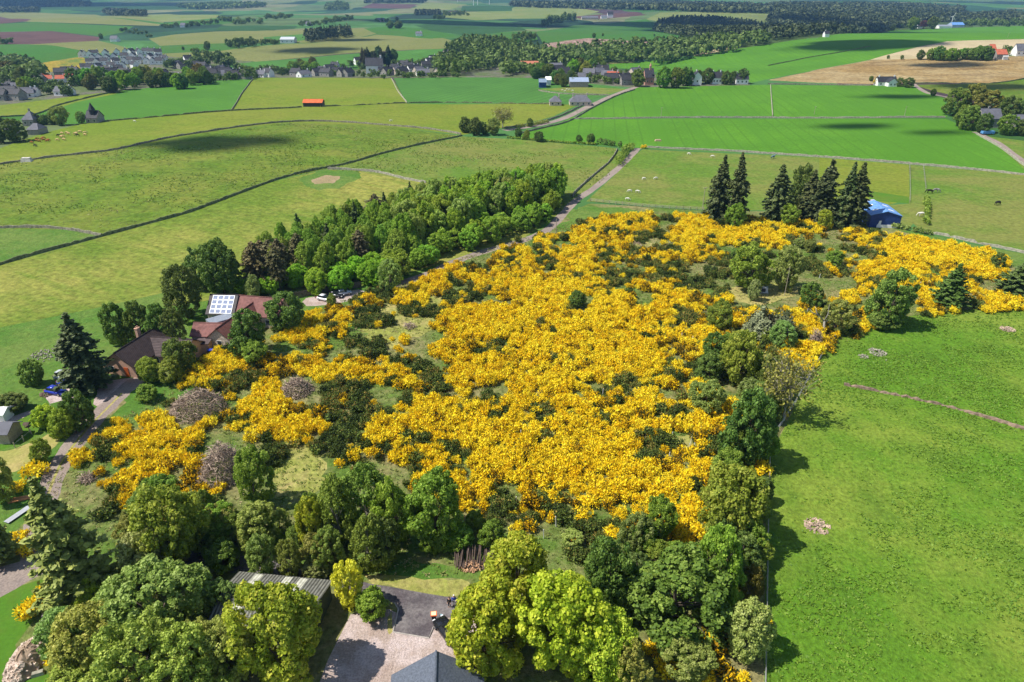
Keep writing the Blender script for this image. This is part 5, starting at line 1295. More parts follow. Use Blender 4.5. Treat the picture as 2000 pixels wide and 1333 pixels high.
# ------------------------------------------------------------------ far woods: nobody could count these trees
def wood(poly, h, spacing, label, seed, mat='D', conifer=.4, leaf=.62, per=26):
    g = np.random.default_rng(seed)
    wp = [tuple(P(*q)[:2]) for q in poly]; a = np.array(wp)
    lo, hi = a.min(0), a.max(0)
    X, Y = np.meshgrid(np.arange(lo[0], hi[0], spacing), np.arange(lo[1], hi[1], spacing))
    x = (X + g.uniform(-.45, .45, X.shape) * spacing).ravel(); y = (Y + g.uniform(-.45, .45, X.shape) * spacing).ravel()
    k = inpoly(x, y, wp); x, y = x[k], y[k]
    n = len(x)
    if n > 6500: s_ = g.choice(n, 6500, replace=False); x, y = x[s_], y[s_]; n = 6500
    hh = h * g.uniform(.7, 1.2, n); r = spacing * g.uniform(.5, .75, n)
    d = sphere_dirs(n * per, g, .5)
    con = np.repeat(g.random(n) < conifer, per)
    hr = np.repeat(hh, per); rr = np.repeat(r, per); z0 = np.repeat(Hf(x, y), per)
    zf = np.where(con, .25 + .75 * g.random(n * per), .62 + .38 * d[:, 2])
    rad = np.where(con, 1.05 - zf, np.sqrt(np.maximum(0, 1 - d[:, 2] ** 2)))
    dd = d[:, :2] / (np.linalg.norm(d[:, :2], axis=1)[:, None] + 1e-6)
    C = np.column_stack([np.repeat(x, per) + dd[:, 0] * rr * rad, np.repeat(y, per) + dd[:, 1] * rr * rad, z0 + hr * zf])
    u, v = leaf_axes(d, rr * .42 * leaf, g, .35, 1.0)
    me = quads('wood', C, u, v, np.clip(.35 * np.repeat(g.random(n), per) + .6 * g.random(n * per), 0, 1), LM[mat])
    o = link('wood', me); tag(o, label, 'wood', None, 'stuff')
WOODS = [
 ([(860, 150), (850, 128), (870, 108), (900, 90), (960, 86), (1010, 96), (1060, 106), (1090, 118), (1060, 132), (960, 134), (900, 150)], 13, 8, 'mixed wood behind the middle village', 'D', .6),
 ([(1020, 132), (1040, 118), (1090, 106), (1150, 102), (1200, 98), (1300, 92), (1360, 88), (1500, 78), (1500, 88), (1380, 100), (1300, 116), (1260, 122), (1170, 126), (1120, 128), (1060, 134)], 13, 9, 'wooded valley below the felled slope', 'D', .3),
 ([(1278, 62), (1283, 48), (1320, 41), (1400, 41), (1462, 49), (1500, 58), (1500, 76), (1400, 76), (1330, 72)], 14, 9, 'dark conifer plantation above the valley', 'C', .9),
 ([(1500, 86), (1500, 35), (1560, 28), (1640, 32), (1700, 30), (1760, 36), (1775, 52), (1740, 58), (1640, 66), (1560, 74)], 14, 12, 'conifer forest in the valley beyond the hill crest', 'C', .8),
 ([(1700, 46), (1720, 28), (1800, 20), (1860, 24), (1900, 34), (1980, 28), (2010, 40), (2010, 46), (1900, 44), (1780, 44)], 14, 16, 'conifer forest behind the crest farm', 'C', .8),
 ([(594, 83), (600, 73), (640, 69), (684, 63), (687, 73), (640, 80), (600, 85)], 13, 7, 'long dark rectangular conifer wood in the beige field', 'C', .9),
 ([(203, 29), (205, 24), (250, 26), (288, 32), (285, 34), (240, 32)], 14, 12, 'long dark wood in the upper left fields', 'C', .6),
 ([(635, 21), (636, 12), (660, 8), (680, 12), (680, 20)], 14, 12, 'rounded wood on the upper left skyline', 'D', .6),
 ([(810, 31), (812, 26), (860, 26), (862, 30)], 12, 10, 'thin dark strip of conifers in the upper middle', 'C', .9),
 ([(0, 25), (0, 20), (75, 21), (78, 25)], 12, 12, 'dark wood strip at the upper left edge', 'C', .5),
 ([(0, 13), (0, 6), (120, 6), (175, 10), (170, 13)], 16, 24, 'far dark wood on the left horizon', 'C', .5),
 ([(1000, 14), (1000, 6), (1150, 8), (1280, 6), (1450, 12), (1530, 20), (1530, 28), (1400, 26), (1200, 20)], 16, 22, 'belt of far woods on the middle horizon', 'C', .5),
 ([(1500, 26), (1500, 12), (1600, 12), (1800, 14), (1880, 20), (1870, 30), (1700, 28)], 16, 20, 'belt of far woods on the right horizon', 'C', .5),
 ([(350, 15), (420, 11), (500, 10), (520, 14), (450, 18), (380, 19)], 14, 20, 'far scattered wood on the left horizon', 'D', .5),
 ([(712, 4), (780, 2), (830, 3), (830, 6), (780, 7), (712, 7)], 16, 24, 'far dark wood above the purple field', 'C', .5),
 ([(1360, 112), (1340, 118), (1300, 126), (1270, 130), (1290, 112), (1340, 100), (1400, 98), (1440, 98), (1430, 104)], 11, 8, 'trees along the foot of the hill field', 'D', .2),
 ([(985, 150), (980, 140), (1020, 136), (1060, 136), (1050, 142)], 8, 7, 'low wood behind the works', 'D', .2),
 ([(0, 160), (0, 125), (45, 122), (75, 140), (90, 160), (40, 168)], 12, 8, 'wood at the left end of the village', 'D', .2),
]
for i, (pl, h, s, lb, mt, cf) in enumerate(WOODS): wood(pl, h, s, lb, 300 + i, mt, cf)
# ------------------------------------------------------------------ walls and fences
STONE = plain('dry_stone', (0.24, 0.22, 0.16), .95, var=.5, scale=1.4, bump=.8)
PSTONE = plain('pale_dry_stone', (0.31, 0.29, 0.22), .95, var=.4, scale=1.4, bump=.8)
MSTONE = plain('mossy_stone', (0.17, 0.19, 0.09), .95, var=.5, scale=1.2, bump=.8)
RSTONE = plain('ruined_stone', (0.22, 0.155, 0.11), .95, var=.55, scale=1.6, bump=.9)
WOODM = plain('weathered_wood', (0.36, 0.31, 0.24), .9, var=.25, scale=4)
DWOOD = plain('dark_fence_wood', (0.13, 0.105, 0.08), .9, var=.3, scale=3)
WIRE = plain('fence_wire', (0.45, 0.45, 0.43), .5, metal=.6, var=.05)

def stone_wall(line, label, h=1.0, wd=.5, mat=None, seed=0, gap=0.0, name='dry_stone_wall', cat='stone wall'):
    g = np.random.default_rng(seed + 900)
    pts = smooth_line([P(*q)[:2] for q in line], 8)
    fine = []
    for a, b in zip(pts[:-1], pts[1:]):
        d = np.linalg.norm(b - a); n = max(1, int(d / max(.9, np.linalg.norm(a) * .004)))
        for i in range(n): fine.append(a + (b - a) * i / n)
    fine.append(pts[-1]); fine = np.array(fine); m = MB(); prev = None; vs = []; fs = []
    for i in range(len(fine)):
        d = fine[min(i + 1, len(fine) - 1)] - fine[max(i - 1, 0)]; d = d / (np.linalg.norm(d) + 1e-9); n_ = np.array([-d[1], d[0]])
        hh = h * g.uniform(.72, 1.12)
        if gap and g.random() < gap: hh *= .25
        w0 = wd * g.uniform(.9, 1.4); w1 = wd * g.uniform(.45, .8); z = float(Hf(*fine[i])); c = fine[i] + n_ * g.normal() * .05
        for o, zz in ((-w0 / 2, -.15), (-w1 / 2, hh * .93), (0, hh), (w1 / 2, hh * .9), (w0 / 2, -.15)):
            vs.append((c[0] + n_[0] * o, c[1] + n_[1] * o, z + zz))
        if i:
            b = (i - 1) * 5
            for k in range(4): fs.append((b + k, b + 5 + k, b + 6 + k, b + 1 + k))
    m.add(vs, fs)
    o = m.build(name, mat or STONE)
    return tag(o, label, cat)
WL = [
 ([(-60, 540), (0, 518), (60, 500), (130, 481), (200, 462), (280, 440), (370, 415), (450, 385), (540, 352), (600, 336), (680, 320), (750, 300), (830, 281), (903, 266)], 'long dry stone wall climbing from the left edge to the small copse', MSTONE, 0),
 ([(-60, 447), (0, 446), (60, 445), (130, 449), (200, 462)], 'short curved stone wall closing the bright corner field at left', STONE, 0),
 ([(-60, 332), (0, 322), (100, 308), (200, 297), (250, 288), (330, 270), (400, 259), (480, 247), (560, 239), (640, 238), (750, 245), (840, 253), (900, 263)], 'long arching stone wall below the herd pasture', STONE, 0),
 ([(640, 331), (690, 333), (740, 338), (790, 350), (832, 358)], 'pale stone wall running down to the wood', PSTONE, 0),
 ([(-40, 234), (0, 230), (70, 224), (110, 208), (150, 197), (240, 177)], 'dark wall between the thin yellow field and the left crop', MSTONE, 0),
 ([(452, 217), (460, 205), (475, 180), (495, 155)], 'wall between the left crop and the yellow green field', STONE, 0),
 ([(765, 155), (775, 175), (795, 202)], 'pale wall between the yellow green field and the crop right of it', PSTONE, 0),
 ([(200, 238), (330, 227), (452, 217), (560, 212), (590, 210)], 'wall along the foot of the left crop field', MSTONE, .1),
 ([(625, 209), (700, 206), (795, 202), (900, 201), (1000, 203), (1075, 204)], 'wall running right from the orange roofed shed', MSTONE, .25),
 ([(1120, 233), (1300, 231), (1500, 231), (1700, 231), (1846, 230)], 'pale rough wall dividing the bright crop fields from the wide crop', PSTONE, 0),
 ([(1509, 228), (1507, 200), (1505, 167)], 'short pale wall running up between two crop fields', PSTONE, 0),
 ([(985, 251), (1040, 243), (1098, 226), (1146, 203)], 'wall along the left side of the climbing road', STONE, 0),
 ([(1015, 262), (1060, 251), (1110, 238), (1160, 210), (1200, 190), (1240, 176)], 'wall along the right side of the climbing road', STONE, 0),
 ([(1252, 288), (1400, 295), (1500, 301), (1650, 311), (1775, 321), (1900, 332), (2040, 347)], 'wall along the lower edge of the wide crop field', PSTONE, 0),
 ([(1795, 453), (1850, 462), (1900, 474), (2000, 495), (2100, 520)], 'old wall between the horse pasture and the green strip', PSTONE, .2),
 ([(1906, 262), (1950, 287), (2000, 324), (2060, 360)], 'pale wall beside the lane at the right edge', PSTONE, 0),
 ([(1206, 293), (1192, 315), (1160, 343), (1124, 376), (1118, 386)], 'wall on the left side of the farm track', STONE, 0),
 ([(1500, 129), (1560, 117), (1640, 103), (1700, 91)], 'thin dark wall crossing the green hill field', MSTONE, 0),
 ([(1500, 165), (1600, 166), (1700, 168)], 'wall between the rough brown field and the crop', STONE, 0),
 ([(1052, 178), (1100, 184), (1190, 187)], 'wall below the small sheep field', STONE, 0),
 ([(1780, 164), (1850, 163), (1930, 164), (2000, 155)], 'dark wall below the rough brown field at right', MSTONE, .1),
]
for i, (ln, lb, mt, gp) in enumerate(WL): stone_wall(ln, lb, mat=mt, seed=i, gap=gp)
stone_wall([(1648, 752), (1700, 762), (1780, 778), (1860, 797), (1940, 820), (2000, 838), (2100, 862)], 'low tumbled wall crossing the dock pasture', h=.5, wd=.8, mat=RSTONE, seed=77, gap=.3)

def fence(line, label, h=1.15, step=3.0, rails=(.45, .8, 1.1), railr=.018, postw=.11, mat=WOODM, rmat=WIRE, cat='fence', name='post_and_wire_fence'):
    pts = smooth_line([P(*q)[:2] for q in line], 6); fine = [pts[0]]; acc = 0
    for a, b in zip(pts[:-1], pts[1:]):
        d = np.linalg.norm(b - a); t = step - acc
        while t <= d: fine.append(a + (b - a) * t / d); t += step
        acc = (acc + d) % step
    fine = fine[:98]
    z0 = float(Hf(*fine[0])); root = empty(name, (fine[0][0], fine[0][1], z0), 0, label, cat)
    pm = MB(); pm.box((0, 0, h / 2 - .1), (postw, postw, h + .2)); me = pm.mesh('post', mat)
    loc = lambda q, z: (q[0] - fine[0][0], q[1] - fine[0][1], float(Hf(*q)) - z0 + z)
    for q in fine:
        o = link('post', me, root, None, loc(q, 0)); o.rotation_euler = (rnd.uniform(-.05, .05), rnd.uniform(-.05, .05), rnd.uniform(0, 1.5)); o.scale = (1, 1, rnd.uniform(.92, 1.08))
    for r in rails:
        m = MB(); m.tube([loc(q, r) for q in fine], railr, 4); m.build('rail' if rmat is not WIRE else 'wire', rmat, root)
    return root
fence([(1492, 1400), (1494, 1300), (1496, 1200), (1498, 1080), (1501, 960), (1506, 868), (1530, 826), (1560, 777), (1590, 722), (1612, 686), (1634, 657)], 'weathered post and wire fence between the gorse hillside and the dock pasture', railr=.035)
fence([(1153, 394), (1200, 399), (1260, 405), (1320, 409), (1382, 412)], 'pale post and rail fence below the sheep paddock', step=2.4, rails=(.4, .75, 1.1), railr=.06, postw=.16, rmat=WOODM, name='post_and_rail_fence')
fence([(1776, 322), (1777, 350), (1777, 385), (1776, 402)], 'fence between the dry paddock and the horse pasture', step=4)
fence([(1803, 325), (1805, 345), (1808, 372)], 'fence on the right side of the grass ride by the horses', step=4)
fence([(30, 876), (62, 850), (84, 826), (105, 806)], 'old garden fence beside the lawn', step=2, rails=(.9,), railr=.03)
def panel_fence(line, label, h=1.7):
    pts = smooth_line([P(*q)[:2] for q in line], 5); m = MB(); vs = []; fs = []; z0 = float(Hf(*pts[0]))
    root = empty('board_fence', (pts[0][0], pts[0][1], z0), 0, label, 'fence')
    for i, (a, b) in enumerate(zip(pts[:-1], pts[1:])):
        n = max(1, int(np.linalg.norm(b - a) / 1.8))
        for k in range(n):
            p = a + (b - a) * (k + .5) / n; L_ = np.linalg.norm(b - a) / n; an = math.atan2(b[1] - a[1], b[0] - a[0])
            c = (p[0] - pts[0][0], p[1] - pts[0][1], float(Hf(*p)) - z0)
            mm = MB()
            for j in range(9): mm.box((c[0] + math.cos(an) * (j - 4) * L_ / 9, c[1] + math.sin(an) * (j - 4) * L_ / 9, c[2] + h / 2 + .02 * (j % 3)), (L_ / 9 * .9, .04, h), an)
            mm.build('panel', DWOOD, root)
            pm = MB(); pm.box((c[0] - math.cos(an) * L_ / 2, c[1] - math.sin(an) * L_ / 2, c[2] + h / 2), (.12, .12, h + .15), an); pm.build('post', DWOOD, root)
panel_fence([(520, 592), (580, 583), (640, 571), (706, 562)], 'dark board fence behind the parked cars')

def pole(x, yb, yt, label, cross=True, r=.13, name='utility_pole', lean=0):
    p = P(x, yb); h = hgt(p, yt); root = empty(name, tuple(p), 0, label, 'pole')
    m = MB(); m.tube([(0, 0, -.3), (lean, 0, h)], [r, r * .7], 8); m.build('post', WOODM, root)
    if cross:
        m = MB(); m.box((lean, -.1, h - .35), (1.6, .12, .12), .3); ca = m.build('crossarm', WOODM, root)
        m = MB()
        for k in (-.65, 0, .65): m.tube([(lean + k * .95, -.1 + k * .3, h - .3), (lean + k * .95, -.1 + k * .3, h - .1)], .05, 6)
        m.build('insulators', plain('ceramic', (.6, .6, .58), .3), ca)
pole(763, 566, 521, 'wooden pole with crossarm between the track and the gorse')
pole(341, 728, 682, 'wooden pole with crossarm in front of the bungalow wing')
pole(1372, 409, 366, 'wooden pole left of the leftmost spruce')
pole(1086, 458, 428, 'thin pole where the track meets the gorse', False)
pole(1532, 578, 522, 'slim pale pole on the memorial mound', False, .09)
pole(1291, 229, 210, 'tiny pole in the bright crop left of the short pale wall'); pole(1590, 224, 208, 'tiny pole in the crop right of the short pale wall'); pole(1766, 228, 208, 'tiny pole in the crop below the white cottage')
pole(1968, 74, 65, 'tiny pole on the right skyline field'); pole(1127, 222, 212, 'thin pole beside the climbing road', False)

# ------------------------------------------------------------------ buildings
def PZ(px, py, z):
    a = (px - 1000.0) / F; b = (666.5 - py) / F
    d = np.array([a, cp + b * sp_, -sp_ + b * cp]); t = (z - CAM_Z) / d[2]
    return d * t + np.array([0, 0, CAM_Z])
GLASS = plain('window_glass', (0.04, 0.05, 0.06), .12, var=.1, spec=.8)
WHITE = plain('white_render', (0.86, 0.85, 0.82), .85, var=.06)
CREAM = plain('cream_rubble_stone', (0.55, 0.46, 0.37), .95, var=.4, scale=2.2, bump=.5)
PINK = plain('peach_render', (0.60, 0.36, 0.25), .9, var=.12)
GREYST = plain('grey_stone', (0.30, 0.28, 0.25), .95, var=.3, scale=1.2, bump=.4)
CHURCH = plain('pink_sandstone', (0.50, 0.27, 0.21), .95, var=.2, scale=1.0)
TRIM = plain('white_trim', (0.75, 0.74, 0.70), .6, var=.05)
DTRIM = plain('dark_trim', (0.05, 0.04, 0.04), .6, var=.1)
BROWNT = stripes('brown_roof_tiles', (0.025, 0.018, 0.018), (0.07, 0.048, 0.045), 1.0, 0)
BROWNT2 = stripes('grey_brown_roof_tiles', (0.05, 0.035, 0.035), (0.11, 0.08, 0.075), 1.6, 2)
REDT = stripes('red_roof_tiles', (0.13, 0.05, 0.04), (0.23, 0.095, 0.075), 0.9, 0)
REDT2 = stripes('worn_red_roof_tiles', (0.18, 0.075, 0.065), (0.27, 0.13, 0.11), 1.8, 2)
SLATE = plain('slate_roof', (0.105, 0.12, 0.15), .45, var=.3, scale=5, bump=.3)
VSLATE = plain('village_slate', (0.032, 0.032, 0.038), .7, var=.25, scale=.6)
VRED = plain('village_red_tiles', (0.50, 0.13, 0.07), .8, var=.2, scale=.6)
VGREY = plain('village_grey_roof', (0.13, 0.13, 0.15), .8, var=.2, scale=.6)
ORANGE = plain('rusty_orange_sheet', (0.62, 0.13, 0.035), .7, var=.2, scale=.5)
BLUEROOF = stripes('blue_sheet_roof', (0.12, 0.26, 0.55), (0.18, 0.36, 0.70), 1.2, 1, .45)
BLUEWALL = stripes('blue_sheet_wall', (0.02, 0.05, 0.19), (0.03, 0.075, 0.25), 1.4, 0, .5)
SHEET = stripes('ribbed_grey_sheet', (0.075, 0.075, 0.06), (0.20, 0.195, 0.165), 0.75, 0, .7, .5)
SHEETL = stripes('translucent_roof_sheet', (0.42, 0.41, 0.32), (0.56, 0.55, 0.46), 0.75, 0, .6)
GREENW = plain('dark_green_boards', (0.055, 0.07, 0.045), .8, var=.2)
DOORM = plain('orange_door', (0.55, 0.12, 0.03), .5)
PANEL = plain('solar_glass', (0.22, 0.26, 0.38), .6, var=.1, spec=.2)
PFRAME = plain('panel_frame', (0.62, 0.64, 0.66), .5, metal=.2, var=.03)

def wing(root, A, B, hr, he, W, wallm, roofm, over=.35, hip=0.0, windows=(), chimney=(), ends=(), doors=(), thick=.16):
    """gabled wing between ridge ends A and B (world xy); parts hang on root"""
    A = np.array(A[:2]); B = np.array(B[:2]); r0 = np.array(root.location)
    d = B - A; L_ = np.linalg.norm(d); an = math.atan2(d[1], d[0]); mid = (A + B) / 2
    base = min(float(Hf(*A)), float(Hf(*B)))
    def place(o):
        o.parent = root
        o.location = (mid[0] - r0[0], mid[1] - r0[1], base - r0[2]); o.rotation_euler = (0, 0, an); return o
    h2 = W / 2; m = MB()
    if hip:
        m.box((0, 0, he / 2 - .4), (L_, W, he + .8))
    else:
        m.prism([(-h2, -.8), (h2, -.8), (h2, he), (0, hr - .05), (-h2, he)], -L_ / 2, L_ / 2)
    place(m.build('wall', wallm))
    m = MB(); sl = (hr - he) / h2; o_ = over; ze = he - sl * o_
    xe = L_ / 2 + (o_ if not hip else o_)
    if hip:
        rx = L_ / 2 - hip
        vs = [(-xe, -h2 - o_, ze), (xe, -h2 - o_, ze), (xe, h2 + o_, ze), (-xe, h2 + o_, ze), (-rx, 0, hr), (rx, 0, hr)]
        m.add(vs, [(0, 1, 5, 4), (2, 3, 4, 5), (1, 2, 5), (3, 0, 4), (3, 2, 1, 0)])
    else:
        for s in (-1, 1):
            m.prism([(0, hr + thick), (s * (h2 + o_), ze + thick), (s * (h2 + o_), ze + .02), (0, hr + .02)], -xe, xe)
    rf = place(m.build('roof', roofm))
    if not hip and L_ > 5:
        m = MB(); m.tube([(-xe, 0, hr + thick + .03), (xe, 0, hr + thick + .03)], .12, 5); o = m.build('ridge_tiles', roofm); o.parent = rf
    for cx, cy in chimney:
        zt = hr + 1.0; m = MB(); m.box((cx, cy, (zt + he) / 2), (.9, .6, zt - he)); m.box((cx, cy, zt + .05), (1.05, .75, .12))
        for k in (-.22, .22): m.tube([(cx + k, cy, zt + .1), (cx + k, cy, zt + .5)], .11, 6)
        c = m.build('chimney', wallm); c.parent = rf
    for (side, u, z, ww, wh) in windows:   # side: -1 / 1 long walls, 'a' / 'b' gable ends
        if side in (-1, 1): c = (u, side * (h2 + .02), z); dm = (ww, .08, wh); fr = (ww + .2, .05, wh + .2)
        else: s = -1 if side == 'a' else 1; c = (s * (L_ / 2 + .02), u, z); dm = (.08, ww, wh); fr = (.05, ww + .2, wh + .2)
        m = MB(); m.box(c, dm); wo = place(m.build('window', GLASS))
        m = MB(); m.box(c, fr)
        f = m.build('frame', TRIM); f.parent = wo
    for (side, u, ww, wh, mt) in doors:
        if side in (-1, 1): c = (u, side * (h2 + .03), wh / 2); dm = (ww, .1, wh)
        else: s = -1 if side == 'a' else 1; c = (s * (L_ / 2 + .03), u, wh / 2); dm = (.1, ww, wh)
        m = MB(); m.box(c, dm); do = place(m.build('door', mt))
        m = MB(); m.box((c[0] + (.06 if side == 'b' else (-.06 if side == 'a' else .3)), c[1] + (.3 if side in ('a', 'b') else side * .06), 1.0), (.06, .06, .06)); hd = m.build('handle', TRIM); hd.parent = do
    return place, L_, an, rf

def rw(root, a, b, hr, he, W, *r, zb=None, **k):
    z = float(P(a[0], a[1] + 40)[2]) if zb is None else zb
    return wing(root, PZ(a[0], a[1], z + hr), PZ(b[0], b[1], z + hr), hr, he, W, *r, **k)

# bungalow
p = P(250, 736); bung = empty('bungalow', tuple(p), 0, 'brown roofed bungalow with peach walls and an orange door, beside the tall dark spruce', 'house')
rw(bung, (224, 690), (302, 641), 5.2, 2.6, 7.6, PINK, BROWNT, chimney=[(3.2, 2.0)], windows=[('a', 1.9, 1.4, 1.2, 1.1), (-1, -2, 1.4, 1.6, 1.2), (-1, 1.0, 1.4, 1.4, 1.2)], doors=[('a', -1.6, 1.0, 2.1, DOORM)])
rw(bung, (296, 658), (374, 663), 4.7, 2.5, 7.0, PINK, BROWNT2, windows=[(-1, 0.5, 1.4, 1.6, 1.2), (-1, -2.2, 1.3, 1.4, 1.3), (-1, 3, 1.4, 1.2, 1.1)])
# cream stone farmhouse with red roofs
p = P(440, 675); farm = empty('farmhouse', tuple(p), 0, 'cream stone house of several red tiled wings with solar panels on one roof', 'house')
pl_, L1, an1, rf1 = rw(farm, (413, 576), (463, 577), 6.0, 3.0, 7.4, CREAM, DTRIM, windows=[(-1, -1.2, 1.6, 1.6, 1.6), (-1, 1.6, 1.5, 1.0, 1.2)])
sl_ = math.atan2(3.0, 3.7)
for i in range(4):
    for j in range(4):
        cx = -L1 / 2 + .55 + (j + .5) * (L1 - .9) / 4; tt = .16 + i * .23
        y0 = -(tt) * 4.05; z0 = 6.0 + .2 - tt * 3.28
        m = MB(); M_ = Matrix.Translation((cx, y0, z0)) @ Matrix.Rotation(sl_, 4, 'X')
        m.box((0, 0, .05), ((L1 - .9) / 4 - .04, 1.16, .05), M=M_); fr = m.build('solar_panel', PFRAME)
        fr.parent = rf1
        m = MB(); m.box((0, 0, .07), ((L1 - .9) / 4 - .28, .92, .05), M=M_); q_ = m.build('panel_glass', PANEL); q_.parent = rf1
rw(farm, (465, 577), (552, 584), 5.9, 3.0, 7.4, CREAM, REDT2, windows=[(-1, 3.2, 1.4, 1.2, 1.2), (-1, 1, 1.4, 1.2, 1.2)])
rw(farm, (423, 643), (500, 588), 4.9, 2.6, 5.6, CREAM, REDT, windows=[('a', 0, 1.4, 1.0, 1.2), (-1, -2, 1.4, 1.2, 1.0)], chimney=[])
rw(farm, (381, 631), (432, 632), 4.2, 2.5, 5.4, CREAM, REDT2, windows=[(-1, 0, 1.3, .9, .8)])
# flat lead roof between the wings
c1 = P(452, 640); m = MB(); m.box((c1[0] - p[0], c1[1] - p[1], 1.5), (3.4, 9.5, 3.2), -.85); m.build('flat_roof_link', plain('lead_roof', (0.24, 0.27, 0.32), .5, var=.15), farm)
c1 = P(392, 686); m = MB(); m.box((c1[0] - p[0], c1[1] - p[1], 1.1), (4.6, 2.6, 2.4), .1); ob_ = m.build('outhouse', PINK, farm)
m = MB(); m.box((c1[0] - p[0], c1[1] - p[1], 2.36), (5.0, 3.0, .12), .1); q_ = m.build('roof', BROWNT2); q_.parent = ob_

# ribbed roof shed at the bottom
p = P(530, 1215); shed = empty('storage_shed', tuple(p), 0, 'long dark green shed with a ribbed grey roof and pale skylight strips', 'shed')
pl_, L2, an2, rfs = rw(shed, (438, 1154), (620, 1172), 4.0, 2.9, 7.6, GREENW, SHEET, zb=float(p[2]), windows=[])
for cx, w_ in ((-L2 / 2 + 2.6, 1.1), (-L2 / 2 + 6.6, 1.0), (L2 / 2 - 3.4, 1.0)):
    m = MB()
    for s in (-1, 1): m.prism([(s * .25, 4.0 + .19 - .07), (s * 3.9, 4.0 - .289 * 3.9 + .19), (s * 3.9, 4.0 - .289 * 3.9 + .15), (s * .25, 4.0 + .12 - .07)], cx - w_ / 2, cx + w_ / 2)
    q_ = m.build('skylight_strip', SHEETL); q_.parent = rfs
# slate roofed house at the bottom edge
p = P(850, 1345); slh = empty('slate_house', (p[0], p[1], p[2]), 0, 'slate roofed house whose gable peak shows at the bottom edge', 'house')
zz = float(p[2]); A_ = PZ(852, 1279, zz + 6.0); B_ = PZ(846, 1470, zz + 6.0)
wing(slh, A_, B_, 6.0, 2.8, 9.5, GREYST, SLATE, windows=[('a', 2, 1.4, 1.2, 1.2), ('a', -2, 1.4, 1.2, 1.2)])
# blue shed
p = P(1733, 440); bl = empty('blue_shed', tuple(p), 0, 'bright blue sheet metal barn with four roof lights beside the spruces', 'barn')
zz = float(p[2]); A_ = PZ(1734, 413, zz + 5.6); B_ = A_ + np.array([1.6, 13.0, 0])
pl_, L3, an3, rfb = wing(bl, A_, B_, 5.6, 4.2, 9.6, BLUEWALL, BLUEROOF, over=.2)
for s in (-1, 1):
    for cx in (-L3 * .22, L3 * .2):
        m = MB(); m.prism([(s * 1.6, 5.6 - .29 * 1.6 + .21), (s * 3.4, 5.6 - .29 * 3.4 + .21), (s * 3.4, 5.6 - .29 * 3.4 + .12), (s * 1.6, 5.6 - .29 * 1.6 + .12)], cx - .5, cx + .5)
        q_ = m.build('roof_light', WHITE); q_.parent = rfb
m = MB(); m.box((-L3 / 2 - .06, -1.2, .55), (.12, 7.1, 1.3)); pl_(m.build('base_course', WHITE))
p = P(1699, 408); gs = empty('grey_shed', tuple(p), .1, 'small weathered grey lean to shed behind the blue barn', 'shed')
m = MB(); m.prism([(-2, -.3), (2, -.3), (2, 2.6), (-2, 2.0)], -2, 2); m.build('wall', GREYST, gs)
m = MB(); m.prism([(-2.2, 1.98), (2.2, 2.63), (2.2, 2.75), (-2.2, 2.1)], -2.2, 2.2); m.build('roof', plain('pale_sheet', (.5, .52, .55), .5), gs)

def simple(name, x, y, wpx, D, hr, he, wallm, roofm, label, rot=0.0, hip=0.0, chimney=(), win=3, cat='house', both=True, root=None, up=0.0):
    """single building whose front base centre stands at pixel x, y and is wpx wide"""
    p = P(x, y); s = F / proj(*p)[2]; L_ = wpx / s
    root = root or empty(name, tuple(p), 0, label, cat)
    c = np.array(p[:2]) + np.array([0, D / 2]); d = np.array([math.cos(rot), math.sin(rot)]) * L_ / 2
    wn = [(-1, -L_ / 2 + (i + .5) * L_ / win, he * .5, 1.1, 1.3) for i in range(win)] if win else []
    wing(root, c - d, c + d, hr, he, D, wallm, roofm, hip=hip, windows=wn, chimney=[(k * L_, 0) for k in chimney])
    return root
r_ = simple('cottage', 1732, 168, 36, 7, 6.5, 3.0, WHITE, VSLATE, 'white cottage with a slate roof alone between crop and brown field', chimney=(-.4, .42))
wing(r_, P(1740, 169)[:2] + np.array([0, -2.5]), P(1740, 169)[:2] + np.array([0, 4]), 6.2, 3.4, 7, WHITE, VSLATE, windows=[('a', -1.5, 1.6, 1, 1.2), ('a', 1.5, 1.6, 1, 1.2)])
simple('bungalow', 1085, 207, 23, 8, 6, 2.8, CREAM, VGREY, 'smaller hipped roof bungalow beside the climbing road', hip=3.5, win=2, chimney=(.3,))
simple('bungalow', 1134, 207, 42, 9, 6.5, 2.8, CREAM, VGREY, 'longer hipped roof bungalow beside the climbing road', hip=4, win=4, chimney=(-.35, .3))
simple('shed', 611, 209, 37, 7, 4.2, 2.6, DTRIM, ORANGE, 'long low shed with a rusty orange roof on the far field wall', win=0, cat='shed')
simple('farmhouse', 57, 247, 22, 8, 8, 4, GREYST, VGREY, 'hipped grey stone farmhouse right of the large dark tree at left', hip=3, win=2, chimney=(0,))
simple('outbuilding', 66, 264, 22, 8, 5.5, 3, GREYST, VGREY, 'grey stone farm outbuilding below the hipped farmhouse at left', hip=2, win=0)
r_ = simple('turreted_house', 180, 241, 22, 8, 6.5, 3, GREYST, VSLATE, 'grey steading house with a pointed turret below the left crop field', win=2)
p = P(178, 240); m = MB(); m.tube([(0, 3, 0), (0, 3, 7)], 1.6, 10); m.tube([(0, 3, 7), (0, 3, 11)], [2, .1], 10); m.build('turret', VSLATE, r_)
simple('farm_shed', 5, 268, 26, 10, 6, 3, GREYST, VGREY, 'grey farm shed cut by the left edge', win=0, cat='shed')
r_ = simple('stone_house', 1934, 250, 36, 9, 9.5, 5, GREYST, VGREY, 'stone house with grey brown roof hidden among the right tree cluster', chimney=(-.1,), win=3)
simple('stone_house', 1992, 253, 22, 9, 7, 3.5, GREYST, VGREY, 'low stone cottage at the right edge of the tree cluster', win=1)
r_ = simple('church', 1268, 167, 17, 14, 12, 6, CHURCH, VSLATE, 'pink sandstone church with a small belfry in the hamlet', win=2, cat='church')
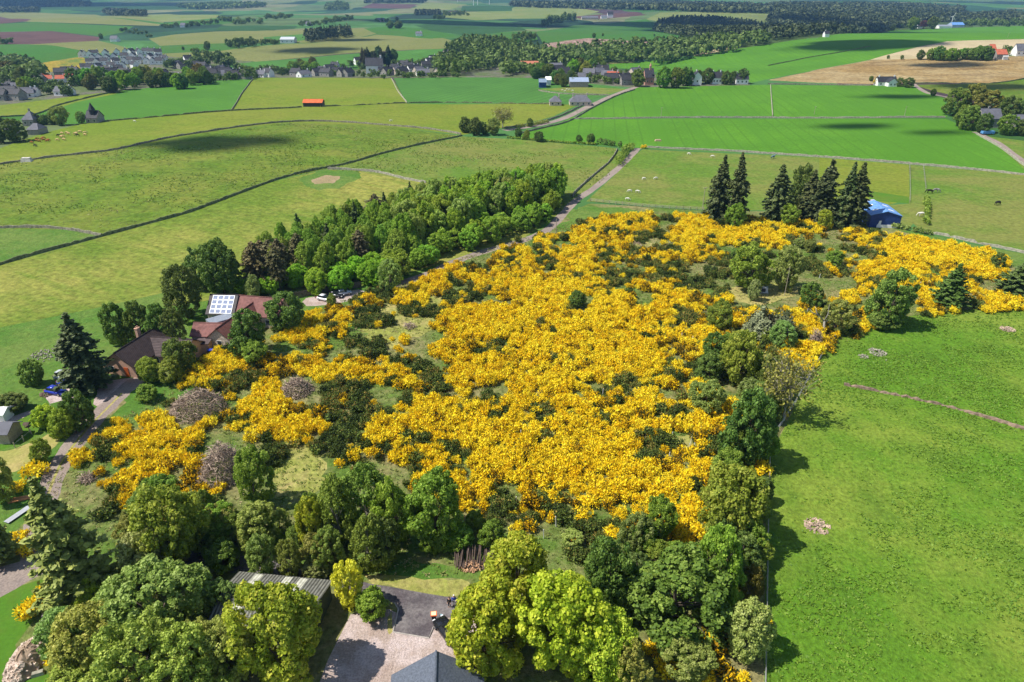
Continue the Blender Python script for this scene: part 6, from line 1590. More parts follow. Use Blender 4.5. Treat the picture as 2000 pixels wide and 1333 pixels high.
p = P(1268, 167); m = MB(); m.box((0, 1, 13), (1.4, 1.4, 3)); m.tube([(0, 1, 14.5), (0, 1, 17)], [1.1, .05], 6); m.build('belfry', CHURCH, r_)
r_ = simple('house', 1355, 166, 22, 8, 7, 4, WHITE, VSLATE, 'white house with a tall gable between the round hamlet trees', win=2)
wing(r_, P(1360, 166)[:2] + np.array([0, -2]), P(1360, 166)[:2] + np.array([0, 5]), 10, 6.5, 7, WHITE, VSLATE, windows=[('a', 0, 3, 1, 1.4)], chimney=[(2, 0)])
simple('house', 1400, 165, 18, 8, 9, 5, WHITE, VSLATE, 'white walled house with dark roof between two tree groups of the hamlet', chimney=(-.4, .4), win=3)
simple('house', 1449, 165, 24, 8, 8, 4, WHITE, VSLATE, 'white and grey house at the right end of the hamlet', chimney=(-.4, .4), win=3)
simple('barn', 1131, 171, 36, 12, 6.5, 4, GREYST, plain('blue_grey_sheet', (.30, .36, .48), .4), 'long barn with a blue grey roof in front of the hamlet', win=0, cat='barn')
simple('shed', 1060, 172, 14, 10, 6, 4, BLUEWALL, plain('grey_blue_sheet', (.2, .26, .34), .5), 'dark blue farm shed left of the long barn', win=0, cat='shed')
simple('shed', 1071, 167, 10, 9, 6, 4, WHITE, WHITE, 'small white shed right of the dark blue shed', win=0, cat='shed')
simple('house', 1136, 161, 14, 7, 7, 3.5, WHITE, VGREY, 'pale bungalow behind the long barn', win=2)
simple('barn', 1000, 141, 26, 14, 7, 5, WHITE, plain('works_blue_roof', (.2, .26, .38), .5), 'white walled works shed with dark blue roof', win=0, cat='barn')
simple('works', 1034, 140, 34, 16, 9, 6, GREYST, plain('works_red_roof', (.45, .16, .09), .6), 'works building with a reddish roof in front of the mixed wood', win=4, cat='works')
simple('works', 1052, 142, 16, 12, 6, 4, CHURCH, VGREY, 'low pink walled end building of the works', win=0, cat='works')
simple('farmhouse', 1955, 117, 20, 9, 9, 5, GREYST, VRED, 'orange roofed farmhouse right of the tree row on the stubble', win=0, chimney=(.3,))
simple('outbuilding', 1963, 117, 10, 7, 5, 3, WHITE, WHITE, 'small white outbuilding before the orange roofed farmhouse', win=0)
simple('farmhouse', 1938, 106, 10, 8, 9, 5, GREYST, VRED, 'orange roof half hidden at the right end of the tree row', win=0)
simple('house', 1993, 110, 18, 9, 11, 5, WHITE, VGREY, 'white house with grey roof cut by the right edge', win=2)
simple('barn', 1846, 56, 24, 16, 8, 5, WHITE, plain('grey_barn_roof', (.25, .28, .33), .5), 'grey roofed barn on the hill crest beside the wind turbine', win=0, cat='barn')
simple('barn', 1871, 54, 24, 22, 11, 6, plain('pale_blue_sheet', (.4, .48, .58), .5), BLUEROOF, 'blue roofed barn on the hill crest', win=0, cat='barn')
simple('cottage', 1797, 56, 9, 8, 9, 4.5, WHITE, VSLATE, 'tiny white cottage on the crest by the dark red tree', win=0, chimney=(.3,))
simple('cottage', 1615, 73, 9, 8, 8, 4.5, WHITE, VSLATE, 'tiny white cottage half way along the hill crest', win=0, chimney=(-.3,))
simple('farmhouse', 1192, 35, 11, 14, 16, 8, WHITE, VSLATE, 'tall white farmhouse on the ploughed ridge', win=0)
simple('farm_shed', 1152, 39, 32, 18, 9, 5, CREAM, VGREY, 'long pale steading left of the tall white farmhouse', win=0)
simple('farm_shed', 1180, 37, 12, 14, 9, 5, WHITE, VGREY, 'small pale shed between the steading and the tall farmhouse', win=0)
simple('farm_shed', 561, 85, 27, 16, 8, 5, WHITE, plain('shed_pale_roof', (.5, .52, .55), .6), 'white shed left of the long dark wood', win=3, cat='shed')
simple('cottage', 818, 71, 12, 9, 7, 4, WHITE, VGREY, 'lonely white cottage in the dark teal fields', win=0, chimney=(.3,))
simple('cottage', 357, 54, 9, 10, 8, 4, WHITE, VGREY, 'white cottage beside the upper left shelter belt', win=0)
simple('farmhouse', 222, 82, 13, 10, 8, 4, WHITE, VGREY, 'white farm below the brown ploughed field', win=0)
simple('farmhouse', 603, 51, 12, 12, 8, 4, WHITE, VGREY, 'white farm in the upper copse', win=0)
simple('farmhouse', 743, 43, 14, 12, 8, 4, CREAM, VGREY, 'small farm ringed by trees in the upper middle', win=0)

def turbine(x, yb, yt, label, blade=.45):
    p = P(x, yb); h = hgt(p, yt); root = empty('wind_turbine', tuple(p), 0, label, 'wind turbine')
    W_ = plain('turbine_white', (.8, .8, .8), .4, var=.02); r = max(.5, h * .02)
    m = MB(); m.tube([(0, 0, 0), (0, 0, h * .7)], [r, r * .6], 10); m.build('tower', W_, root)
    m = MB(); m.box((0, .2, h * .7), (r * 1.6, r * 4, r * 1.6)); hb = m.build('nacelle', W_, root)
    for k in range(3):
        a = .4 + k * 2.094; L_ = h * .32; m = MB()
        e = Vector((math.sin(a), 0, math.cos(a))); c = Vector((0, -r * 2.2, h * .7)); sd_ = Vector((math.cos(a), .2, -math.sin(a)))
        w1 = r * 1.0; m.add([c, c + e * L_ * .25 + sd_ * w1, c + e * L_, c + e * L_ * .25 - sd_ * w1 * .2, c + Vector((0, .3, 0)), c + e * L_ * .25 + sd_ * w1 + Vector((0, .3, 0)), c + e * L_ + Vector((0, .1, 0)), c + e * L_ * .25 - sd_ * w1 * .2 + Vector((0, .3, 0))], [(0, 1, 2, 3), (7, 6, 5, 4), (0, 4, 5, 1), (1, 5, 6, 2), (2, 6, 7, 3), (3, 7, 4, 0)])
        b = m.build('blade', W_, root)
turbine(1856, 55, 23, 'white wind turbine beside the blue roofed barn')
turbine(925, 11, -20, 'left one of the three far turbines above the dark teal field')
turbine(933, 11, -22, 'middle one of the three far turbines above the dark teal field')
turbine(956, 10, -20, 'right one of the three far turbines above the dark teal field')
turbine(513, 11, -8, 'far turbine on the left skyline'); turbine(894, 5, -14, 'faint far turbine left of the group of three')

# village houses: a few prototypes, copied with their parts
def vproto(wallm, roofm, L_, W, hr, he, chim=True):
    root = empty('house', (0, 0, 0))
    wing(root, (-L_ / 2, 300), (L_ / 2, 300), hr, he, W, wallm, roofm, windows=[(-1, -L_ * .28, he * .5, 1.1, 1.3), (-1, L_ * .28, he * .5, 1.1, 1.3), ('a', 0, he * .5, 1.0, 1.3)], chimney=[(L_ * .4, 0)] if chim else [])
    parts = list(root.children)
    for o in parts: o.location = (0, 0, 0)
    return root
VP = {'w': vproto(WHITE, VSLATE, 9, 7.5, 8.0, 4.6), 'r': vproto(WHITE, VRED, 9.5, 8, 8, 4.5), 's': vproto(GREYST, VSLATE, 11, 7.5, 7.5, 4.3), 'g': vproto(WHITE, VGREY, 12, 8, 6, 3), 'c': vproto(CREAM, VGREY, 10, 7, 7.5, 4.2)}
used = set()
def vhouse(k, x, y, rot, label, group=None, sc=1.0):
    src = VP[k]; p = P(x, y)
    if k in used:
        root = src.copy(); COL.objects.link(root)
        for ch in list(src.children):
            c = ch.copy(); COL.objects.link(c); c.parent = root
            for g_ in ch.children:
                d_ = g_.copy(); COL.objects.link(d_); d_.parent = c
    else:
        used.add(k); root = src; VP[k] = root
    root.location = tuple(p); root.rotation_euler = (0, 0, rot); root.scale = (sc,) * 3
    root.name = 'house'
    tag(root, label, 'house', group); 
    if not group and 'group' in root: del root['group']
    return root
g = np.random.default_rng(8)
rows = [([(163, 112), (180, 110), (240, 107), (275, 106), (310, 108)], 12), ([(183, 119), (215, 117), (260, 115), (300, 117), (320, 121)], 11), ([(178, 127), (200, 127), (240, 126), (260, 124), (290, 124), (312, 126)], 10), ([(168, 138), (185, 137), (230, 134), (262, 133)], 6)]
for pts, n in rows:
    for i in range(n):
        x = np.interp(i / (n - 1), np.linspace(0, 1, len(pts)), [q[0] for q in pts]); y = np.interp(i / (n - 1), np.linspace(0, 1, len(pts)), [q[1] for q in pts])
        vhouse('w', x + g.normal() * 1.2, y + g.normal() * .5, math.pi / 2 + .35 + g.normal() * .25 if g.random() < .65 else .3 + g.normal() * .2, 'white gabled house of the hillside estate beyond the left crop field', 'houses of the hillside estate', .92)
for x, y, k, rt in [(85, 158, 'r', .3), (96, 161, 'r', .3), (120, 161, 'r', .3), (137, 158, 'r', .3)]:
    vhouse(k, x, y, rt, {85: 'white house with a red roof, leftmost of four below the scrub bank', 96: 'white house with a red roof, second of four below the scrub bank', 120: 'white house with a red roof, third of four below the scrub bank', 137: 'white house with a red roof, rightmost of four below the scrub bank'}[x], None, .7)
for x, y, k in [(8, 186, 's'), (22, 190, 's'), (2, 196, 's'), (30, 182, 'c'), (16, 179, 's'), (34, 195, 's'), (50, 190, 'g'), (60, 188, 'g'), (78, 166, 's'), (150, 166, 'g'), (128, 186, 'g'), (122, 150, 's'), (135, 147, 's'), (147, 148, 's')]:
    vhouse(k, x, y, g.uniform(-.4, .7), 'grey roofed house in the lower left part of the village', 'houses in the lower left of the village')
for x, y, k in [(213, 148, 'w'), (222, 150, 's'), (205, 144, 's'), (245, 152, 'w'), (252, 155, 's'), (233, 142, 'w'), (350, 132, 'c'), (357, 134, 's'), (368, 122, 'w'), (372, 130, 's'), (380, 133, 's'), (395, 135, 's'), (408, 150, 'w'), (413, 152, 's'), (422, 146, 's'), (432, 142, 'c'), (440, 148, 's'), (447, 150, 'g'), (465, 154, 'w'), (471, 152, 's'), (332, 163, 's'), (340, 160, 'g'), (318, 154, 's'), (405, 143, 's'), (455, 155, 's'), (480, 155, 's')]:
    vhouse(k, x, y, g.uniform(-.5, 1.2), 'stone or white house between the hillside estate and the left crop field', 'houses between the estate and left crop')
for x, y, k in [(503, 151, 'g'), (511, 151, 'g'), (524, 151, 'w'), (580, 150, 's'), (594, 151, 'g'), (622, 149, 's'), (630, 145, 'w'), (638, 150, 's'), (655, 136, 'w'), (645, 140, 's'), (662, 147, 's'), (672, 150, 's'), (680, 150, 's'), (700, 126, 'w'), (750, 145, 's'), (757, 148, 's'), (772, 140, 'w'), (778, 146, 'c'), (790, 132, 's'), (798, 136, 's'), (804, 142, 'w'), (812, 141, 'w'), (826, 148, 'g'), (833, 133, 's'), (838, 127, 'w'), (845, 122, 'w'), (868, 116, 'w'), (872, 109, 'c'), (880, 110, 'w'), (888, 110, 's'), (818, 146, 'c'), (858, 149, 'c'), (786, 148, 's')]:
    vhouse(k, x, y, g.uniform(-.5, 1.2), 'house of the middle village strip behind the yellow green field', 'houses of the middle village')
vhouse('w', 733, 144, .1, 'large white house right below the tall conifer clump', None, 2.0)
for x, y, k in [(1085, 136, 'g'), (1090, 145, 's'), (1120, 141, 'g'), (1150, 152, 'c'), (1168, 150, 'c'), (1176, 145, 's'), (1186, 156, 'c'), (1196, 160, 'r'), (1193, 162, 's'), (1205, 162, 's'), (1218, 162, 's'), (1225, 166, 's'), (1100, 150, 's'), (1160, 143, 'c'), (1240, 150, 'c')]:
    vhouse(k, x, y, g.uniform(-.3, .6), 'stone cottage of the hamlet left of the church', 'cottages of the hamlet')
# ------------------------------------------------------------------ vehicles
TYRE = plain('tyre_rubber', (.02, .02, .02), .9, var=.1)
RIM = plain('wheel_rim', (.5, .5, .5), .35, metal=.7, var=.05)
CGLASS = plain('car_glass', (.02, .025, .03), .06, var=.05, spec=1)
LAMPW = plain('headlight_glass', (.75, .76, .78), .15, var=.03)
LAMPR = plain('tail_light', (.5, .02, .015), .25, var=.05)
PLATEY = plain('yellow_plate', (.75, .55, .05), .5, var=.02)
PAINT = {n: plain(n + '_paint', c, .22, var=.04, spec=.6) for n, c in (('blue', (.02, .04, .42)), ('white', (.8, .8, .8)), ('black', (.012, .013, .015)), ('silver', (.5, .53, .56)), ('darkgrey', (.06, .065, .07)))}

def car(x, y, rot, paint, label, L_=4.2, W=1.78, H_=1.5, suv=False):
    p = P(x, y); root = empty('parked_car', tuple(p), rot, label, 'car')
    h2 = W / 2; zb = .28; belt_ = H_ * .60; rf = H_
    # (x, belt z, half width) cross sections of the body, front at +x
    prof = [(-L_ / 2, .62 * belt_, .80), (-L_ / 2 + .12, belt_ * .98, .93), (-L_ * .30, belt_ * 1.04, 1), (L_ * .12, belt_ * 1.0, 1), (L_ * .30, belt_ * .93, .98), (L_ / 2 - .25, belt_ * .80, .92), (L_ / 2, belt_ * .58, .78)]
    m = MB(); vs = []; fs = []
    for (xx, z, k) in prof:
        w_ = h2 * k; vs += [(xx, -w_ * .96, zb), (xx, -w_, zb + (z - zb) * .5), (xx, -w_ * .93, z), (xx, w_ * .93, z), (xx, w_, zb + (z - zb) * .5), (xx, w_ * .96, zb)]
    n = len(prof)
    for i in range(n - 1):
        for k in range(6): fs.append((i * 6 + k, i * 6 + (k + 1) % 6, (i + 1) * 6 + (k + 1) % 6, (i + 1) * 6 + k))
    fs.append(tuple(range(6))); fs.append(tuple(range((n - 1) * 6, n * 6))[::-1])
    m.add(vs, fs)
    rr = (-L_ * .40, -L_ * .30, L_ * .02, L_ * .22) if not suv else (-L_ * .44, -L_ * .36, L_ * .02, L_ * .2)
    # roof panel
    m.add([(rr[1], -h2 * .70, rf - .03), (rr[2], -h2 * .72, rf), (rr[2], h2 * .72, rf), (rr[1], h2 * .70, rf - .03), (rr[1], -h2 * .70, rf - .08), (rr[2], -h2 * .72, rf - .06), (rr[2], h2 * .72, rf - .06), (rr[1], h2 * .70, rf - .08)], [(0, 1, 2, 3), (7, 6, 5, 4), (0, 4, 5, 1), (1, 5, 6, 2), (2, 6, 7, 3), (3, 7, 4, 0)])
    body = m.build('body', PAINT[paint], root, True)
    m = MB(); b0 = belt_ * .98
    m.add([(rr[0], -h2 * .88, b0), (rr[3], -h2 * .88, b0 * .96), (rr[3], h2 * .88, b0 * .96), (rr[0], h2 * .88, b0), (rr[1], -h2 * .69, rf - .045), (rr[2], -h2 * .71, rf - .03), (rr[2], h2 * .71, rf - .03), (rr[1], h2 * .69, rf - .045)], [(3, 2, 1, 0), (4, 5, 6, 7), (0, 1, 5, 4), (1, 2, 6, 5), (2, 3, 7, 6), (3, 0, 4, 7)])
    m.build('windows', CGLASS, root)
    for sx in (-1, 1):
        for sy in (-1, 1):
            m = MB(); m.tube([(sx * L_ * .31, sy * (h2 - .2), .33), (sx * L_ * .31, sy * (h2 + .02), .33)], .33, 14); wl = m.build('wheel', TYRE, root)
            m = MB(); m.tube([(sx * L_ * .31, sy * (h2 - .0), .33), (sx * L_ * .31, sy * (h2 + .035), .33)], .2, 10); r_ = m.build('rim', RIM); r_.parent = wl
    for sy in (-1, 1):
        m = MB(); m.box((L_ / 2 - .1, sy * h2 * .62, belt_ * .62), (.22, .36, .16)); m.build('headlight', LAMPW, root)
        m = MB(); m.box((-L_ / 2 + .03, sy * h2 * .74, belt_ * .80), (.16, .22, .32)); m.build('tail_light', LAMPR, root)
        m = MB(); m.box((L_ * .17, sy * (h2 + .08), belt_ * 1.02), (.14, .18, .12)); m.build('mirror', PAINT[paint], root)
    m = MB(); m.box((-L_ / 2 - .01, 0, belt_ * .62), (.04, .5, .12)); m.build('number_plate', PLATEY, root)
    return root
car(111, 769, -.25, 'blue', 'blue hatchback parked on the stony spot, lower of the two blue cars')
car(133, 753, -.35, 'blue', 'blue car behind the lower blue hatchback, half hidden by the spruce')
car(130, 742, -.2, 'silver', 'silver van behind the two blue cars', 4.6, 1.8, 1.9, True)
car(635, 587, -.45, 'white', 'white hatchback at the front of the parking area')
car(656, 580, -.3, 'black', 'black car between the white and the silver car')
car(671, 576, .45, 'silver', 'silver hatchback at the back of the parking area')
car(874, 1238, 2.2, 'black', 'black car on the gravel yard, half under the sycamore', 4.6, 1.85, 1.65, True)

# caravan, trailer, bins and other yard things
p = P(1723, 443); o = empty('caravan', tuple(p), .05, 'white touring caravan in front of the blue barn', 'caravan')
m = MB(); m.prism([(-2.3, .6), (-2.0, 2.3), (1.6, 2.5), (2.3, 1.2), (2.2, .5)], -1.0, 1.0, 'y'); m.build('body', PAINT['white'], o)
m = MB(); m.box((.6, -1.02, 1.6), (1.0, .05, .5)); m.build('window', CGLASS, o)
for sy in (-1, 1):
    m = MB(); m.tube([(0, sy * .8, .33), (0, sy * 1.0, .33)], .33, 12); m.build('wheel', TYRE, o)
m = MB(); m.tube([(2.2, 0, .5), (3.3, 0, .45)], .05, 5); m.build('drawbar', RIM, o)
p = P(1928, 263); o = empty('trailer', tuple(p), .05, 'light blue trailer beside the right tree cluster', 'trailer')
m = MB(); m.box((0, 0, 1.2), (6.5, 2.2, 1.3)); m.build('body', plain('light_blue', (.12, .32, .6), .5), o)
m = MB(); [m.tube([(q, -1.0, .35), (q, -1.2, .35)], .35, 10) for q in (-1.5, 1.5)]; m.build('wheels', TYRE, o)
BIN = plain('bin_black', (.02, .02, .025), .5); LID = plain('bin_blue_lid', (.02, .06, .45), .4)
for x, y, lb in ((413, 694, 'blue lidded wheelie bin beside the outhouse'), (434, 689, 'blue lidded wheelie bin against the cream stone gable')):
    p = P(x, y); o = empty('wheelie_bin', tuple(p), .3, lb, 'bin')
    m = MB(); m.box((0, 0, .65), (.9, .8, 1.2), taper=1.15); m.build('bin_body', BIN, o)
    m = MB(); m.box((0, 0, 1.3), (1.1, 1.0, .1)); m.build('lid', LID, o)
    m = MB(); m.tube([(-.4, .42, .12), (.4, .42, .12)], .12, 8); m.build('wheels', TYRE, o)
p = P(848, 1212); o = empty('litter_bin', tuple(p), .1, 'black post bin with an orange and cream top on the drive edge', 'bin')
m = MB(); m.box((0, 0, .55), (.5, .45, 1.1), taper=1.1); m.build('bin_body', BIN, o)
m = MB(); m.box((0, 0, 1.15), (.75, .75, .1)); l_ = m.build('lid', plain('orange_plastic', (.8, .12, .02), .5), o)
m = MB(); m.box((0, 0, 1.215), (.58, .58, .03)); q_ = m.build('lid_panel', plain('cream_plastic', (.85, .7, .4), .5)); q_.parent = l_
p = P(862, 1208); m = MB(); m.tube([(0, 0, 0), (0, 0, .5)], [.16, .22], 10); tag(m.build('bucket', plain('pale_blue_plastic', (.4, .7, .75), .5), None, True, tuple(p)), 'pale blue bucket beside the orange topped bin', 'bucket')
# kerb of the drive
KERB = plain('concrete_kerb', (.42, .38, .34), .9, var=.2)
def kerb(line, label):
    pts = [P(*q) for q in line]; m = MB(); m.tube([(q[0], q[1], q[2] + .04) for q in pts], .1, 4)
    tag(m.build('kerb', KERB), label, 'kerb')
kerb([(771, 1178), (778, 1190), (768, 1235)], 'concrete kerb along the left side of the dark drive')
kerb([(768, 1235), (838, 1247), (853, 1210)], 'concrete kerb around the lower end of the dark drive')

# memorial stone
p = P(1490, 572); o = empty('memorial_stone', tuple(p), -.2, 'pale memorial stone with a sloped dark plaque on a slab, on the mown mound', 'memorial')
m = MB(); m.box((0, 0, .1), (2.8, 2.0, .3)); m.build('slab', PSTONE, o)
m = MB(); m.prism([(-.55, .25), (-.15, 1.35), (.9, 1.5), (.95, .25)], -1.1, 1.1); st_ = m.build('stone_block', plain('pale_granite', (.6, .6, .6), .6), o)
m = MB(); m.prism([(-.52, .42), (-.22, 1.24), (-.24, 1.25), (-.56, .42)], -.5, .5); q_ = m.build('plaque', DTRIM); q_.parent = st_
# dead tree
p = P(1606, 655); o = empty('dead_tree', tuple(p), 0, 'pale dead tree with bare forked limbs at the edge of the pasture', 'tree')
m = MB(); m.tube([(0, 0, -.2), (0, 0, 2), (-.3, 0, 3.6)], [.35, .28, .2], 8); tr_ = m.build('trunk', PALEBARK, o, True)
for q in [((-.3, 0, 3.5), (-2.2, .3, 5.4), (-3.0, .2, 7.2)), ((-.3, 0, 3.5), (.2, 0, 5.2), (.1, .2, 7.6)), ((-.2, 0, 3.2), (2.0, .2, 4.8), (4.4, .3, 5.6)), ((-1.6, .2, 4.8), (-3.4, .2, 5.6), (-4.2, 0, 6.6))]:
    m = MB(); m.tube(q, [.17, .11, .03], 6); m.build('branch', PALEBARK, tr_, True)

# brush piles, logs, rubble
STICK = plain('dead_sticks', (.40, .30, .22), .95, var=.5, scale=1.0)
STICK2 = plain('dark_dead_sticks', (.20, .15, .12), .95, var=.5, scale=1.0)
def brush(x, y, wpx, h, label, n=900, mat=None, seed=0, asp=1.0, rot=0):
    p = P(x, y); R_ = wpx / 2 / (F / proj(*p)[2]); g = np.random.default_rng(seed)
    root = empty('brush_pile', tuple(p), rot, label, 'brush pile')
    for nm, mt, k in (('sticks', STICK, .65), ('dark_sticks', STICK2, .35)):
        m = MB()
        for i in range(int(n * k)):
            r = R_ * math.sqrt(g.random()); a = g.random() * 6.28
            top = h * (1 - (r / R_) ** 1.6) + .1; z = top * (.45 + .55 * g.random())
            c = Vector((math.cos(a) * r, math.sin(a) * r * asp, z)); L_ = g.uniform(.7, 2.2)
            d = Vector((g.normal(), g.normal() * asp, -.25 * r / R_ + g.normal() * .3)).normalized()
            b_ = Vector(g.normal(size=3)) * .18
            m.tube([c - d * L_ / 2, c + b_, c + d * L_ / 2], [.05 * g.uniform(.6, 1.5), .045, .015], 3, False)
        m.build(nm, mt, root)
brush(388, 800, 104, 4.4, 'widest grey brush pile in the left gorse', 1000, seed=1)
brush(436, 925, 80, 6.0, 'tall brown brush pile beside the narrow dark tree', 1100, seed=2, asp=1.5)
brush(580, 765, 62, 3.2, 'small dark brush pile near the pale grass slope', 500, seed=3)
brush(171, 938, 24, 1.2, 'tiny pile of sticks at the left end of the gorse', 120, seed=4)
brush(1225, 478, 60, .9, 'flat scatter of pale cut branches by the upper gorse', 160, seed=5)
brush(1592, 672, 20, 4.0, 'dark upright heap of roots at the pasture edge', 200, seed=6)
brush(905, 586, 30, .9, 'low scatter of branches right of the track bend', 60, seed=7)
brush(800, 640, 26, 1.0, 'small heap of cut wood on the pale grass slope', 80, seed=8)
brush(745, 635, 16, 1.0, 'smaller heap left of the cut wood on the pale slope', 50, seed=9)

LOG = plain('log_bark', (.10, .07, .055), .95, var=.4, scale=2); LOGE = plain('cut_wood', (.55, .33, .19), .9, var=.25)
p = P(935, 1098); o = empty('log_pile', tuple(p), 0, 'stack of long dark logs under the trees left of the yellow green sycamore', 'log pile'); g = np.random.default_rng(4)
for i in range(34):
    x = -3.2 + i * .2; m = MB(); z = .3 + .9 * g.random(); t = g.normal() * .25
    m.tube([(x, -1.4 + g.normal() * .2, z * .5), (x + t, 1.6, z + .5)], .11 * g.uniform(.7, 1.2), 6); l_ = m.build('log', LOG, o)
p = P(922, 1108); o = empty('firewood_heap', tuple(p), 0, 'heap of split firewood at the foot of the log stack', 'firewood'); m = MB()
for i in range(170):
    r = 1.7 * math.sqrt(g.random()); a = g.random() * 6.28; c = Vector((math.cos(a) * r, math.sin(a) * r * .6, (1 - r / 1.8) * .7 + .08)); d = Vector(g.normal(size=3)).normalized() * .22
    m.tube([c - d, c + d], .075, 4)
m.build('split_logs', LOGE, o)
# rubble mound
p = P(58, 1290); s_ = F / proj(*p)[2]; Rm = 34 / s_; o = empty('rubble_mound', tuple(p), 0, 'oval mound of earth and broken stones on the lawn', 'rubble'); g = np.random.default_rng(9)
m = MB(); vs = [(0, 0, 2.0)]; fs = []
for i in range(1, 9):
    for k in range(28):
        a = k / 28 * 6.283; r = Rm * i / 8 * (1 + .06 * math.sin(a * 3)); z = 2.0 * math.cos(i / 8 * math.pi / 2) + g.normal() * .07 * (i < 8); vs.append((math.cos(a) * r, math.sin(a) * r * 1.75, z - .05 * (i == 8)))
for k in range(28): fs.append((0, 1 + k, 1 + (k + 1) % 28))
for i in range(7):
    for k in range(28): b_ = 1 + i * 28; fs.append((b_ + k, b_ + 28 + k, b_ + 28 + (k + 1) % 28, b_ + (k + 1) % 28))
m.add(vs, fs); m.build('earth', plain('mound_earth', (.36, .26, .18), .95, var=.35, scale=1.5, bump=.6), o)
m = MB()
for i in range(420):
    a = g.uniform(1.6, 5.2) if i < 330 else g.random() * 6.28; t = g.uniform(.45, 1.0); r = Rm * t; z = 2.0 * math.cos(t * math.pi / 2)
    c = (math.cos(a) * r, math.sin(a) * r * 1.75, z + .08); q = g.uniform(.18, .5); M_ = Matrix.Translation(c) @ Matrix.Rotation(g.random() * 3, 4, Vector(g.normal(size=3)))
    m.box((0, 0, 0), (q, q * g.uniform(.5, .9), q * g.uniform(.25, .5)), taper=.8, M=M_)
tag(m.build('stones', plain('broken_stone', (.55, .43, .34), .95, var=.45, scale=.9), o), kind='stuff')
p = P(75, 1318); m = MB(); m.box((0, 0, .2), (1.4, .6, .5), .4, .8); tag(m.build('boulder', PSTONE, None, False, tuple(p)), 'flat pale boulder at the foot of the rubble mound', 'boulder')
# flatbed / planks by the lawn
p = P(104, 1208); o = empty('flat_trailer', tuple(p), .5, 'small plank topped trailer beside the old tyres', 'trailer'); m = MB(); m.box((0, 0, .6), (2.2, 1.5, .15)); m.build('bed', plain('grey_planks', (.45, .38, .34), .9, var=.25), o); m = MB(); [m.tube([(0, q, .3), (0, q + .15, .3)], .3, 10) for q in (-.9, .75)]; m.build('wheels', TYRE, o)
for i, (x, y) in enumerate([(86, 1192), (92, 1187), (99, 1184)]):
    p = P(x, y); m = MB(); pts = [(math.cos(k / 12 * 6.283) * .32, 0, .33 + math.sin(k / 12 * 6.283) * .32) for k in range(13)]; m.tube(pts, .13, 6, False); tg = m.build('old_tyre', TYRE, None, True, tuple(p)); tg.rotation_euler = (.2, 0, .5); tag(tg, 'old black tyre standing behind the plank topped trailer', 'tyre', 'old tyres behind the trailer')
p = P(42, 975); o = empty('plank_stack', tuple(p), .35, 'stack of orange planks by the lane', 'planks'); m = MB()
for i in range(9): m.box((rnd.uniform(-.1, .1), -.5 + (i % 5) * .25, .08 + .09 * (i // 5)), (3.2, .2, .06), rnd.uniform(-.04, .04))
m.build('planks', plain('orange_plank', (.5, .22, .08), .8, var=.3), o)
p = P(47, 1000); o = empty('metal_sheet', tuple(p), 0, 'pale metal sheet lying beside the lane', 'metal sheet'); m = MB(); m.box((0, 0, .25), (1.0, 5.5, .06), -.35); m.build('sheet', plain('pale_metal', (.38, .39, .41), .6), o)
# bird table, garden shed corner
p = P(60, 848); o = empty('bird_table', tuple(p), 0, 'wooden bird table on the lawn', 'bird table'); m = MB(); m.tube([(0, 0, 0), (0, 0, 1.6)], .06, 6); m.build('post', WOODM, o); m = MB(); m.box((0, 0, 1.6), (.8, .8, .06)); [m.tube([(a, b, 1.6), (a, b, 2.1)], .03, 4) for a in (-.3, .3) for b in (-.3, .3)]; m.build('table', LOG, o); m = MB(); m.prism([(-.5, 2.1), (0, 2.5), (.5, 2.1)], -.5, .5); m.build('roof', LOG, o)
simple('garden_shed', 8, 868, 26, 3.5, 3.2, 2.2, WOODM, VGREY, 'garden shed with a dark roof at the left edge', win=0, cat='shed')
simple('greenhouse', 4, 826, 14, 2.5, 2.4, 1.8, WHITE, WHITE, 'small white greenhouse at the left edge above the lawn', win=0, cat='greenhouse')
p = P(53, 316); m = MB(); m.box((0, 0, .8), (4.6, 2.4, 1.9), .1, .75); tag(m.build('boulder', plain('pale_rock', (.6, .56, .5), .9, var=.3, scale=.8), None, False, tuple(p)), 'pale boulder on the wall line below the brown cows', 'boulder')
p = P(1285, 276); m = MB(); m.box((0, 0, .4), (3.4, 1.6, .9), .1, .8); tag(m.build('feed_trough', plain('trough_wood', (.45, .32, .2), .9), None, False, tuple(p)), 'small brown trough in the wide crop field', 'trough')

# slim tree guards among the gorse
GUARD = plain('guard_plastic', (.62, .62, .58), .5, var=.08)
m = MB(); m.tube([(0, 0, 0), (0, 0, 1.3)], .055, 6); gme = m.mesh('tree_guard', GUARD)
for x, y in [(1349, 862), (1356, 873), (1333, 886), (1344, 879), (1366, 846), (1306, 894), (1313, 852), (1202, 782), (1205, 776), (1177, 771), (1201, 810), (1225, 776), (1086, 1025), (1009, 985), (1035, 858), (1017, 850), (1330, 620), (1340, 615), (1307, 658), (1331, 660), (1352, 668), (1242, 1082), (1190, 1066), (612, 828), (1062, 1048), (1551, 482), (1632, 522), (1655, 530), (1795, 560), (1812, 556), (1640, 515), (1600, 540), (1575, 612), (1592, 610), (788, 700), (1450, 622), (1374, 450), (1800, 690)]:
    if x == 1800: continue
    q = P(x, y + 4); c = bpy.data.objects.new('tree_guard', gme); COL.objects.link(c); c.location = tuple(q); c.scale = (1.3, 1.3, rnd.uniform(.9, 1.5)); c.rotation_euler = (rnd.uniform(-.06, .06), rnd.uniform(-.06, .06), 0)
    tag(c, 'slim pale tree guard tube standing among the gorse', 'tree guard', 'tree guards on the hillside')

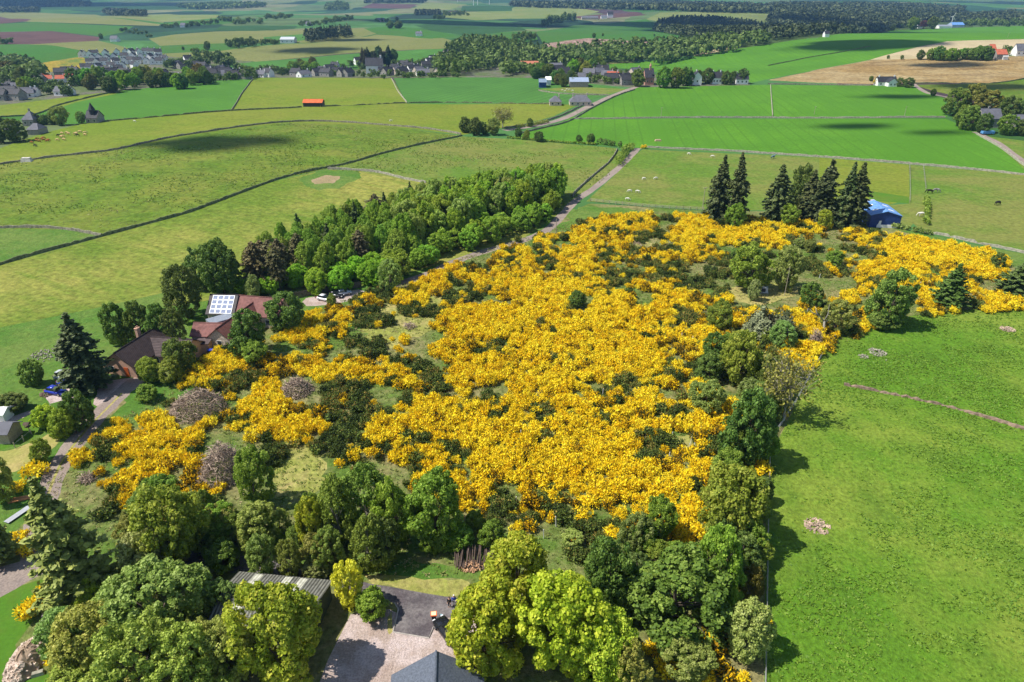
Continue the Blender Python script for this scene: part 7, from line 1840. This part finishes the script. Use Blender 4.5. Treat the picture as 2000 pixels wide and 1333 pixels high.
# stone heaps and bare patches in the pasture
def heap(x, y, wpx, label, mat, hh=.5, seed=1, n=60, name='stone_heap'):
    p = P(x, y); R_ = wpx / 2 / (F / proj(*p)[2]); g = np.random.default_rng(seed); m = MB()
    for i in range(n):
        r = R_ * math.sqrt(g.random()); a = g.random() * 6.28; q = g.uniform(.15, .42)
        m.box((0, 0, 0), (q, q * .8, q * .5), taper=.8, M=Matrix.Translation((math.cos(a) * r, math.sin(a) * r, hh * (1 - r / R_) * g.random() + .05)) @ Matrix.Rotation(g.random() * 3, 4, Vector(g.normal(size=3))))
    tag(m.build(name, mat, None, False, tuple(p)), label, 'stones')
heap(1713, 689, 34, 'larger pale stone heap in the dock pasture', PSTONE, .7, 1, 120); heap(1686, 697, 18, 'smaller pale stone heap beside the larger one in the pasture', PSTONE, .4, 2, 50); heap(1731, 705, 5, 'tiny stone in the pasture below the larger heap', PSTONE, .1, 3, 1)
heap(1968, 644, 26, 'brown patch of old stalks at the top right of the pasture', STICK, .4, 4, 120, 'stalk_patch'); heap(1596, 1028, 48, 'brown patch of old stalks in the middle of the dock pasture', STICK, .3, 5, 170, 'stalk_patch')
heap(90, 693, 60, 'pale rubble strip on the bank above the blue cars', PSTONE, .3, 6, 120); heap(92, 770, 26, 'rubble beside the lower blue car', RSTONE, .6, 7, 70)

# ------------------------------------------------------------------ animals
def skinned(name, verts, edges, radii, mat, sub=1):
    me = bpy.data.meshes.new(name); me.from_pydata(verts, edges, []); o = bpy.data.objects.new(name, me); COL.objects.link(o)
    md = o.modifiers.new('skin', 'SKIN'); md.use_smooth_shade = True
    for v, r in zip(me.skin_vertices[0].data, radii): v.radius = (r, r) if not hasattr(r, '__len__') else r
    me.skin_vertices[0].data[0].use_root = True
    sb = o.modifiers.new('sub', 'SUBSURF'); sb.levels = sub; sb.render_levels = sub
    dg = bpy.context.evaluated_depsgraph_get(); m2 = bpy.data.meshes.new_from_object(o.evaluated_get(dg)); m2.name = name
    bpy.data.objects.remove(o); m2.materials.clear(); m2.materials.append(mat); return m2
def quadruped(name, mat, sc=1.0, graze=True, neck=1.0, legs=1.0):
    L = .75 * legs
    V = [(-.75, 0, 1.15), (-.35, 0, 1.1), (.1, 0, 1.08), (.55, 0, 1.15),              # back 0-3
         (.95, 0, 1.15 if graze else 1.45), (1.25, 0, .75 if graze else 1.75), (1.38, 0, .35 if graze else 1.72), (1.5, 0, .12 if graze else 1.55),
         (-.98, 0, 1.0), (-1.02, 0, .5)]
    E = [(0, 1), (1, 2), (2, 3), (3, 4), (4, 5), (5, 6), (6, 7), (0, 8), (8, 9)]
    Rr = [.30, .36, .38, .33, .20, .15, .13, .07, .05, .03]
    for s in (-1, 1):
        n = len(V); V += [(-.7, s * .2, .85), (-.62, s * .22, .62), (-.80, s * .22, .38), (-.74, s * .22, .03)]; E += [(0, n), (n, n + 1), (n + 1, n + 2), (n + 2, n + 3)]; Rr += [.18, .12, .07, .06]
        n = len(V); V += [(.52, s * .18, .85), (.54, s * .2, .45), (.52, s * .2, .03)]; E += [(3, n), (n, n + 1), (n + 1, n + 2)]; Rr += [.15, .08, .06]
    return skinned(name, [tuple(c * sc for c in v) for v in V], E, [r * sc for r in Rr], mat)
AM = {'tan': quadruped('cow', plain('tan_hide', (.62, .42, .2), .9, var=.1), 1.1), 'brn': quadruped('cow', plain('brown_hide', (.30, .11, .03), .9, var=.15), 1.1), 'dk': quadruped('cow', plain('dark_hide', (.03, .025, .02), .9), 1.1),
      'sheep': quadruped('sheep', plain('wool', (.72, .68, .6), .95, var=.08), .62), 'hb': quadruped('horse', plain('black_coat', (.015, .012, .012), .6), 1.15), 'hw': quadruped('horse', plain('pied_coat', (.25, .23, .22), .7, var=.9, scale=.8), 1.15), 'hg': quadruped('horse', plain('grey_blue_rug', (.12, .2, .22), .8, var=.8, scale=.7), 1.2, False)}
def beast(k, x, y, label, group, cat, sc=1.0):
    o = bpy.data.objects.new(AM[k].name, AM[k]); COL.objects.link(o); o.location = tuple(P(x, y)); o.rotation_euler = (0, 0, rnd.uniform(-.5, .5) + (math.pi if rnd.random() < .5 else 0)); o.scale = (sc,) * 3
    tag(o, label, cat, group)
for x, y in [(122, 263), (131, 262), (135, 264), (120, 270), (124, 269), (126, 275), (147, 264), (150, 263), (166, 262), (167, 266), (157, 260), (113, 276)]: beast('tan', x, y, 'pale tan cow grazing in the long pasture at left', 'pale cows of the herd', 'cow', .85)
for x, y in [(63, 281), (72, 277), (77, 278), (86, 272), (86, 276), (93, 278), (95, 276), (74, 274), (82, 274)]: beast('brn', x, y, 'brown cow grazing near the left farm', 'brown cows of the herd', 'cow', .85)
for x, y in [(114, 267), (69, 287), (152, 267)]: beast('dk', x, y, 'dark cow among the herd at left', 'dark cows of the herd', 'cow', .85)
beast('dk', 48, 279, 'dark cow standing apart at the left end of the herd', None, 'cow', .85)
for x, y in [(1257, 352), (1281, 351), (1245, 377), (1230, 376), (1225, 392), (1345, 303), (1392, 308), (1098, 178), (1104, 180), (1112, 177), (1118, 179), (1107, 176), (764, 238), (263, 239)]: beast('sheep', x, y, 'white sheep grazing in the fields', 'sheep in the fields', 'sheep', 1.3)
beast('hb', 1815, 378, 'dark horse left of the pied horse in the pasture beyond the shed', None, 'horse'); beast('hw', 1827, 376, 'black and white horse beside the dark horse', None, 'horse'); beast('hb', 1947, 401, 'black horse alone near the right edge', None, 'horse'); beast('hg', 1509, 311, 'horse standing above the spruce clump by the crop wall', None, 'horse'); beast('sheep', 1799, 423, 'white sheep beside the narrow hedge', None, 'sheep', 1.8)

# ------------------------------------------------------------------ people
SKINM = plain('skin', (.55, .33, .24), .6, var=.04)
def person(x, y, rot, jacket, trousers, hair, label):
    p = P(x, y); root = empty('person', tuple(p), rot, label, 'person')
    V = [(0, 0, .95), (0, 0, 1.15), (0, .0, 1.38), (0, .0, 1.50), (0, -.02, 1.62), (0, -.02, 1.72)]; E = [(0, 1), (1, 2), (2, 3), (3, 4), (4, 5)]; Rr = [.15, .14, .15, .055, .10, .085]
    for s in (-1, 1):
        n = len(V); V += [(s * .10, 0, .88), (s * .11, -.02, .48), (s * .11, 0, .08), (s * .12, -.16, .04)]; E += [(0, n), (n, n + 1), (n + 1, n + 2), (n + 2, n + 3)]; Rr += [.095, .065, .045, .04]
        n = len(V); V += [(s * .19, 0, 1.40), (s * .25, .02, 1.12), (s * .22, -.16, .95), (s * .2, -.24, .92)]; E += [(2, n), (n, n + 1), (n + 1, n + 2), (n + 2, n + 3)]; Rr += [.065, .048, .035, .03]
    body = link('body', skinned('body', V, E, Rr, SKINM), root)
    def pick(idx, k, nm, mt):
        mp = {j: i for i, j in enumerate(idx)}
        return link(nm, skinned(nm, [V[j] for j in idx], [(mp[a], mp[b]) for a, b in E if a in mp and b in mp], [Rr[j] * k for j in idx], mt), root)
    pick([0, 1, 2, 10, 11, 12, 18, 19, 20], 1.22, 'jacket', jacket)
    pick([0, 6, 7, 8, 14, 15, 16], 1.2, 'trousers', trousers)
    m = MB(); m.tube([(0, .01, 1.66), (0, .01, 1.74), (0, .0, 1.80)], [.112, .105, .05], 8); link('hair', m.mesh('hair', hair, True), root)
    for s in (-1, 1):
        m = MB()
        for k in range(4): m.tube([(s * .2 + (k - 1.5) * .018, -.24, .92), (s * .2 + (k - 1.5) * .02, -.30 - .006 * (k in (1, 2)), .90), (s * .2 + (k - 1.5) * .02, -.32, .87)], [.011, .010, .008], 4)
        m.tube([(s * .2 - s * .03, -.22, .92), (s * .2 - s * .055, -.27, .91)], [.012, .009], 4)
        hnd = link('hand', m.mesh('hand', SKINM, True)); hnd.parent = body
    return root
person(887, 1182, .2, plain('blue_jacket', (.02, .08, .5), .7), plain('grey_trousers', (.35, .36, .4), .8), plain('white_hair', (.75, .74, .7), .8), 'person in a blue jacket and grey trousers with white hair, standing on the drive')
person(878, 1186, -.2, plain('black_coat_cloth', (.012, .012, .014), .8), plain('black_trousers', (.012, .012, .014), .8), plain('dark_hair', (.03, .02, .015), .8), 'person dressed in black standing left of the person in blue')
p = P(894, 1176); o = bpy.data.objects.new('dog', quadruped('dog', plain('dog_coat', (.02, .02, .02), .8), .42, False)); COL.objects.link(o); o.location = tuple(p); tag(o, 'small black dog beside the person in blue', 'dog')

# ------------------------------------------------------------------ clouds high above: they cast the patches of shade seen on the fields
def cloud(cx, cy, wpx, hpx, label, seed, alt=1300, dens=.55):
    p = P(cx, cy); a = P(cx - wpx / 2, cy); b = P(cx + wpx / 2, cy); t = P(cx, cy - hpx / 2); u = P(cx, cy + hpx / 2)
    rx = abs(b[0] - a[0]) / 2; ry = abs(t[1] - u[1]) / 2
    g = np.random.default_rng(seed); m = MB(); c = np.array(p) + np.array(sd) / sd[2] * alt
    import bmesh
    bm = bmesh.new(); ang_ = math.atan2(t[1] - u[1], t[0] - u[0])
    for i in range(36):
        aa = g.random() * 6.28; r = g.random() ** .8 * .9
        r0 = min(rx, ry) * g.uniform(.2, .55)
        M_ = Matrix.Translation((math.cos(aa) * r * rx, math.sin(aa) * r * ry, g.uniform(0, 12))) @ Matrix.Diagonal((r0 * g.uniform(1, 2.2), r0 * g.uniform(1, 1.5), 14, 1))
        bmesh.ops.create_icosphere(bm, subdivisions=3, radius=1.0, matrix=M_)
    for v in bm.verts: v.co += Vector(g.normal(size=3)) * min(rx, ry) * .02
    me = bpy.data.meshes.new('cloud'); bm.to_mesh(me); bm.free()
    for f_ in me.polygons: f_.use_smooth = True
    me.materials.append(CLOUDM); o = link('cloud', me, None, None, tuple(c)); tag(o, label, None, None, 'structure')
CLOUDM, N_, L_n, b_ = newmat('cloud_vapour'); b_.inputs["Base Color"].default_value = (.9, .9, .9, 1); b_.inputs["Roughness"].default_value = 1
tr = N_.new("ShaderNodeBsdfTransparent"); ms = N_.new("ShaderNodeMixShader"); ms.inputs[0].default_value = .11
L_n.new(tr.outputs[0], ms.inputs[1]); L_n.new(b_.outputs[0], ms.inputs[2]); L_n.new(ms.outputs[0], N_["Material Output"].inputs[0])
for i, c_ in enumerate([(410, 278, 300, 26), (1680, 88, 360, 22), (1740, 189, 190, 8), (1660, 248, 130, 10), (1810, 260, 140, 8), (1850, 128, 200, 12), (620, 97, 160, 10), (690, 79, 110, 5), (1230, 48, 200, 10), (1640, 60, 260, 30), (100, 12, 500, 12), (1400, 60, 260, 30), (900, 46, 300, 10), (1920, 170, 180, 14)]):
    cloud(*c_, 'small cloud high above the fields, out of the view', 500 + i)

# ------------------------------------------------------------------ haze
m = MB(); m.box((0, 7000, 30), (26000, 15000, 240)); hz = m.build('haze', bpy.data.materials.new('haze_air'))
hm = hz.data.materials[0]; hm.use_nodes = True; hn = hm.node_tree.nodes; hn.remove(hn["Principled BSDF"])
pv = hn.new("ShaderNodeVolumePrincipled"); pv.inputs["Color"].default_value = (.30, .58, 1.0, 1); pv.inputs["Density"].default_value = 0.00008; pv.inputs["Anisotropy"].default_value = 0.2
hm.node_tree.links.new(pv.outputs[0], hn["Material Output"].inputs["Volume"])
tag(hz, 'thin blue haze over the countryside', None, None, 'stuff')
